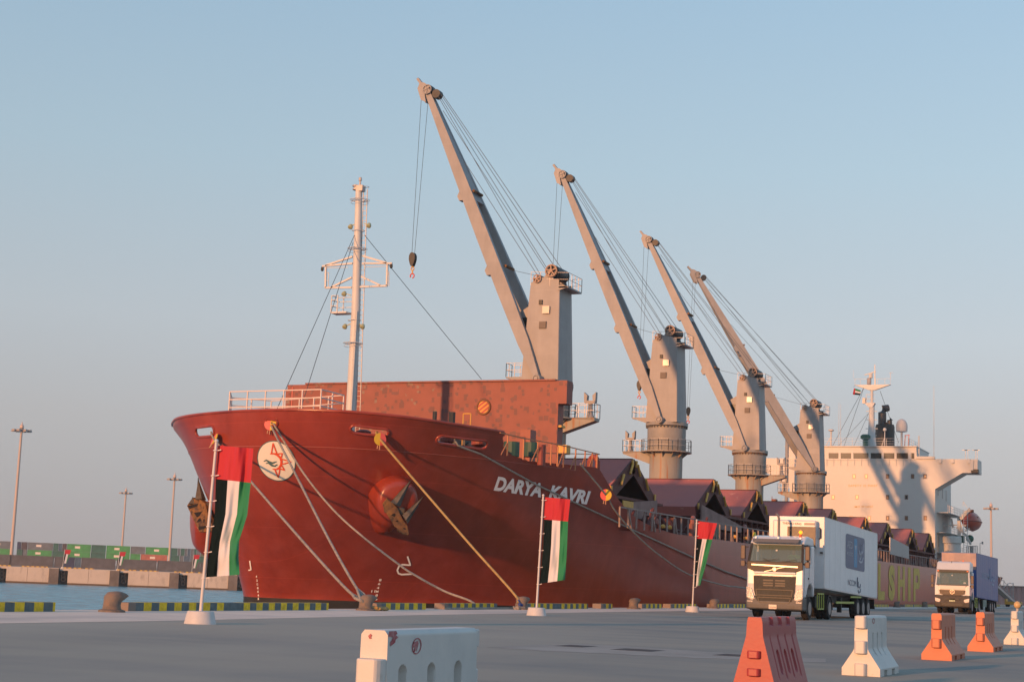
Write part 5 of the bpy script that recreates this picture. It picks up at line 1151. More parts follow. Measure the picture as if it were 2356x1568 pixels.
# lifeboats
lb_m = two_noise('lifeboat_orange', (.40, .075, .045), (.34, .065, .04), (.26, .05, .04), .5, 1.5, .35, thr2=(.6, .75), bump=0)
def lifeboat(c, label, Lb=6.5, R=1.35):
    o = empty('lifeboat', c, label, 'lifeboat', 'orange enclosed lifeboats')
    n = 24; secs = [(-.5, .06, .1), (-.47, .45, .42), (-.4, .72, .68), (-.28, .92, .88), (-.1, 1, 1), (.15, 1, 1), (.33, .9, .92), (.44, .62, .7), (.49, .3, .4), (.5, .05, .1)]
    def half(lo, hi, nm, m):
        mb = MB(); vs = []
        for s, w_, h_ in secs:
            for i in range(n+1):
                t = lo+(hi-lo)*i/n; cx, cz = cos(t), sin(t); zz = cz*R*h_*(1.12 if cz > 0 else 1.0); xx = cx*R*w_*(1-.28*max(0, cz)**1.5)*(1-.12*max(0, -cz))
                vs.append((c[0]+xx, c[1]+s*Lb, c[2]+zz))
        K_ = len(secs); mb.add(vs, [(k*(n+1)+i, k*(n+1)+i+1, (k+1)*(n+1)+i+1, (k+1)*(n+1)+i) for k in range(K_-1) for i in range(n)]); return mb.build(nm, m, o, smooth=60)
    half(0, pi, 'canopy', lb_m); half(pi, 2*pi, 'hull', lb_m)
    mb = MB(); P = [(c[0]+R*w_*1.03*s, c[1]+yy*Lb, c[2]) for s in (1,) for yy, w_, h_ in secs]+[(c[0]-R*w_*1.03, c[1]+yy*Lb, c[2]) for yy, w_, h_ in secs[::-1]]; mb.path(P, .06, 6); mb.build('fender_strip', mat('dark_red_band', (.16, .05, .04), .6), o)
    mb = MB(); mb.path([(c[0], c[1]+yy*Lb*1.0-.0, c[2]-R*h_*1.01) for yy, w_, h_ in secs], .07, 6); mb.path([(c[0], c[1]-Lb*.5*cos(t)*1.0-.05, c[2]+R*sin(t)*.7) for t in np.linspace(-.8, .8, 7)], .09, 6); mb.build('keel_skid', lb_m, o)
    mb = MB(); mb.box(c[0]-.35, c[0]+.35, c[1]-1.2, c[1]-.2, c[2]+R*1.0, c[2]+R*1.32); mb.box(c[0]+R*.72, c[0]+R*.84, c[1]-1.5, c[1]-.9, c[2]+.35, c[2]+.7); mb.tube((c[0], c[1]-2.2, c[2]+R*.8), (c[0], c[1]-2.2, c[2]+R*1.5), .05); mb.build('hatch', mat('brown_fitting', (.20, .07, .04), .6), o)
    return o
cL = lp(585, 425, LY+.5); lifeboat((cL[0], LY+.5, cL[2]), 'orange enclosed lifeboat hanging in the white davit beside the superstructure', R=float(abs(lp(700, 425)[0]-lp(470, 425)[0])/2))
cS = PY(LY+3, 1784, 1186); lifeboat((cS[0], LY+3, cS[2]), 'red lifeboat half seen at the far side of the ship above the white trailer', R=1.9)
mb = MB(); q = lambda a, b: tuple(PY(LY, (2900+a/3.9267)/1.7385, (1950+b/3.9267)/1.7385)); mb.bar(q(655, 275), q(800, 420), .5, .5); mb.bar(q(655, 270), q(690, 265), .6); mb.bar(q(905, 300), q(917, 160), .05); mb.build('boat_davit', white_ship, house)
mb = MB(); p0 = PY(YH-3, 1809, 1180); p1 = PY(YH-3, 1809, 1010); mb.tube((p0[0], YH-3, 4.3), (p0[0], YH-3, p1[2]), .27, n=12); mb.build('side_post', crane_paint, ship)
# stern gangway down to the quay
o = empty('gangway', (-27, 246, 0), 'grey sloping gangway with rope rails down to the quay behind the blue trailer', 'gangway')
gx = -27.6; A = np.array([gx, 231.5, 5.0]); B = np.array([gx, 259, .35])
P_ = lambda x, y: np.array(PX(gx, x, y)); 
A = P_(2294, 1353); B = P_(2332, 1387)
mb = MB(); A0 = A+(A-B)*.6; mb.bar(A0, B, .9, .34); mb.build('stair_flight', grey_steel, o)
mb = MB()
for k in range(9): t = k/8; p = A0+(B-A0)*t; mb.bar(p, p+np.array([0, 0, 2.1]), .07)
for sgz in (1.0, 2.0):
    for k in range(8): a_, b_ = A0+(B-A0)*k/8, A0+(B-A0)*(k+1)/8; m_p = (a_+b_)/2; mb.path([a_+[0, 0, sgz], m_p+[0, 0, sgz-.22], b_+[0, 0, sgz]], .035, 5)
mb.bar(P_(2331, 1385), P_(2331, 1340), .12); mb.path([P_(2331, 1342), P_(2322, 1340), P_(2310, 1350)], .05, 5)
mb.build('handrail', grey_steel, o)

# ================================================================= QUAYSIDE
def sx_at(X, x, z=0):   # Y where the photo column x meets the line (X, *, z)
    lo = PX(X, x, 1392); return float(lo[1])
# edge kerbs
kmat = [yellow, mat('slate_kerb_paint', (.12, .155, .165), .75, var=.25, scale=5), mat('bare_kerb_end', (.22, .18, .15), .85)]
kmat[0] = mat('faded_kerb_yellow', (.84, .56, .025), .7, var=.3, scale=6)
SEG = [(-60, 126), (294, 755), (866, 979), (1022, 1143), (1206, 1352), (1382, 1408), (1476, 1522), (1542, 1602), (1642, 1722), (1760, 1900), (1925, 2044), (2080, 2122), (2132, 2150), (2160, 2300)]
KN = ['at the left edge of the picture, its near end cut off', 'longest one, left of the grey pair of ropes', 'right after the bollard with the grey ropes', 'left of the bollard with the blue rope loop', 'behind the second banner base', 'very short one right of the second banner', 'short one just right of the fourth bollard', 'directly behind the third banner base', 'just left of the white truck', 'hidden mostly behind the white truck', 'under the first yellow hull letters', 'under the yellow H and I', 'tiny one under the last yellow letter', 'behind the second truck']
for k, (a, b) in enumerate(SEG):
    y0, y1 = sx_at(-27.95, a), sx_at(-27.95, b); mb = MB(); y = y0; c = 0
    mb.box(-28.38, -27.93, y0, y0+.35, 0, .235, 2)
    y = y0+.35; gap = y0+(y1-y0)*.45
    while y < y1-.02:
        e = min(y+.37, y1); wide = abs(y-gap) < .3 and y1-y0 > 6
        mb.box(-28.38, -27.93, y, e, 0, .24, 1 if wide else (c+1) % 2); y = e; c += 1
    tag(mb.build('edge_kerb', kmat, org=(-28.15, y0, 0)), 'yellow striped kerb '+KN[k], 'kerb', 'striped kerbs along the near quay edge')
# bollards
bm_ = two_noise('weathered_bollard_iron', (.17, .14, .115), (.11, .10, .09), (.20, .14, .10), 2.5, 7, .8, bump=.3, bs=9)
def bollard(px_, lab, X=-27.45, s=1.):
    Y = sx_at(X, px_); o = empty('bollard', (X, Y, 0), lab, 'bollard', 'mooring bollards on the quay edge'); mb = MB()
    mb.lathe((X, Y, 0), [(.36*s, 0), (.36*s, .05), (.28*s, .08)], n=20); mb.build('base_plate', bm_, o)
    mb = MB(); n = 18; secs = [(0, 0, .05, .26, .26), (0, -.01, .2, .235, .235), (.02, -.01, .3, .25, .24), (.06, 0, .38, .30, .28), (.16, .02, .46, .34, .27), (.30, .04, .48, .27, .22), (.42, .06, .46, .15, .14), (.5, .07, .44, .04, .05)]
    vs = []
    for k, (dy, dx, z, ry, rz) in enumerate(secs):
        tilt = min(1, k/5.)*.9
        for i in range(n):
            t = 2*pi*i/n; a, b = cos(t)*ry, sin(t)*rz; vs.append((X+(dx+b)*s, Y+(dy+a*cos(tilt))*s, (z+(-a)*sin(tilt)*.4+.0)*s if k < 7 else z*s))
    mb.add(vs, [(k*n+i, k*n+(i+1) % n, (k+1)*n+(i+1) % n, (k+1)*n+i) for k in range(7) for i in range(n)]+[tuple(range(7*n, 8*n)), tuple(range(n-1, -1, -1))])
    mb.build('horn_head', bm_, o, smooth=60); return Y
bollard(258, 'free standing mooring bollard at the left, nothing tied to it, water behind')
BY2 = bollard(842, 'bollard holding the two taut grey ropes below the bow')
BY3 = bollard(1200, 'bollard with the blue rope loop beside the second banner')
for a, lb in ((1458, 'bollard between the second and third banner'), (1642, 'bollard halfway between the third banner and the white truck'), (1748, 'bollard behind the front of the white truck'), (2063, 'bollard below the yellow letter S'), (2127, 'bollard below the yellow letter P')): bollard(a, lb)

# mooring ropes: each hangs in the vertical plane of its two ends
def rope_path(S, E_, px):
    S = np.array(S, float); E_ = np.array(E_, float); d = E_-S; nrm = np.array([d[1], -d[0], 0]); nrm /= np.linalg.norm(nrm)
    out = [S]+[onplane(S, nrm, *p) for p in px]+[E_]
    # smooth resample
    P = np.array(out); m = []
    for i in range(len(P)-1):
        p0 = P[max(i-1, 0)]; p1 = P[i]; p2 = P[i+1]; p3 = P[min(i+2, len(P)-1)]
        for k in range(8): t = k/8; m.append(.5*((2*p1)+(-p0+p2)*t+(2*p0-5*p1+4*p2-p3)*t*t+(-p0+3*p1-3*p2+p3)*t**3))
    m.append(P[-1]); return m
def rope(name, pts, r, m, label, group='mooring ropes from the bow'):
    mb = MB(); mb.path(pts, r, 8); o = mb.build(name, m, org=tuple(pts[0]), smooth=60); return tag(o, label, 'rope', group)
def guard(c, d, R, label, flip=1):
    d = Vector(d).normalized(); o = empty('rat_guard', tuple(c), label, 'rat guard', 'round rat guards on the mooring ropes'); c = Vector(c)
    u = Vector((0, 0, 1)); a = d.cross(u).normalized(); b = a.cross(d).normalized()
    for s, m, nm in ((-flip, mat('guard_red', (.62, .10, .09), .5), 'red_half'), (flip, mat('guard_yellow', (.62, .42, .03), .5), 'yellow_half')):
        mb = MB(); P = [c+b*R*cos(t)+a*s*R*sin(t) for t in np.linspace(0, pi, 14)]; mb.prism(P, d*.03); mb.build(nm, m, o)
    mb = MB(); mb.tube(c-b*R, c-b*(R+.2), .03); mb.tube(c-b*R+a*.1, c-b*(R+.16)+a*.12, .03); mb.build('tie_cord', mat('frayed_cord', (.45, .25, .15), .9), o)
fa = HW[0][1]-Vector((0, 0, .05)); fb = (HW[1][0]+HW[1][1])/2; fd = HW[2][0]+(HW[2][1]-HW[2][0])*.78; fe = HW[3][0]+(HW[3][1]-HW[3][0])*.33
BE2 = np.array([-27.55, BY2-.05, .33]); BE3 = np.array([-27.5, BY3-.05, .33])
pa_ = rope_path(fa, BE2, [(497, 1015), (579, 1109), (690, 1237), (795, 1352)]); rope('mooring_rope', pa_, .052, rope_m, 'taut grey rope from the far fairlead passing behind the tall banner')
pb2 = rope_path(fb, BE2+np.array([.1, .05, 0]), [(629, 990), (690, 1110), (754, 1235), (811, 1337)]); rope('mooring_rope', pb2, .052, rope_m, 'steepest taut grey rope, from the round chock down to the first rope bollard')
BEc = np.array([-28.2, sx_at(-28.2, 1100), .05])
pc_ = rope_path(fb+Vector((.1, 0, -.05)), BEc, [(648, 1006), (700, 1090), (765, 1170), (836, 1235), (917, 1297), (951, 1320), (1020, 1358), (1081, 1381)]); rope('mooring_rope', pc_, .048, rope_m, 'slack sagging grey rope crossing in front of the bow to the quay edge')
pd_ = rope_path(fd, BE3, [(884, 1022), (1066, 1234), (1143, 1320), (1180, 1362)]); rope('mooring_rope', pd_, .055, rope_or, 'orange taut rope from the middle fairlead to the blue looped bollard')
E1 = np.array([-27.6, 131, .35])
pe_ = [np.array(fe)]
for a_, b_ in zip([(1046, 1018), (1064, 1026), (1104, 1041), (1228, 1111), (1405, 1194), (1458, 1220), (1594, 1283), (1668, 1315)], [(1064, 1026), (1104, 1041), (1228, 1111), (1405, 1194), (1458, 1220), (1594, 1283), (1668, 1315), (1716, 1331)]):
    for t in (.25, .5, .75, 1.):
        P, nn = hit(a_[0]+(b_[0]-a_[0])*t, a_[1]+(b_[1]-a_[1])*t, .13)
        if P is not None: pe_.append(np.array(P))
pe_.append(E1); rope('mooring_rope', pe_, .05, rope_m, 'long grey rope crossing the ship name and running aft behind the white truck')
ff = PX(-30.2, 1336, 1066)
pf_ = rope_path(ff, np.array([-27.6, 129, .35]), [(1342, 1075), (1394, 1138), (1415, 1174), (1458, 1224), (1514, 1274), (1586, 1321), (1668, 1346), (1715, 1352)]); rope('mooring_rope', pf_, .045, rope_m, 'slack brown rope dropping from the end of the forecastle past the red and yellow disc')
guard(pb2[5]+np.array([.03, -.1, 0]), (.25, -.95, .1), .30, 'red and yellow disc at the round chock in the middle of the bow', -1)
guard(pa_[7], (.55, .7, -.4), .30, 'red and yellow disc seen edge on beside the top of the tall banner')
guard(pd_[7], (.75, -.65, 0), .30, 'red and yellow disc on the orange rope')
guard(pf_[16], (.35, -.93, 0), .31, 'red and yellow disc at the end of the forecastle, right of the ship name', -1)
# splices and loops round the bollards
mb = MB()
for s in (-1, 1): mb.path([pd_[-6], pd_[-6]*.5+BE3*.5+np.array([.05, s*.16, .02]), BE3+np.array([.02, s*.27, -.05])], .05, 8)
ob = mb.build('rope_loop', rope_or, org=tuple(BE3)); tag(ob, 'orange rope eye splitting in two above the blue looped bollard', 'rope loop')
mb = MB(); mb.path([pd_[-6]*.35+BE3*.65+np.array([.06, .2, 0]), BE3+np.array([.0, .30, -.05]), BE3+np.array([-.2, .1, -.1])], .075, 8); mb.path([pd_[-6]*.3+BE3*.7+np.array([.05, -.2, -.02]), BE3+np.array([.1, -.28, -.12]), BE3+np.array([.2, .1, -.2]), BE3+np.array([-.1, .25, -.2])], .075, 8)
tag(mb.build('rope_sleeve', rope_bl, org=tuple(BE3)), 'blue protective sleeve wrapped on the rope eye round the bollard', 'rope sleeve')
rnd = random.Random(3)
def heap(c, n_, R, label, m, r=.035, el=2.2):
    pts = []; 
    for k in range(n_*10): t = k*.63+rnd.uniform(-.2, .2); rr = R*rnd.uniform(.4, 1); pts.append((c[0]+rr*cos(t)*.7, c[1]+rr*sin(t)*el*.7, c[2]+.04+.14*rnd.random()*(1-rr/R*.5)))
    mb = MB(); mb.path(pts, r, 5); return tag(mb.build('rope_heap', m, org=tuple(c)), label, 'rope heap', 'loose rope heaps round the bollards')
heap((-27.3, BY2+.5, 0), 6, .5, 'brown tangle of loose rope at the foot of the bollard with grey ropes', rope_or, .04)
heap((-27.5, BY3+.1, 0), 4, .45, 'rope tangle at the foot of the bollard with the blue loop', rope_m, .04)
mb = MB()
for s in (-.18, .2): mb.path([pa_[-7], (pa_[-7]+BE2)/2+np.array([0, s, -.02]), BE2+np.array([.1, s, -.02]), BE2+np.array([.15, s*.3, -.1])], .055, 8); mb.path([pb2[-7], (pb2[-7]+BE2)/2+np.array([.05, s, .02]), BE2+np.array([.05, s*1.2, .0])], .05, 8)
tag(mb.build('rope_loop', rope_m, org=tuple(BE2)), 'grey rope eyes laid over the bollard below the bow', 'rope loop')
mb = MB(); mb.path([(-27.7+.1*sin(k*.5), BY3-7+.5*k, .05) for k in range(15)], .045, 6); tag(mb.build('slack_rope', rope_m, org=(-27.6, BY3-6, 0)), 'slack rope lying along the quay edge left of the blue looped bollard', 'rope')

# banners
def banner(base, top, rows, label, cols=(.32, .37, .31), bot=(.31, .40, .29), red_row=1, base_r=.37, cloth_gap=0.0):
    B = PZ(0, *base); Yb = B[1]; T = PY(Yb, *top); o = empty('flag_pole', (B[0], Yb, 0), label, 'flag', 'upright banners on white bases along the quay')
    mb = MB(); mb.lathe((B[0], Yb, 0), [(base_r, 0), (base_r*.98, .03), (base_r*.84, .27), (base_r*.80, .29), (.05, .295)], n=28); mb.build('base', mat('white_plastic_base', (.52, .53, .53), .55, var=.08, scale=4), o, smooth=35)
    lean = (T[0]-B[0])
    mb = MB(); mb.tube((B[0], Yb, .25), (T[0], Yb, T[2]), .042, .034, 12); mb.sphere((T[0], Yb, T[2]+.02), .05, 10, 6); mb.build('pole', mat('white_pole', (.52, .53, .54), .4), o, smooth=40)
    n = 26; G = []; R_ = []
    for i in range(len(rows)-1):
        m = max(2, int((rows[i+1][1]-rows[i][1])/7))
        for k in range(m+(1 if i == len(rows)-2 else 0)):
            t = k/m; R_.append(([rows[i][j]*(1-t)+rows[i+1][j]*t for j in range(4)], i+t))
    nr_ = len(R_); red_end = red_row
    vs = []
    for r_, (rw, ri) in enumerate(R_):
        gl = max(0, (ri-red_row)/(len(rows)-1-red_row)); w = [cols[q]*(1-gl)+bot[q]*gl for q in range(3)]
        for i in range(n+1):
            f = i/n
            # map equal thirds of the grid to the three stripes
            if ri >= red_row:
                k3 = min(2, int(f*3-1e-9)) if f > 0 else 0; fr = f*3-k3; u = sum(w[:k3])+w[k3]*fr
            else: u = sum(cols[:min(2, int(f*3-1e-9)) if f > 0 else 0])+cols[min(2, int(f*3-1e-9)) if f > 0 else 0]*(f*3-(min(2, int(f*3-1e-9)) if f > 0 else 0))
            x = rw[0]*(1-u)+rw[2]*u; y = rw[1]*(1-u)+rw[3]*u
            dep = (.065*sin(9*u+ri*.8)+.045*sin(17*u-ri*1.3+1)+.022*sin(31*u+ri*2.1)+.045*sin(4.*ri+3*u)*(.3+gl))*(.25+.75*u)
            P = PY(Yb+.06+dep, x, y); vs.append(tuple(P))
    mb = MB()
    for r_ in range(nr_-1):
        ri = R_[r_][1]
        for i in range(n): f = (i+.5)/n; mi = 0 if ri < red_row-.001 else 1+min(2, int(f*3)); mb.f.append((r_*(n+1)+i, r_*(n+1)+i+1, (r_+1)*(n+1)+i+1, (r_+1)*(n+1)+i)); mb.m.append(mi)
    mb.v = vs; mb.build('cloth', [flag_red, flag_blk, flag_wht, flag_grn], o, smooth=80)
    mb = MB(); zt = T[2]
    for k in range(6):
        mb.cut(); z = PY(Yb, rows[0][0], rows[0][1])[2]-.12-k*(PY(Yb, rows[0][0], rows[0][1])[2]-PY(Yb, rows[-1][0], rows[-1][1])[2]-.1)/5; X = B[0]+lean*(z/T[2]); mb.ring((X, Yb, z), .055, .012, n=10, m=5); mb.bar((X+.05, Yb, z), (X+.13, Yb+.03, z+.02), .02)
    mb.each('clip', mat('white_clip', (.7, .66, .64), .4), o)
banner((460, 1434), (498, 1016), [(503, 1024, 583, 1031), (497, 1101, 577, 1110), (494, 1180, 569, 1184), (484, 1246, 550, 1244), (479, 1280, 549, 1279), (474, 1327, 551, 1321)], 'tallest banner, standing at the left in front of the ship bow')
banner((1234, 1415), (1250, 1140), [(1254, 1143, 1312, 1148), (1252, 1194, 1307, 1199), (1250, 1250, 1305, 1254), (1246, 1300, 1302, 1305), (1241, 1342, 1300, 1333)], 'middle banner below the ship name', base_r=.37)
banner((1593, 1407), (1603, 1197), [(1605, 1198, 1650, 1203), (1602, 1238, 1639, 1240), (1598, 1283, 1627, 1286), (1596, 1320, 1618, 1320), (1596, 1349, 1612, 1345)], 'smallest of the near banners, left of the white truck, its cloth twisted narrow', base_r=.36, cols=(.36, .30, .34), bot=(.30, .34, .36))
for xp, lab in ((150, 'leftmost of the three tiny banners on the far quay'), (277, 'middle one of the three tiny banners on the far quay'), (448, 'rightmost of the three tiny banners on the far quay, nearest the bow')):
    s = s_at(xp-6, 6, 1300); b = fq(s, 6, ZT); o = empty('flag_pole', b, lab, 'flag', 'tiny banners on the far quay'); ex = np.array([.8, .6, 0]); mb = MB(); mb.tube(b, (b[0]+.25*.8, b[1]+.25*.6, b[2]+4.5), .06, n=6); mb.build('pole', white, o)
    mb = MB(); mb.lathe(b, [(.4, 0), (.32, .3)], n=10); mb.build('base', white, o)
    def q4(z0, z1, a0, a1, b0, b1, mi): mb.add([tuple(np.array(b)+ex*a0+[0, 0, z0]), tuple(np.array(b)+ex*a1+[0, 0, z0]), tuple(np.array(b)+ex*b1+[0, 0, z1]), tuple(np.array(b)+ex*b0+[0, 0, z1])], [(0, 1, 2, 3)], mi)
    mb = MB(); q4(4.45, 3.4, .3, 1.7, .25, 1.5, 0); q4(3.4, 1.2, .25, .62, .1, .3, 1); q4(3.4, 1.2, .62, 1.1, .3, .75, 2); q4(3.4, 1.2, 1.1, 1.5, .75, .9, 3); mb.build('cloth', [flag_red, flag_blk, flag_wht, flag_grn], o)

# ------------------------------------------------- water filled barriers
def barrier(X, Y0, L, m, label, lugs, style='std', H=.93, tw=.1, bw=.3, cs=(.27, .5, .73)):
    o = empty('road_barrier', (X, Y0, 0), label, 'barrier', 'plastic road barriers standing in a row')
    if style == 'red': prof = [(bw*.97, 0), (bw, .03), (bw, .12), (.105, .72), (.095, .90), (.08, H)]
    else: prof = [(bw, 0), (bw, .115), (tw+.03, .37), (tw+.005, .42), (tw, H-.03), (tw-.025, H)]
    # long side with three recessed slots, made as a grid
    ny = 64 if style != 'std' else 150; nz_ = 44 if style != 'std' else 110
    zs_ = []; 
    tot = [0]; 
    for a, b in zip(prof[:-1], prof[1:]): tot.append(tot[-1]+hypot(b[0]-a[0], b[1]-a[1]))
    def pf(t):
        t *= tot[-1]
        for k in range(len(tot)-1):
            if t <= tot[k+1]+1e-9: f = (t-tot[k])/(tot[k+1]-tot[k]); return prof[k][0]*(1-f)+prof[k+1][0]*f, prof[k][1]*(1-f)+prof[k+1][1]*f
    mb = MB(); R_ = .025
    for sg in (1, -1):
        vs = []
        for i in range(ny+1):
            y = L*i/ny
            for j in range(nz_+1):
                x, z = pf(j/nz_); dep = 0
                for c in (cs if style != 'red' else (.3, .52, .74)):
                    dy = (y/L-c)*L
                    if style == 'red': rx, z0_, z1_ = .055, .27, .55
                    elif style == 'far': rx, z0_, z1_ = .035, .30, .66
                    else: rx, z0_, z1_ = .062, .12, .70
                    zc = (z0_+z1_)/2; hz = (z1_-z0_)/2
                    e = (abs(dy)/rx)**2+(max(0, abs(z-zc)-hz+rx)/rx)**2
                    if abs(z-zc) < hz+.001 and e < 1: dep = max(dep, min(1, (1-e)*2.2)*(.07 if style != 'red' else .055))
                if style == 'red' and .2 < z < .72 and any(abs(y/L-c) < .012 for c in (.19, .41, .63, .85)): dep += .015
                if style == 'red' and z > .86 and any(abs(y/L-c) < .05 for c in (.25, .5, .75)): dep += .03
                if z < .085 and any(abs(y/L-c) < .07 for c in (.3, .7)): dep = .1
                x2 = max(.02, x-dep); ey = 0
                if i in (0, ny): x2 -= 0
                vs.append((X+sg*x2, Y0+y, z))
        mb.add(vs, [(i*(nz_+1)+j, (i+1)*(nz_+1)+j, (i+1)*(nz_+1)+j+1, i*(nz_+1)+j+1) for i in range(ny) for j in range(nz_)])
        if sg == 1: A = vs
        else: Bv = vs
    for i, (I) in enumerate((0, ny)):
        a = [A[I*(nz_+1)+j] for j in range(nz_+1)]; b = [Bv[I*(nz_+1)+j] for j in range(nz_+1)]; vs = a+b
        mb.add(vs, [(j, j+1, nz_+2+j, nz_+1+j) for j in range(nz_)])
    top = [A[i*(nz_+1)+nz_] for i in range(ny+1)]+[Bv[i*(nz_+1)+nz_] for i in range(ny+1)]; mb.add(top, [(i, i+1, ny+2+i, ny+1+i) for i in range(ny)])
    if style != 'red' and 'cut' in style: pass
    body = mb.build('barrier_body', m, o, smooth=28, merge=True)
    for z0_, z1_, dirs in lugs:
        for d in dirs:
            mb = MB(); yb = Y0 if d < 0 else Y0+L; n = 14; r_ = (tw-.002) if style != 'red' else .085; ex = .105 if style != 'red' else .07; P = []
            for k in range(n+1):
                t = -pi/2+pi*k/n; P.append((X+r_*sin(t), yb+d*(ex-.09*0)*min(1, cos(t)*1.35)*1., z0_))
            P = [(X-r_, yb-d*.01, z0_)]+P+[(X+r_, yb-d*.01, z0_)]
            mb.prism(P, (0, 0, z1_-z0_)); mb.build('connector_lug', m, o, bevel=.012)
    return o
bw_ = two_noise('white_barrier_plastic', (.56, .56, .53), (.51, .52, .50), (.44, .42, .38), 2.2, 9, .5, bump=.08, bs=22, thr2=(.62, .8)); br_ = two_noise('pinkish_red_barrier_plastic', (.34, .042, .042), (.31, .042, .045), (.30, .08, .085), 3, 9, .45, bump=.06, bs=20, thr2=(.6, .8)); bo_ = two_noise('orange_barrier_plastic', (.52, .155, .075), (.46, .14, .075), (.36, .13, .09), 3, 9, .5, bump=.06, bs=20, thr2=(.6, .8))
XB = -5.13
def yx(x, X=XB+.1): return sx_at(X, x)
y0 = float(PX(XB+.1, 893, 1450)[1]); y1 = float(PX(XB+.1, 1099, 1440)[1]); cs_ = tuple((float(PX(XB+.104, x_, 1540)[1])-y0)/(y1-y0) for x_ in (927, 993, 1054))
b1 = barrier(XB, y0, y1-y0, bw_, 'large white barrier in the foreground with red scribbles, cut by the bottom edge', [(.56, .745, (-1,)), (.20, .38, (-1,)), (.79, .918, (1,)), (.44, .63, (1,))], H=.93, cs=cs_)
stain = mat('red_scribble', (.30, .035, .05), .7, var=.3, scale=20, col2=(.45, .22, .22))
def z9(a, b): return ((1380+a/3.8)/1.7385, (2420+b/3.8)/1.7385)
mb = MB(); XS_ = XB+.104
mb.add([tuple(PX(XS_, *z9(a, b))) for a, b in ((670, 390), (780, 385), (800, 430), (770, 445), (812, 480), (770, 520), (765, 560), (740, 580), (690, 620), (685, 560), (715, 520), (730, 480), (690, 470), (668, 480))], [tuple(range(14))])
P_o = []; n = 30
for k in range(n): t = 2*pi*k/n; P_o.append((1092+72*cos(t)+14*sin(t), 615-125*sin(t)))
P_i = [(1092+(p[0]-1092)*.78, 615+(p[1]-615)*.86) for p in P_o]
mb.add([tuple(PX(XS_, *z9(*p))) for p in P_o+P_i], [(i, (i+1) % n, n+(i+1) % n, n+i) for i in range(n)])
mb.add([tuple(PX(XS_, *z9(*p))) for p in ((1035, 560), (1120, 530), (1110, 560), (1070, 690), (1045, 720), (1060, 620), (1040, 640))], [tuple(range(7))])
mb.add([tuple(PX(XS_, *z9(*p))) for p in ((1110, 560), (1122, 560), (1095, 690), (1083, 690))], [(0, 1, 2, 3)])
ys_ = y0-.004
mb.add([tuple(PY(ys_, *z9(*p))) for p in ((350, 460), (385, 425), (410, 450), (395, 480), (408, 500), (370, 505), (360, 480))], [tuple(range(7))])
mb.build('scribble', stain, b1)
yr0, yr1 = yx(1763, XB+.14), yx(1839, XB+.14)
barrier(XB, yr0, yr1-yr0, br_, 'pinkish red barrier with dark slots at the bottom right, the only one of its shape', [(.46, .55, (-1,)), (.25, .34, (-1,))], style='red', H=.95, bw=.265)
yw0, yw1 = yx(1996), yx(2040)
b2_ = barrier(XB, yw0, yw1-yw0, bw_, 'whole white barrier with stacked round lugs standing between the red and orange ones', [(.735, .925, (-1,)), (.345, .54, (-1,)), (.0, .19, (-1,))], style='far')
mb = MB(); c0 = PX(XB+.104, 2010, 1427); P_o = [(c0[0], c0[1]+.10*cos(t), c0[2]+.045*sin(t)) for t in np.linspace(0, 2*pi, 17)[:-1]]; P_i = [(c0[0], c0[1]+.07*cos(t), c0[2]+.03*sin(t)) for t in np.linspace(0, 2*pi, 17)[:-1]]; mb.add(P_o+P_i, [(i, (i+1) % 16, 16+(i+1) % 16, 16+i) for i in range(16)]); mb.build('round_mark', stain, b2_)
ya, yb = yx(2172), yx(2203); barrier(XB-.05, ya, max(1., yb-ya), bo_, 'orange barrier in front of the second truck, nearer of the two orange ones', [(.62, .80, (-1,)), (.25, .43, (-1,))], style='far')
ya, yb = yx(2270), yx(2292); barrier(XB-.05, ya, max(1., yb-ya), bo_, 'second orange barrier, below the blue trailer', [(.62, .80, (-1,)), (.25, .43, (-1,))], style='far')
ya = yx(2347); bl = barrier(XB-.05, ya, 1.2, bw_, 'white barrier cut by the right edge of the picture', [(.72, .92, (-1,)), (.36, .54, (-1,)), (.0, .19, (-1,))], style='far')
o = empty('warning_lamp', (XB, ya+.25, .93), 'small round orange warning lamp on top of the last white barrier', 'warning lamp')
mb = MB(); mb.lathe((XB, ya+.25, .93), [(.04, 0), (.04, .07), (.075, .1)], n=12); mb.build('lamp_foot', grey_steel, o)
mb = MB(); mb.lathe((XB, ya+.25, 1.02), [(.07, 0), (.10, .05), (.10, .11), (.06, .17), (.01, .19)], n=14); mb.build('lens', mat('amber_lens', (.52, .36, .16), .3), o, smooth=60)

# ------------------------------------------------- trucks
tyre_m = mat('tyre_rubber', (.018, .018, .018), .85, var=.3, scale=6); rim_m = mat('steel_rim', (.30, .30, .30), .4, metal=.6)
truck_white = mat('truck_white_paint', (.53, .58, .61), .28, coat=.5, var=.04, scale=2); plastic = mat('dark_grey_plastic', (.026, .024, .022), .5, var=.15, scale=5)
ws = bpy.data.materials.new('windscreen_glass'); ws.use_nodes = True; b = ws.node_tree.nodes['Principled BSDF']; b.inputs['Base Color'].default_value = (.16, .22, .19, 1); b.inputs['Roughness'].default_value = .06; b.inputs['Alpha'].default_value = .5; b.inputs['Specular IOR Level'].default_value = .9; b.inputs['Coat Weight'].default_value = 1; b.inputs['Coat Roughness'].default_value = .02
lampglass = mat('lamp_glass', (.55, .52, .48), .12, metal=.5, coat=1); chrome = mat('chrome', (.42, .39, .36), .35, metal=.8); hivis = mat('hi_vis_green', (.17, .48, .12), .7); reflect = mat('lime_reflective_tape', (.42, .46, .10), .5)
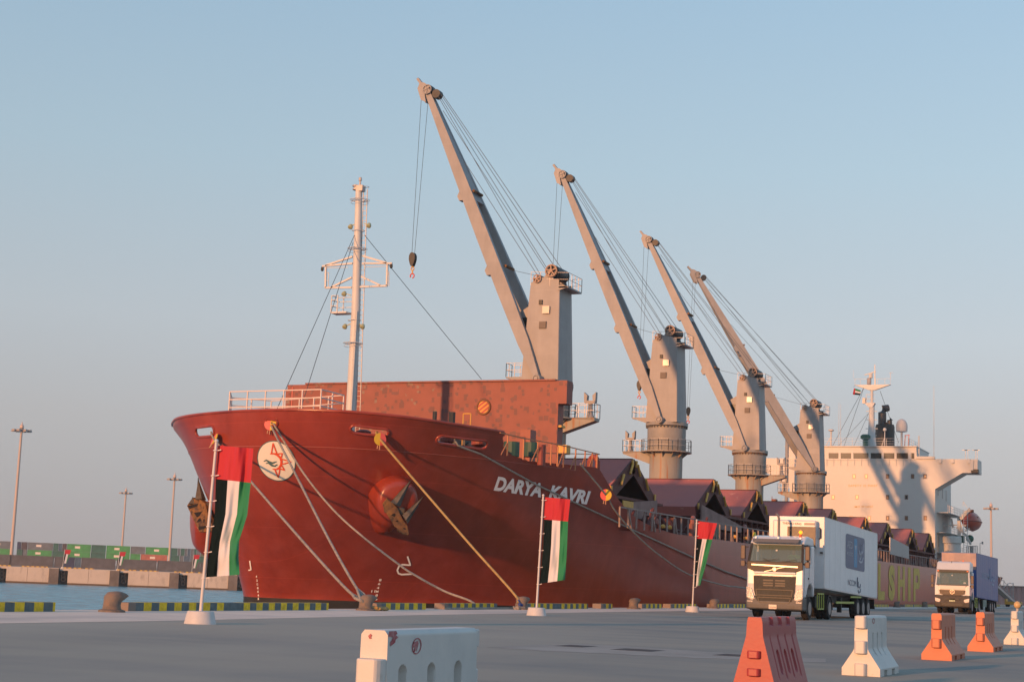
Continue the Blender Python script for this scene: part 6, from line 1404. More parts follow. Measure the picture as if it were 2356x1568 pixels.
def driver(root_xyz, label, face=-1):
    x, y, z = root_xyz; o = empty('person', root_xyz, label, 'person', 'truck drivers behind the windscreens')
    V = [(0, 0, 0), (0, .02, .25), (0, .0, .48), (0, -.01, .58), (0, -.02, .68), (0, -.02, .82), (-.2, 0, .47), (-.27, -.15, .25), (-.18, -.42, .22), (.2, 0, .47), (.27, -.15, .25), (.18, -.42, .22), (-.11, -.1, -.02), (-.13, -.5, 0), (-.13, -.55, -.4), (.11, -.1, -.02), (.13, -.5, 0), (.13, -.55, -.4)]
    E_ = [(0, 1), (1, 2), (2, 3), (3, 4), (4, 5), (2, 6), (6, 7), (7, 8), (2, 9), (9, 10), (10, 11), (0, 12), (12, 13), (13, 14), (0, 15), (15, 16), (16, 17)]
    R_ = [.16, .15, .15, .06, .09, .075, .08, .05, .035, .08, .05, .035, .1, .075, .05, .1, .075, .05]
    me = bpy.data.meshes.new('body'); me.from_pydata(V, E_, []); ob = bpy.data.objects.new('body', me); COL.objects.link(ob)
    s = ob.modifiers.new('s', 'SKIN'); 
    if not me.skin_vertices: 
        bm = bmesh.new(); bm.from_mesh(me); bm.verts.layers.skin.verify(); bm.to_mesh(me); bm.free()
    for i, sv in enumerate(me.skin_vertices[0].data): sv.radius = (R_[i], R_[i]*(.75 if i < 3 else 1)); sv.use_root = (i == 0)
    ob.modifiers.new('d', 'SUBSURF').levels = 1; dg = bpy.context.evaluated_depsgraph_get(); me2 = bpy.data.meshes.new_from_object(ob.evaluated_get(dg)); COL.objects.unlink(ob); bpy.data.objects.remove(ob)
    me2.name = 'body'; me2.materials.clear(); me2.materials.append(mat('skin', (.30, .16, .10), .6)); 
    for p in me2.polygons: p.use_smooth = True
    ob = bpy.data.objects.new('body', me2); COL.objects.link(ob); ob.parent = o
    # clothes: faces of trunk, arms and legs pushed out a little
    for nm, test, m in (('hi_vis_jacket', lambda c: c.z > .08 and c.z < .56 and c.y > -.12, hivis), ('trousers', lambda c: c.z <= .1 and not (c.z > .05 and c.y > -.0 and False), mat('dark_trousers', (.02, .025, .04), .8))):
        bm = bmesh.new(); bm.from_mesh(me2); bmesh.ops.delete(bm, geom=[f for f in bm.faces if not test(f.calc_center_median())], context='FACES')
        for v in bm.verts: v.co += v.normal*.012
        m3 = bpy.data.meshes.new(nm); bm.to_mesh(m3); bm.free(); m3.materials.clear(); m3.materials.append(m); oo = bpy.data.objects.new(nm, m3); COL.objects.link(oo); oo.parent = o
    mb = MB(); mb.sphere((x, y+.01, z+.79), .1, 12, 8, sc=(.95, 1.05, .75)); mb.build('hair', mat('dark_hair', (.015, .012, .01), .8), o)
    return o
def wheel(root, x, y, r, w, dual=False):
    # x: outer face of the tyre, on the side given by its sign from the truck centre
    cx = WL[root.name][0]; sg = 1 if x > cx else -1; mb = MB()
    for k in ((0, 1) if dual else (0,)):
        xo = x-sg*k*(w+.04); prof = [(r*.56, 0), (r*.9, 0), (r*.985, .04), (r, .09), (r, w-.09), (r*.985, w-.04), (r*.9, w), (r*.56, w)]
        mb.lathe((xo, y, r), prof, axis=(-sg, 0, 0), n=32)
    wo_ = mb.build('wheel', tyre_m, root, smooth=40); wo_['label'] = 'black tyre with grey steel rim'
    mb = MB(); mb.lathe((x+sg*.005, y, r), [(r*.57, 0), (r*.57, .02), (r*.5, .05), (r*.4, .12), (r*.2, .13), (r*.19, .02), (r*.1, .0)] if not dual else [(r*.57, 0), (r*.55, .03), (r*.42, .16), (r*.25, .17), (r*.22, .05), (r*.1, .03)], axis=(-sg, 0, 0), n=24)
    mb.build('rim', rim_m, wo_, smooth=40)
    mb = MB()
    for k in range(10): t = 2*pi*k/10; mb.tube((x+sg*.02-sg*.11, y+r*.3*cos(t), r+r*.3*sin(t)), (x+sg*.0-sg*.07, y+r*.3*cos(t), r+r*.3*sin(t)), .016, n=6)
    mb.build('wheel_nuts', dark, wo_)
def truck(Xc, Y0, style, label, box):
    o = empty('articulated_truck', (Xc, Y0, 0), label, 'truck', 'trucks driving along the quay'); X = lambda v: Xc+v; Y = lambda v: Y0+v
    hi = 3.55 if style == 'A' else 3.72; wsb, wst = (2.42, 3.2) if style == 'A' else (2.05, 3.02); rk = .32
    # cab shell
    def cabprism(prof, x0, x1, m, nm, bv=.06, par=o):
        mb = MB(); mb.prism([(X(x0), Y(a), b_) for a, b_ in prof], (x1-x0, 0, 0)); return mb.build(nm, m, par, bevel=bv)
    cab = cabprism([(.02, .95), (.0, 1.5), (.05, wsb-.02), (1.5, wsb-.02), (1.5, wst), (2.15, wst), (2.15, 1.0), (1.95, 1.0), (1.85, 1.35), (1.55, 1.55), (1.1, 1.5), (.8, 1.25), (.72, .95)], -1.24, 1.24, truck_white, 'cab')
    cabprism([(.05+rk, wst-.02), (.12+rk*.9, wst+.12), (.45+rk, hi), (1.2, hi+.06), (2.15, hi-.02), (2.15, wst-.02)], -1.2, 1.2, truck_white, 'roof', .09, cab)
    mb = MB()
    for s in (-1, 1):
        mb.bar((X(s*1.18), Y(.1), wsb-.03), (X(s*1.12), Y(.1+rk), wst+.03), .10, .10); mb.bar((X(s*1.19), Y(1.02), wsb-.03), (X(s*1.14), Y(1.02), wst+.03), .1, .12)
    mb.build('pillar', truck_white if style == 'B' else plastic, cab)
    yb_ = .07; mb = MB(); mb.hexa([(X(-1.16), Y(yb_), wsb-.02), (X(1.16), Y(yb_), wsb-.02), (X(1.16), Y(yb_+.015), wsb-.02), (X(-1.16), Y(yb_+.015), wsb-.02), (X(-1.10), Y(yb_+rk), wst), (X(1.10), Y(yb_+rk), wst), (X(1.10), Y(yb_+rk+.015), wst), (X(-1.10), Y(yb_+rk+.015), wst)]); mb.build('windscreen', ws, cab)
    mb = MB(); mb.hexa([(X(1.2), Y(.2), wsb), (X(1.215), Y(.2), wsb), (X(1.215), Y(1.0), wsb), (X(1.2), Y(1.0), wsb), (X(1.15), Y(.5), wst-.05), (X(1.165), Y(.5), wst-.05), (X(1.165), Y(1.0), wst-.05), (X(1.15), Y(1.0), wst-.05)]); mb.build('side_window', ws, cab)
    mb = MB(); mb.box(X(-1.12), X(1.12), Y(.14), Y(.5), wsb-.01, wsb+.08); mb.box(X(-1.1), X(1.1), Y(1.44), Y(1.49), wsb, wst); mb.build('cab_interior', mat('cab_interior_trim', (.10, .09, .07), .8), cab)
    for s in (-1, 1):
        mb = MB(); mb.box(X(s*.62-.24), X(s*.62+.24), Y(1.0), Y(1.15), wsb-.1, wsb+.62); mb.box(X(s*.62-.14), X(s*.62+.14), Y(1.02), Y(1.12), wsb+.62, wsb+.8); mb.build('seat', mat('seat_cloth', (.05, .05, .055), .9) if style == 'A' or s > 0 else mat('tan_curtain', (.36, .25, .12), .9), cab, bevel=.03)
    mb = MB(); mb.ring((X(.62), Y(.55), wsb+.12), .2, .018, axis=(0, .8, .6), n=20); mb.build('steering_wheel', black, cab)
    driver((X(.62), Y(.92), wsb-.18), 'driver in a hi-vis green jacket at the wheel of the '+('white box trailer truck' if style == 'A' else 'blue trailer truck'))
    # door line, handle, mirror
    mb = MB(); mb.box(X(1.241), X(1.246), Y(.22), Y(.235), 1.2, wsb); mb.box(X(1.241), X(1.246), Y(1.12), Y(1.135), 1.2, wst); mb.box(X(1.24), X(1.265), Y(.95), Y(1.08), 1.75, 1.82); mb.build('door_seam', plastic, cab)
    for s in (-1, 1):
        mb = MB(); mb.box(X(s*1.42-.1), X(s*1.42+.1), Y(-.02), Y(.12), wsb+.12, wsb+.72); mb.box(X(s*1.42-.1), X(s*1.42+.1), Y(-.02), Y(.12), wsb-.2, wsb+.06); mb.bar((X(s*1.2), Y(.15), wsb+.66), (X(s*1.42), Y(.05), wsb+.62), .06); mb.bar((X(s*1.2), Y(.15), wsb-.05), (X(s*1.42), Y(.05), wsb-.08), .06)
        mb.build('mirror', mat('mirror_housing', (.10, .075, .06), .5), cab, bevel=.03)
    if style == 'A':
        mb = MB(); mb.hexa([(X(-1.0), Y(.0), 3.28), (X(1.0), Y(.0), 3.28), (X(1.05), Y(.34), 3.28), (X(-1.05), Y(.34), 3.28), (X(-1.04), Y(.12), 3.44), (X(1.04), Y(.12), 3.44), (X(1.05), Y(.38), 3.44), (X(-1.05), Y(.38), 3.44)]); mb.build('sun_visor', mat('visor_brown', (.13, .13, .13), .5), cab)
        mb = MB(); mb.prism([(X(a), Y(-.03), b_) for a, b_ in ((-1.22, 2.46), (1.22, 2.46), (1.24, 2.15), (.85, 2.0), (-.85, 2.0), (-1.24, 2.15))], (0, .07, 0)); mb.build('front_band', plastic, cab, bevel=.02)
        mb = MB(); mb.hexa([(X(-1.02), Y(-.06), 2.28), (X(1.02), Y(-.06), 2.22), (X(1.02), Y(-.02), 2.22), (X(-1.02), Y(-.02), 2.28), (X(-1.02), Y(-.06), 2.34), (X(1.02), Y(-.06), 2.28), (X(1.02), Y(-.02), 2.28), (X(-1.02), Y(-.02), 2.34)])
        mb.bar((X(-.45), Y(-.05), 2.02), (X(.45), Y(-.05), 2.24), .02, .022); mb.ring((X(0), Y(-.06), 2.13), .075, .018, axis=(0, 1, 0), n=20); mb.tube((X(0), Y(-.05), 2.13), (X(0), Y(-.03), 2.13), .07, n=16); mb.build('front_emblem', chrome, cab)
        mb = MB(); mb.box(X(-.93), X(.93), Y(-.07), Y(.0), 1.93, 2.02); mb.build('upper_grille_trim', truck_white, cab, bevel=.02)
        mb = MB(); mb.prism([(X(a), Y(-.04), b_) for a, b_ in ((-.93, 1.84), (.93, 1.84), (.9, 1.2), (.72, .62), (-.72, .62), (-.9, 1.2))], (0, .06, 0)); g_ = mb.build('grille', mat('grille_grey_brown', (.02, .028, .028), .6, var=.4, scale=9), cab)
        mb = MB()
        for z_, w_ in ((1.24, .8), (1.0, .76), (.9, .72), (.68, .66)): mb.box(X(-w_), X(w_), Y(-.075), Y(-.03), z_, z_+.03)
        for z_ in (1.62, 1.5, 1.4): 
            for xx in (-.28, .25): mb.box(X(xx-.22), X(xx+.22), Y(-.05), Y(-.035), z_, z_+.06)
        for s in (-1, 1): mb.bar((X(s*.8), Y(-.055), 1.27), (X(s*.76), Y(-.055), .98), .03); mb.bar((X(s*.72), Y(-.055), .92), (X(s*.66), Y(-.055), .7), .03)
        mb.build('grille_bar', mat('grille_bar', (.05, .05, .045), .45), g_)
        mb = MB(); put_text(mb, 'VOLVO', quad_fn((X(-.9), Y(-.045), 1.85), (X(-.6), Y(-.045), 1.845), (X(-.9), Y(-.045), 1.90)), bold=.04); put_text(mb, 'FH', quad_fn((X(.78), Y(-.045), 1.85), (X(.9), Y(-.045), 1.85), (X(.78), Y(-.045), 1.90)), bold=.03); mb.build('maker_lettering', mat('chrome_letter', (.8, .74, .66), .3), cab)
        for s in (-1, 1):
            mb = MB(); mb.prism([(X(s*a), Y(-.035), b_) for a, b_ in ((1.24, 1.38), (1.02, 1.3), (.86, .86), (.98, .78), (1.24, .9))], (0, .12, 0)); hl = mb.build('headlight', lampglass, cab, bevel=.015)
            mb = MB(); mb.bar((X(s*1.02), Y(-.05), 1.25), (X(s*.9), Y(-.05), .88), .03); mb.bar((X(s*.9), Y(-.05), .88), (X(s*1.18), Y(-.05), .93), .03); mb.bar((X(s*1.02), Y(-.05), 1.25), (X(s*1.1), Y(-.05), .92), .02); mb.build('light_strip', mat('bright_strip', (.9, .85, .78), .25), hl)
            mb = MB(); mb.box(X(min(s*.95, s*1.2)), X(max(s*.95, s*1.2)), Y(-.05), Y(.02), .63, .76); mb.build('fog_light', lampglass, cab)
        cabprism([(-.06, .42), (-.07, .62), (.0, .95), (.75, .95), (.72, .5), (.5, .38)], -1.25, 1.25, mat('bumper_grey', (.085, .09, .09), .5, var=.2, scale=3), 'bumper', .05, cab)
        mb = MB(); mb.box(X(-.22), X(.12), Y(-.1), Y(-.07), .44, .62); pl = mb.build('number_plate', mat('plate_pale', (.70, .60, .50), .5), cab)
        mb = MB(); put_text(mb, '20398', quad_fn((X(-.19), Y(-.103), .47), (X(.09), Y(-.103), .47), (X(-.19), Y(-.103), .54))); mb.build('plate_lettering', plastic, pl)
        for a in (-1., 0, .98): mb = MB(); mb.tube((X(a), Y(.52), 3.5), (X(a), Y(.56), 3.5), .04, n=10); mb.build('roof_marker', mat('marker_bright', (.9, .88, .85), .2), cab)
        mb = MB(); mb.tube((X(.9), Y(.9), 3.55), (X(.9), Y(.9), 3.68), .07, n=12); bc = mb.build('beacon_base', mat('orange_base', (.6, .14, .05), .5), cab)
        mb = MB(); mb.sphere((X(.9), Y(.9), 3.77), .085, 12, 8); mb.build('beacon_lens', mat('lit_amber', (1, .35, .02), .4, emit=((1, .28, .015), 2.0)), bc)
        mb = MB(); mb.tube((X(-.42), Y(2.3), 1.2), (X(-.42), Y(2.3), 4.45), .055, n=10); mb.path([(X(-.42), Y(2.3), 4.4), (X(-.46), Y(2.3), 4.55), (X(-.55), Y(2.3), 4.62)], .055, 8); mb.build('exhaust_stack', mat('stack_grey', (.22, .20, .18), .4, metal=.4), cab)
        mb = MB(); mb.hexa([(X(.9), Y(1.2), 3.4), (X(1.2), Y(1.2), 3.2), (X(1.22), Y(2.3), 3.0), (X(.9), Y(2.3), 3.2), (X(.85), Y(1.3), 3.55), (X(1.12), Y(1.3), 3.5), (X(1.12), Y(2.3), 3.55), (X(.85), Y(2.3), 3.6)]); mb.build('side_deflector', mat('deflector_dark', (.05, .07, .085), .4), cab)
        mb = MB(); mb.bar((X(-.55), Y(.03), 2.5), (X(.15), Y(.08), 2.58), .02); mb.bar((X(-.2), Y(.03), 2.45), (X(-.55), Y(.12), 2.6), .02); mb.bar((X(.2), Y(.03), 2.45), (X(.9), Y(.08), 2.56), .02); mb.build('wiper', black, cab)
        mb = MB(); mb.box(X(-.03), X(.05), Y(.24), Y(.245), 2.92, 2.98); mb.build('sticker', white, cab)
    else:
        mb = MB(); mb.prism([(X(a), Y(-.03), b_) for a, b_ in ((-.98, 2.02), (.98, 2.02), (.9, 1.72), (-.9, 1.72))], (0, .06, 0)); mb.build('front_panel', mat('lower_front_white', (.50, .50, .49), .35), cab, bevel=.02)
        mb = MB(); mb.hexa([(X(-1.13), Y(.30), 2.98), (X(1.13), Y(.30), 2.98), (X(1.13), Y(.36), 2.98), (X(-1.13), Y(.36), 2.98), (X(-1.12), Y(.33), 3.16), (X(1.12), Y(.33), 3.16), (X(1.12), Y(.40), 3.16), (X(-1.12), Y(.40), 3.16)]); mb.build('screen_top_band', black, cab)
        mb = MB(); mb.box(X(-1.14), X(1.14), Y(.02), Y(.1), 2.0, 2.08); mb.build('screen_bottom_band', black, cab)
        mb = MB(); mb.prism([(X(a), Y(-.045), b_) for a, b_ in ((-.94, 1.7), (.94, 1.7), (.88, 1.42), (.6, 1.3), (-.6, 1.3), (-.88, 1.42))], (0, .07, 0)); g_ = mb.build('grille', mat('grille_brown', (.035, .028, .022), .5), cab)
        mb = MB()
        for z_ in (1.6, 1.5, 1.4): mb.box(X(-.86), X(.86), Y(-.065), Y(-.04), z_, z_+.03)
        mb.build('grille_bar', mat('grille_bar_b', (.09, .07, .06), .4), g_)
        mb = MB(); mb.ring((X(0), Y(-.08), 1.56), .15, .02, axis=(0, 1, 0), n=24)
        for k in range(3): t = pi/2+2*pi*k/3; mb.bar((X(0), Y(-.08), 1.56), (X(.14*cos(t)), Y(-.08), 1.56+.14*sin(t)), .05, .03, w2=.012, h2=.02)
        mb.build('front_emblem', chrome, cab)
        cabprism([(-.08, .45), (-.1, .75), (-.02, 1.3), (.1, 1.38), (.72, 1.3), (.72, .5), (.4, .40)], -1.25, 1.25, mat('bumper_dark', (.04, .04, .038), .6, var=.3, scale=3), 'bumper', .06, cab)
        mb = MB(); mb.box(X(-.75), X(.75), Y(-.13), Y(-.08), .55, .75); mb.box(X(-.5), X(.5), Y(-.14), Y(-.08), .98, 1.08); mb.build('bumper_recess', black, cab)
        for s in (-1, 1):
            mb = MB(); mb.prism([(X(s*a), Y(-.12), b_) for a, b_ in ((1.22, 1.12), (.84, 1.02), (.84, .86), (.95, .80), (1.2, .86))], (0, .1, 0)); mb.build('headlight', mat('pale_headlight_glass', (.75, .66, .58), .15, coat=1), cab, bevel=.015)  # plain pale glass colour
            mb = MB(); mb.prism([(X(s*a), Y(-.035), b_) for a, b_ in ((1.24, 2.05), (1.02, 2.02), (.92, 1.36), (1.24, 1.3))], (0, .1, 0)); mb.build('corner_panel', truck_white, cab, bevel=.02)
            mb = MB(); mb.box(X(s*1.05-.06), X(s*1.05+.06), Y(.3), Y(.36), 3.03, 3.11); mb.build('roof_marker', mat('marker_orange', (.7, .15, .05), .4), cab)
        mb = MB(); mb.box(X(-.2), X(.2), Y(-.14), Y(-.1), .86, 1.06); pl = mb.build('number_plate', mat('plate_pale_green', (.45, .55, .38), .5), cab)
        mb = MB(); put_text(mb, '71540', quad_fn((X(-.17), Y(-.143), .89), (X(.17), Y(-.143), .89), (X(-.17), Y(-.143), .97))); mb.build('plate_lettering', plastic, pl)
        mb = MB(); mb.box(X(.5), X(.62), Y(1.6), Y(1.72), 3.72, 3.9); mb.build('beacon', mat('orange_beacon', (.6, .14, .04), .4), cab, bevel=.02)
        mb = MB(); mb.box(X(-.5), X(.3), Y(1.3), Y(1.34), 3.76, 3.8); mb.tube((X(-.15), Y(.75), 3.55), (X(-.15), Y(.75), 3.8), .02, n=6); mb.build('roof_rail', plastic, cab)
        mb = MB(); mb.box(X(.78), X(.95), Y(.13), Y(.135), 2.12, 2.26); mb.box(X(-.75), X(-.66), Y(.3), Y(.31), 2.6, 2.68); mb.box(X(-.1), X(.0), Y(.3), Y(.31), 2.7, 2.79); mb.build('sticker', white, cab)
    # chassis
    mb = MB()
    for s in (-1, 1): mb.box(X(s*.45-.06), X(s*.45+.06), Y(.9), Y(6.6), .72, .98)
    mb.box(X(-1.2), X(1.2), Y(2.5), Y(3.4), .55, 1.05); mb.build('chassis', black, o)
    if style == 'A': mb = MB(); mb.box(X(-1.25), X(1.25), Y(.62), Y(.78), .35, 1.1); mb.build('mudguard', plastic, o)
    FW_, RW_ = 1.35, (5.35 if style == 'A' else 5.1)
    for s in (-1, 1): wheel(o, X(s*1.23), Y(FW_), .5, .30)
    if style == 'B':
        for s in (-1, 1): wheel(o, X(s*1.23), Y(RW_-1.3), .5, .28, True)
    for s in (-1, 1): wheel(o, X(s*1.23), Y(RW_), .5, .28, True)
    mb = MB()
    for s in (-1, 1):
        P = [(X(s*1.24), Y(RW_)+.62*cos(t), .5+.62*sin(t)) for t in np.linspace(-.1, pi+.1, 12)]+[(X(s*1.24), Y(RW_)+.56*cos(t), .5+.56*sin(t)) for t in np.linspace(pi+.1, -.1, 12)]
        mb.add(P+[(p[0]-s*.62, p[1], p[2]) for p in P], [(i, i+1, 23-i-1, 23-i) for i in range(11)]+[(i, i+1, 24+i+1, 24+i) for i in range(23)])
    mb.build('mudguard', plastic, o)
    mb = MB(); y_ = 2.75
    for zz in (.45, 1.12): mb.box(X(1.22), X(1.26), Y(y_), Y(y_+1.3), zz, zz+.06)
    for k in range(4): mb.box(X(1.22), X(1.26), Y(y_+.42*k), Y(y_+.42*k+.035), .45, 1.15)
    mb.build('side_guard', reflect, o)
    # trailer box
    bx = box; f0, L, zt0, zt1, zb0, zb1 = bx['f'], bx['L'], bx['zt0'], bx['zt1'], bx['zb0'], bx['zb1']
    mb = MB(); mb.hexa([(X(-1.28), Y(f0), zb0), (X(1.28), Y(f0), zb0), (X(1.28), Y(f0+L), zb1), (X(-1.28), Y(f0+L), zb1), (X(-1.28), Y(f0), zt0), (X(1.28), Y(f0), zt0), (X(1.28), Y(f0+L), zt1), (X(-1.28), Y(f0+L), zt1)])
    tb = mb.build('trailer_box', bx['m'], o, bevel=.02)
    def side(a, z):    # a metres behind the box front, z as a fraction of the side height
        return (X(1.285), Y(f0+a), zb0+(zb1-zb0)*a/L+z*((zt0-zb0)+(zt1-zt0-zb1+zb0)*a/L))
    def sidetext(mb, txt, a0, a1, z0_, z1_, off=.003, **k): put_text(mb, txt, lambda u, v: tuple(np.array(side(a0+(a1-a0)*u, z0_+(z1_-z0_)*v))+[off, 0, 0]), **k)
    mb = MB()
    for (a0, a1, q0, q1) in ((0, L, 0, .02), (0, L, .985, 1.0), (0, .1, 0, 1), (L-.12, L, 0, 1)):
        mb.add([side(a0, q0), side(a1, q0), side(a1, q1), side(a0, q1)], [(0, 1, 2, 3)])
    mb.build('edge_trim', bx['trim'], tb)
    mb = MB()
    for k in range(1, 11): a = L*k/11; mb.box(X(1.278), X(1.283), Y(f0+a-.008), Y(f0+a+.008), side(a, .02)[2], side(a, .98)[2])
    mb.build('panel_seam', bx['seam'], tb)
    if style == 'A':
        xw = lambda v: X(v)
        mb = MB(); mb.box(X(-1.0), X(.98), Y(f0-.42), Y(f0), 3.2, 4.42); ru = mb.build('refrigeration_unit', truck_white, tb, bevel=.06)
        mb = MB(); mb.box(X(-.32), X(.98), Y(f0-.44), Y(f0-.42), 3.2, 4.12); mb.build('condenser_panel', mat('condenser_grey', (.05, .043, .036), .4), ru, bevel=.02)
        mb = MB(); mb.box(X(.45), X(.93), Y(f0-.445), Y(f0-.42), 4.2, 4.3); mb.build('unit_grille', mat('unit_grille', (.35, .30, .26), .5), ru)
        mb = MB(); mb.box(X(-.78), X(-.66), Y(f0-.43), Y(f0-.42), 3.3, 4.38); mb.build('blue_stripe', mat('pale_blue_stripe', (.33, .42, .46), .5), ru)
        mb = MB(); put_text(mb, 'THERMO KING', quad_fn((X(-.55), Y(f0-.43), 4.22), (X(.32), Y(f0-.43), 4.19), (X(-.55), Y(f0-.43), 4.32)), bold=.02); mb.build('unit_lettering', mat('grey_letter', (.16, .12, .10), .6), ru)
        mb = MB(); mb.path([(X(1.05), Y(f0-.03), 3.6), (X(1.12), Y(f0-.1), 3.65), (X(1.12), Y(f0-.1), 4.05), (X(1.05), Y(f0-.03), 4.1)], .03, 6); mb.box(X(1.1), X(1.22), Y(f0-.1), Y(f0), 2.95, 3.02); mb.build('grab_handle', plastic, tb)
        mb = MB()   # rounded dark sign panel with a blue centre stripe
        a0, a1 = 4.6, 9.2; z0_, z1_ = .36, .86
        def rr(a0, a1, z0_, z1_, r, rz, m=6):
            P = []
            for cx, cz, t0 in ((a1-r, z1_-rz, 0), (a0+r, z1_-rz, pi/2), (a0+r, z0_+rz, pi), (a1-r, z0_+rz, 3*pi/2)):
                for k in range(m+1): t = t0+pi/2*k/m; P.append(tuple(np.array(side(cx+r*cos(t), cz+rz*sin(t)))+[.004, 0, 0]))
            return P
        P = rr(a0, a1, z0_, z1_, .35, .05); mb.add(P, [tuple(range(len(P)))]); mb.build('sign_panel', mat('sign_slate_blue', (.16, .18, .26), .5, var=.15, scale=1), tb)
        mb = MB(); q = lambda a, z: tuple(np.array(side(a, z))+[.008, 0, 0]); mb.add([q(6.55, .4), q(7.3, .4), q(7.3, .82), q(6.55, .82)], [(0, 1, 2, 3)]); mb.build('sign_stripe', mat('sign_sky_blue', (.08, .28, .48), .5), tb)
        mb = MB(); q2 = lambda a, z: tuple(np.array(side(a, z))+[.012, 0, 0])
        sidetext(mb, 'AED', 4.9, 6.2, .66, .76, .012); sidetext(mb, 'FOOD', 4.9, 6.3, .55, .60, .012); mb.add([q2(6.7, .72), q2(7.15, .72), q2(6.95, .64), q2(6.9, .64)], [(0, 1, 2, 3)]); mb.add([q2(6.9, .64), q2(6.96, .64), q2(6.96, .45), q2(6.9, .45)], [(0, 1, 2, 3)])
        for pts in (((8.9, .78), (8.7, .66), (8.2, .60), (7.8, .62), (7.7, .66)), ((8.3, .76), (8.35, .66), (8.15, .55), (7.9, .53)), ((8.8, .57), (8.5, .50), (8.0, .49), (7.7, .51))):
            for A_, B_ in zip(pts[:-1], pts[1:]): mb.bar(q2(*A_), q2(*B_), .02, .09)
        mb.build('sign_lettering', mat('pale_letter', (.50, .50, .55), .6), tb)
        mb = MB(); sidetext(mb, 'NCCOM', 5.2, 7.1, .12, .205, .006); q3 = lambda a, z: tuple(np.array(side(a, z))+[.01, 0, 0])
        for pts in (((7.35, .26), (7.35, .12)), ((7.5, .12), (7.5, .2)), ((7.5, .12), (8.1, .12), (8.15, .17)), ((7.55, .07), (7.8, .04), (8.15, .06), (8.2, .1))):
            for A_, B_ in zip(pts[:-1], pts[1:]): mb.bar(q3(*A_), q3(*B_), .02, .08)
        mb.build('company_lettering', mat('slate_letter', (.20, .20, .24), .6), tb)
        mb = MB(); mb.box(X(1.24), X(1.28), Y(6.6), Y(10.6), .72, .82); mb.box(X(1.24), X(1.27), Y(9.9), Y(12.4), 1.0, 1.08); mb.build('side_guard', reflect, o)
    else:
        mb = MB(); mb.box(X(-1.26), X(1.26), Y(f0-.02), Y(f0), 1.3, 3.25); mb.build('front_wall', mat('blue_front_painted_shade', (.03, .09, .30), .5), tb); mb = MB(); mb.box(X(-1.25), X(1.25), Y(f0-.02), Y(f0), 3.26, 4.46); mb.build('front_wall', two_noise('faded_pink_front_painted_sun', (.27, .21, .22), (.22, .18, .21), (.38, .27, .24), .8, 1.6, .5, st2=(1, 1, .4)), tb)  # cab shade painted in blue below, sunlight on faded front in pink above
        mb = MB(); sidetext(mb, 'NCCOM', 3.2, 7.4, .46, .60, .004, bold=.01); q3 = lambda a, z: tuple(np.array(side(a, z))+[.008, 0, 0])
        for pts in (((7.7, .72), (7.7, .46)), ((8.3, .46), (8.9, .45), (9.3, .5), (9.3, .56)), ((9.6, .46), (10.6, .46), (10.8, .55)), ((9.0, .38), (9.6, .35), (10.2, .38))):
            for A_, B_ in zip(pts[:-1], pts[1:]): mb.bar(q3(*A_), q3(*B_), .02, .12)
        sidetext(mb, 'ncc.ae', 5.6, 8.2, .20, .23, .004); mb.build('company_lettering', mat('pale_blue_letter', (.34, .40, .52), .6), tb)
        mb = MB(); mb.box(X(1.22), X(1.27), Y(7.2), Y(9.2), .5, 1.05); mb.build('side_locker', mat('grey_green_panel', (.22, .27, .22), .6), o)
    ty = bx['tw']
    for yy in ty:
        for s in (-1, 1): wheel(o, X(s*1.23), Y(yy), .5, .36)
    mb = MB()
    for s in (-1, 1): mb.box(X(s*.5-.08), X(s*.5+.08), Y(f0+.3), Y(f0+L-.2), zb1-.25, zb1+.1)
    mb.box(X(-1.1), X(-.9), Y(8.4), Y(8.6), .3, 1.0); mb.box(X(.9), X(1.1), Y(8.4), Y(8.6), .3, 1.0); mb.box(X(-1.2), X(1.2), Y(f0+L-.3), Y(f0+L-.2), .45, .6); mb.box(X(-1.2), X(1.2), Y(f0+L-.45), Y(f0+L-.35), .5, .95)
    mb.build('trailer_frame', black, o)
    return o
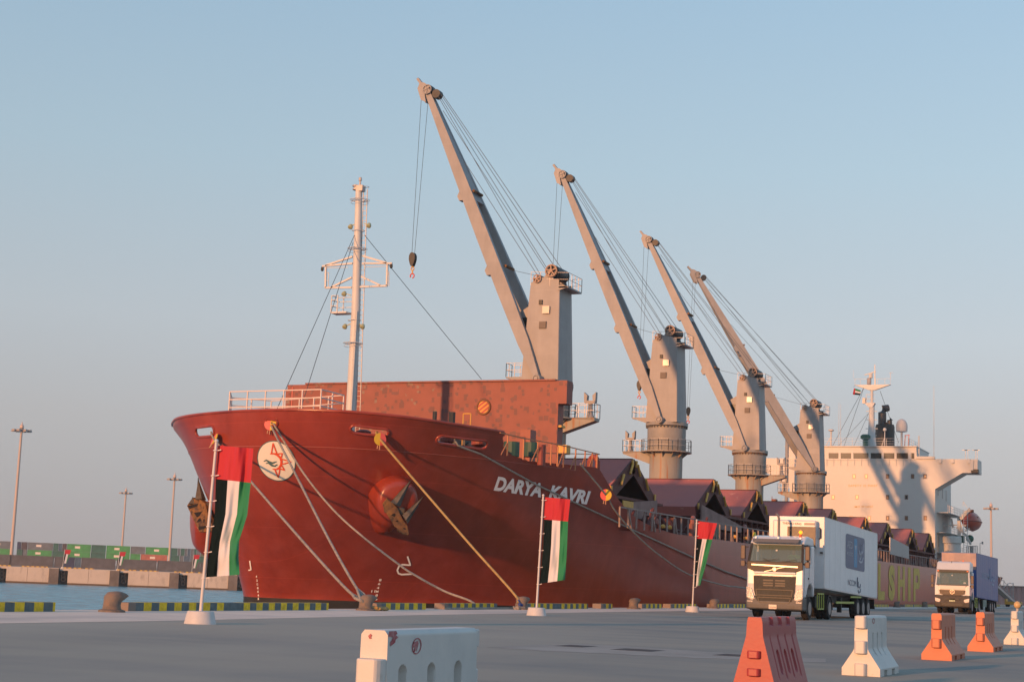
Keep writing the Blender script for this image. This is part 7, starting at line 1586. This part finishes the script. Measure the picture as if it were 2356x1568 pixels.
tw_m = mat('white_trailer_panel', (.80, .79, .78), .4, var=.06, scale=.8); tw_trim = mat('white_trailer_trim', (.68, .66, .64), .35, metal=.2); tw_seam = mat('trailer_seam', (.70, .69, .68), .5)
truck(-17.45, 69.0, 'A', 'white truck with a black grille pulling a tall white refrigerated box trailer', dict(f=3.9, L=12.6, zt0=4.60, zt1=4.36, zb0=1.38, zb1=.98, m=tw_m, trim=tw_trim, seam=tw_seam, tw=(11.8, 13.1, 14.4)))
tb_m = two_noise('faded_blue_trailer', (.13, .165, .34), (.16, .175, .33), (.08, .13, .33), .4, 1.5, .45, st2=(1, 1, .3), bump=.03)
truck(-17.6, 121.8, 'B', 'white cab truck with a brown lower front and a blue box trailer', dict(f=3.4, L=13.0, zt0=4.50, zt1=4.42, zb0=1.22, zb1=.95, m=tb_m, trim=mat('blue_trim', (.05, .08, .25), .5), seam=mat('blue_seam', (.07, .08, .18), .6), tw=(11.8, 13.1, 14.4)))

# small yard equipment at the far right

o = empty('yellow_cart', (float(PY(240, 2332, 1392)[0]), 240, 0), 'small yellow flat cart parked at the foot of the gangway', 'cart')
cx = PY(240, 2332, 1392)[0]; mb = MB(); mb.box(cx-1.1, cx+1.1, 239, 241, .35, .75); mb.box(cx-1.1, cx-.9, 239, 241, .75, 1.1); mb.build('cart_bed', yellow, o)
for a in (-.8, .8):
    for b_ in (239.2, 240.8): mb = MB(); mb.tube((cx+a, b_-.1, .22), (cx+a, b_+.1, .22), .22, n=14); mb.build('wheel', tyre_m, o)

# ================================================================= AIR
if True:
    mb = MB(); mb.box(-900, 700, -335, 1500, -10, 44)
    hz = bpy.data.materials.new('harbour_haze'); hz.use_nodes = True; n = hz.node_tree.nodes; l = hz.node_tree.links; n.remove(n['Principled BSDF'])
    v = n.new('ShaderNodeVolumePrincipled'); v.inputs['Color'].default_value = (.95, .95, .95, 1); v.inputs['Density'].default_value = .00018; v.inputs['Anisotropy'].default_value = .2
    l.new(v.outputs[0], n['Material Output'].inputs['Volume'])
    tag(mb.build('haze', hz, org=(0, 0, 0)), kind='stuff')
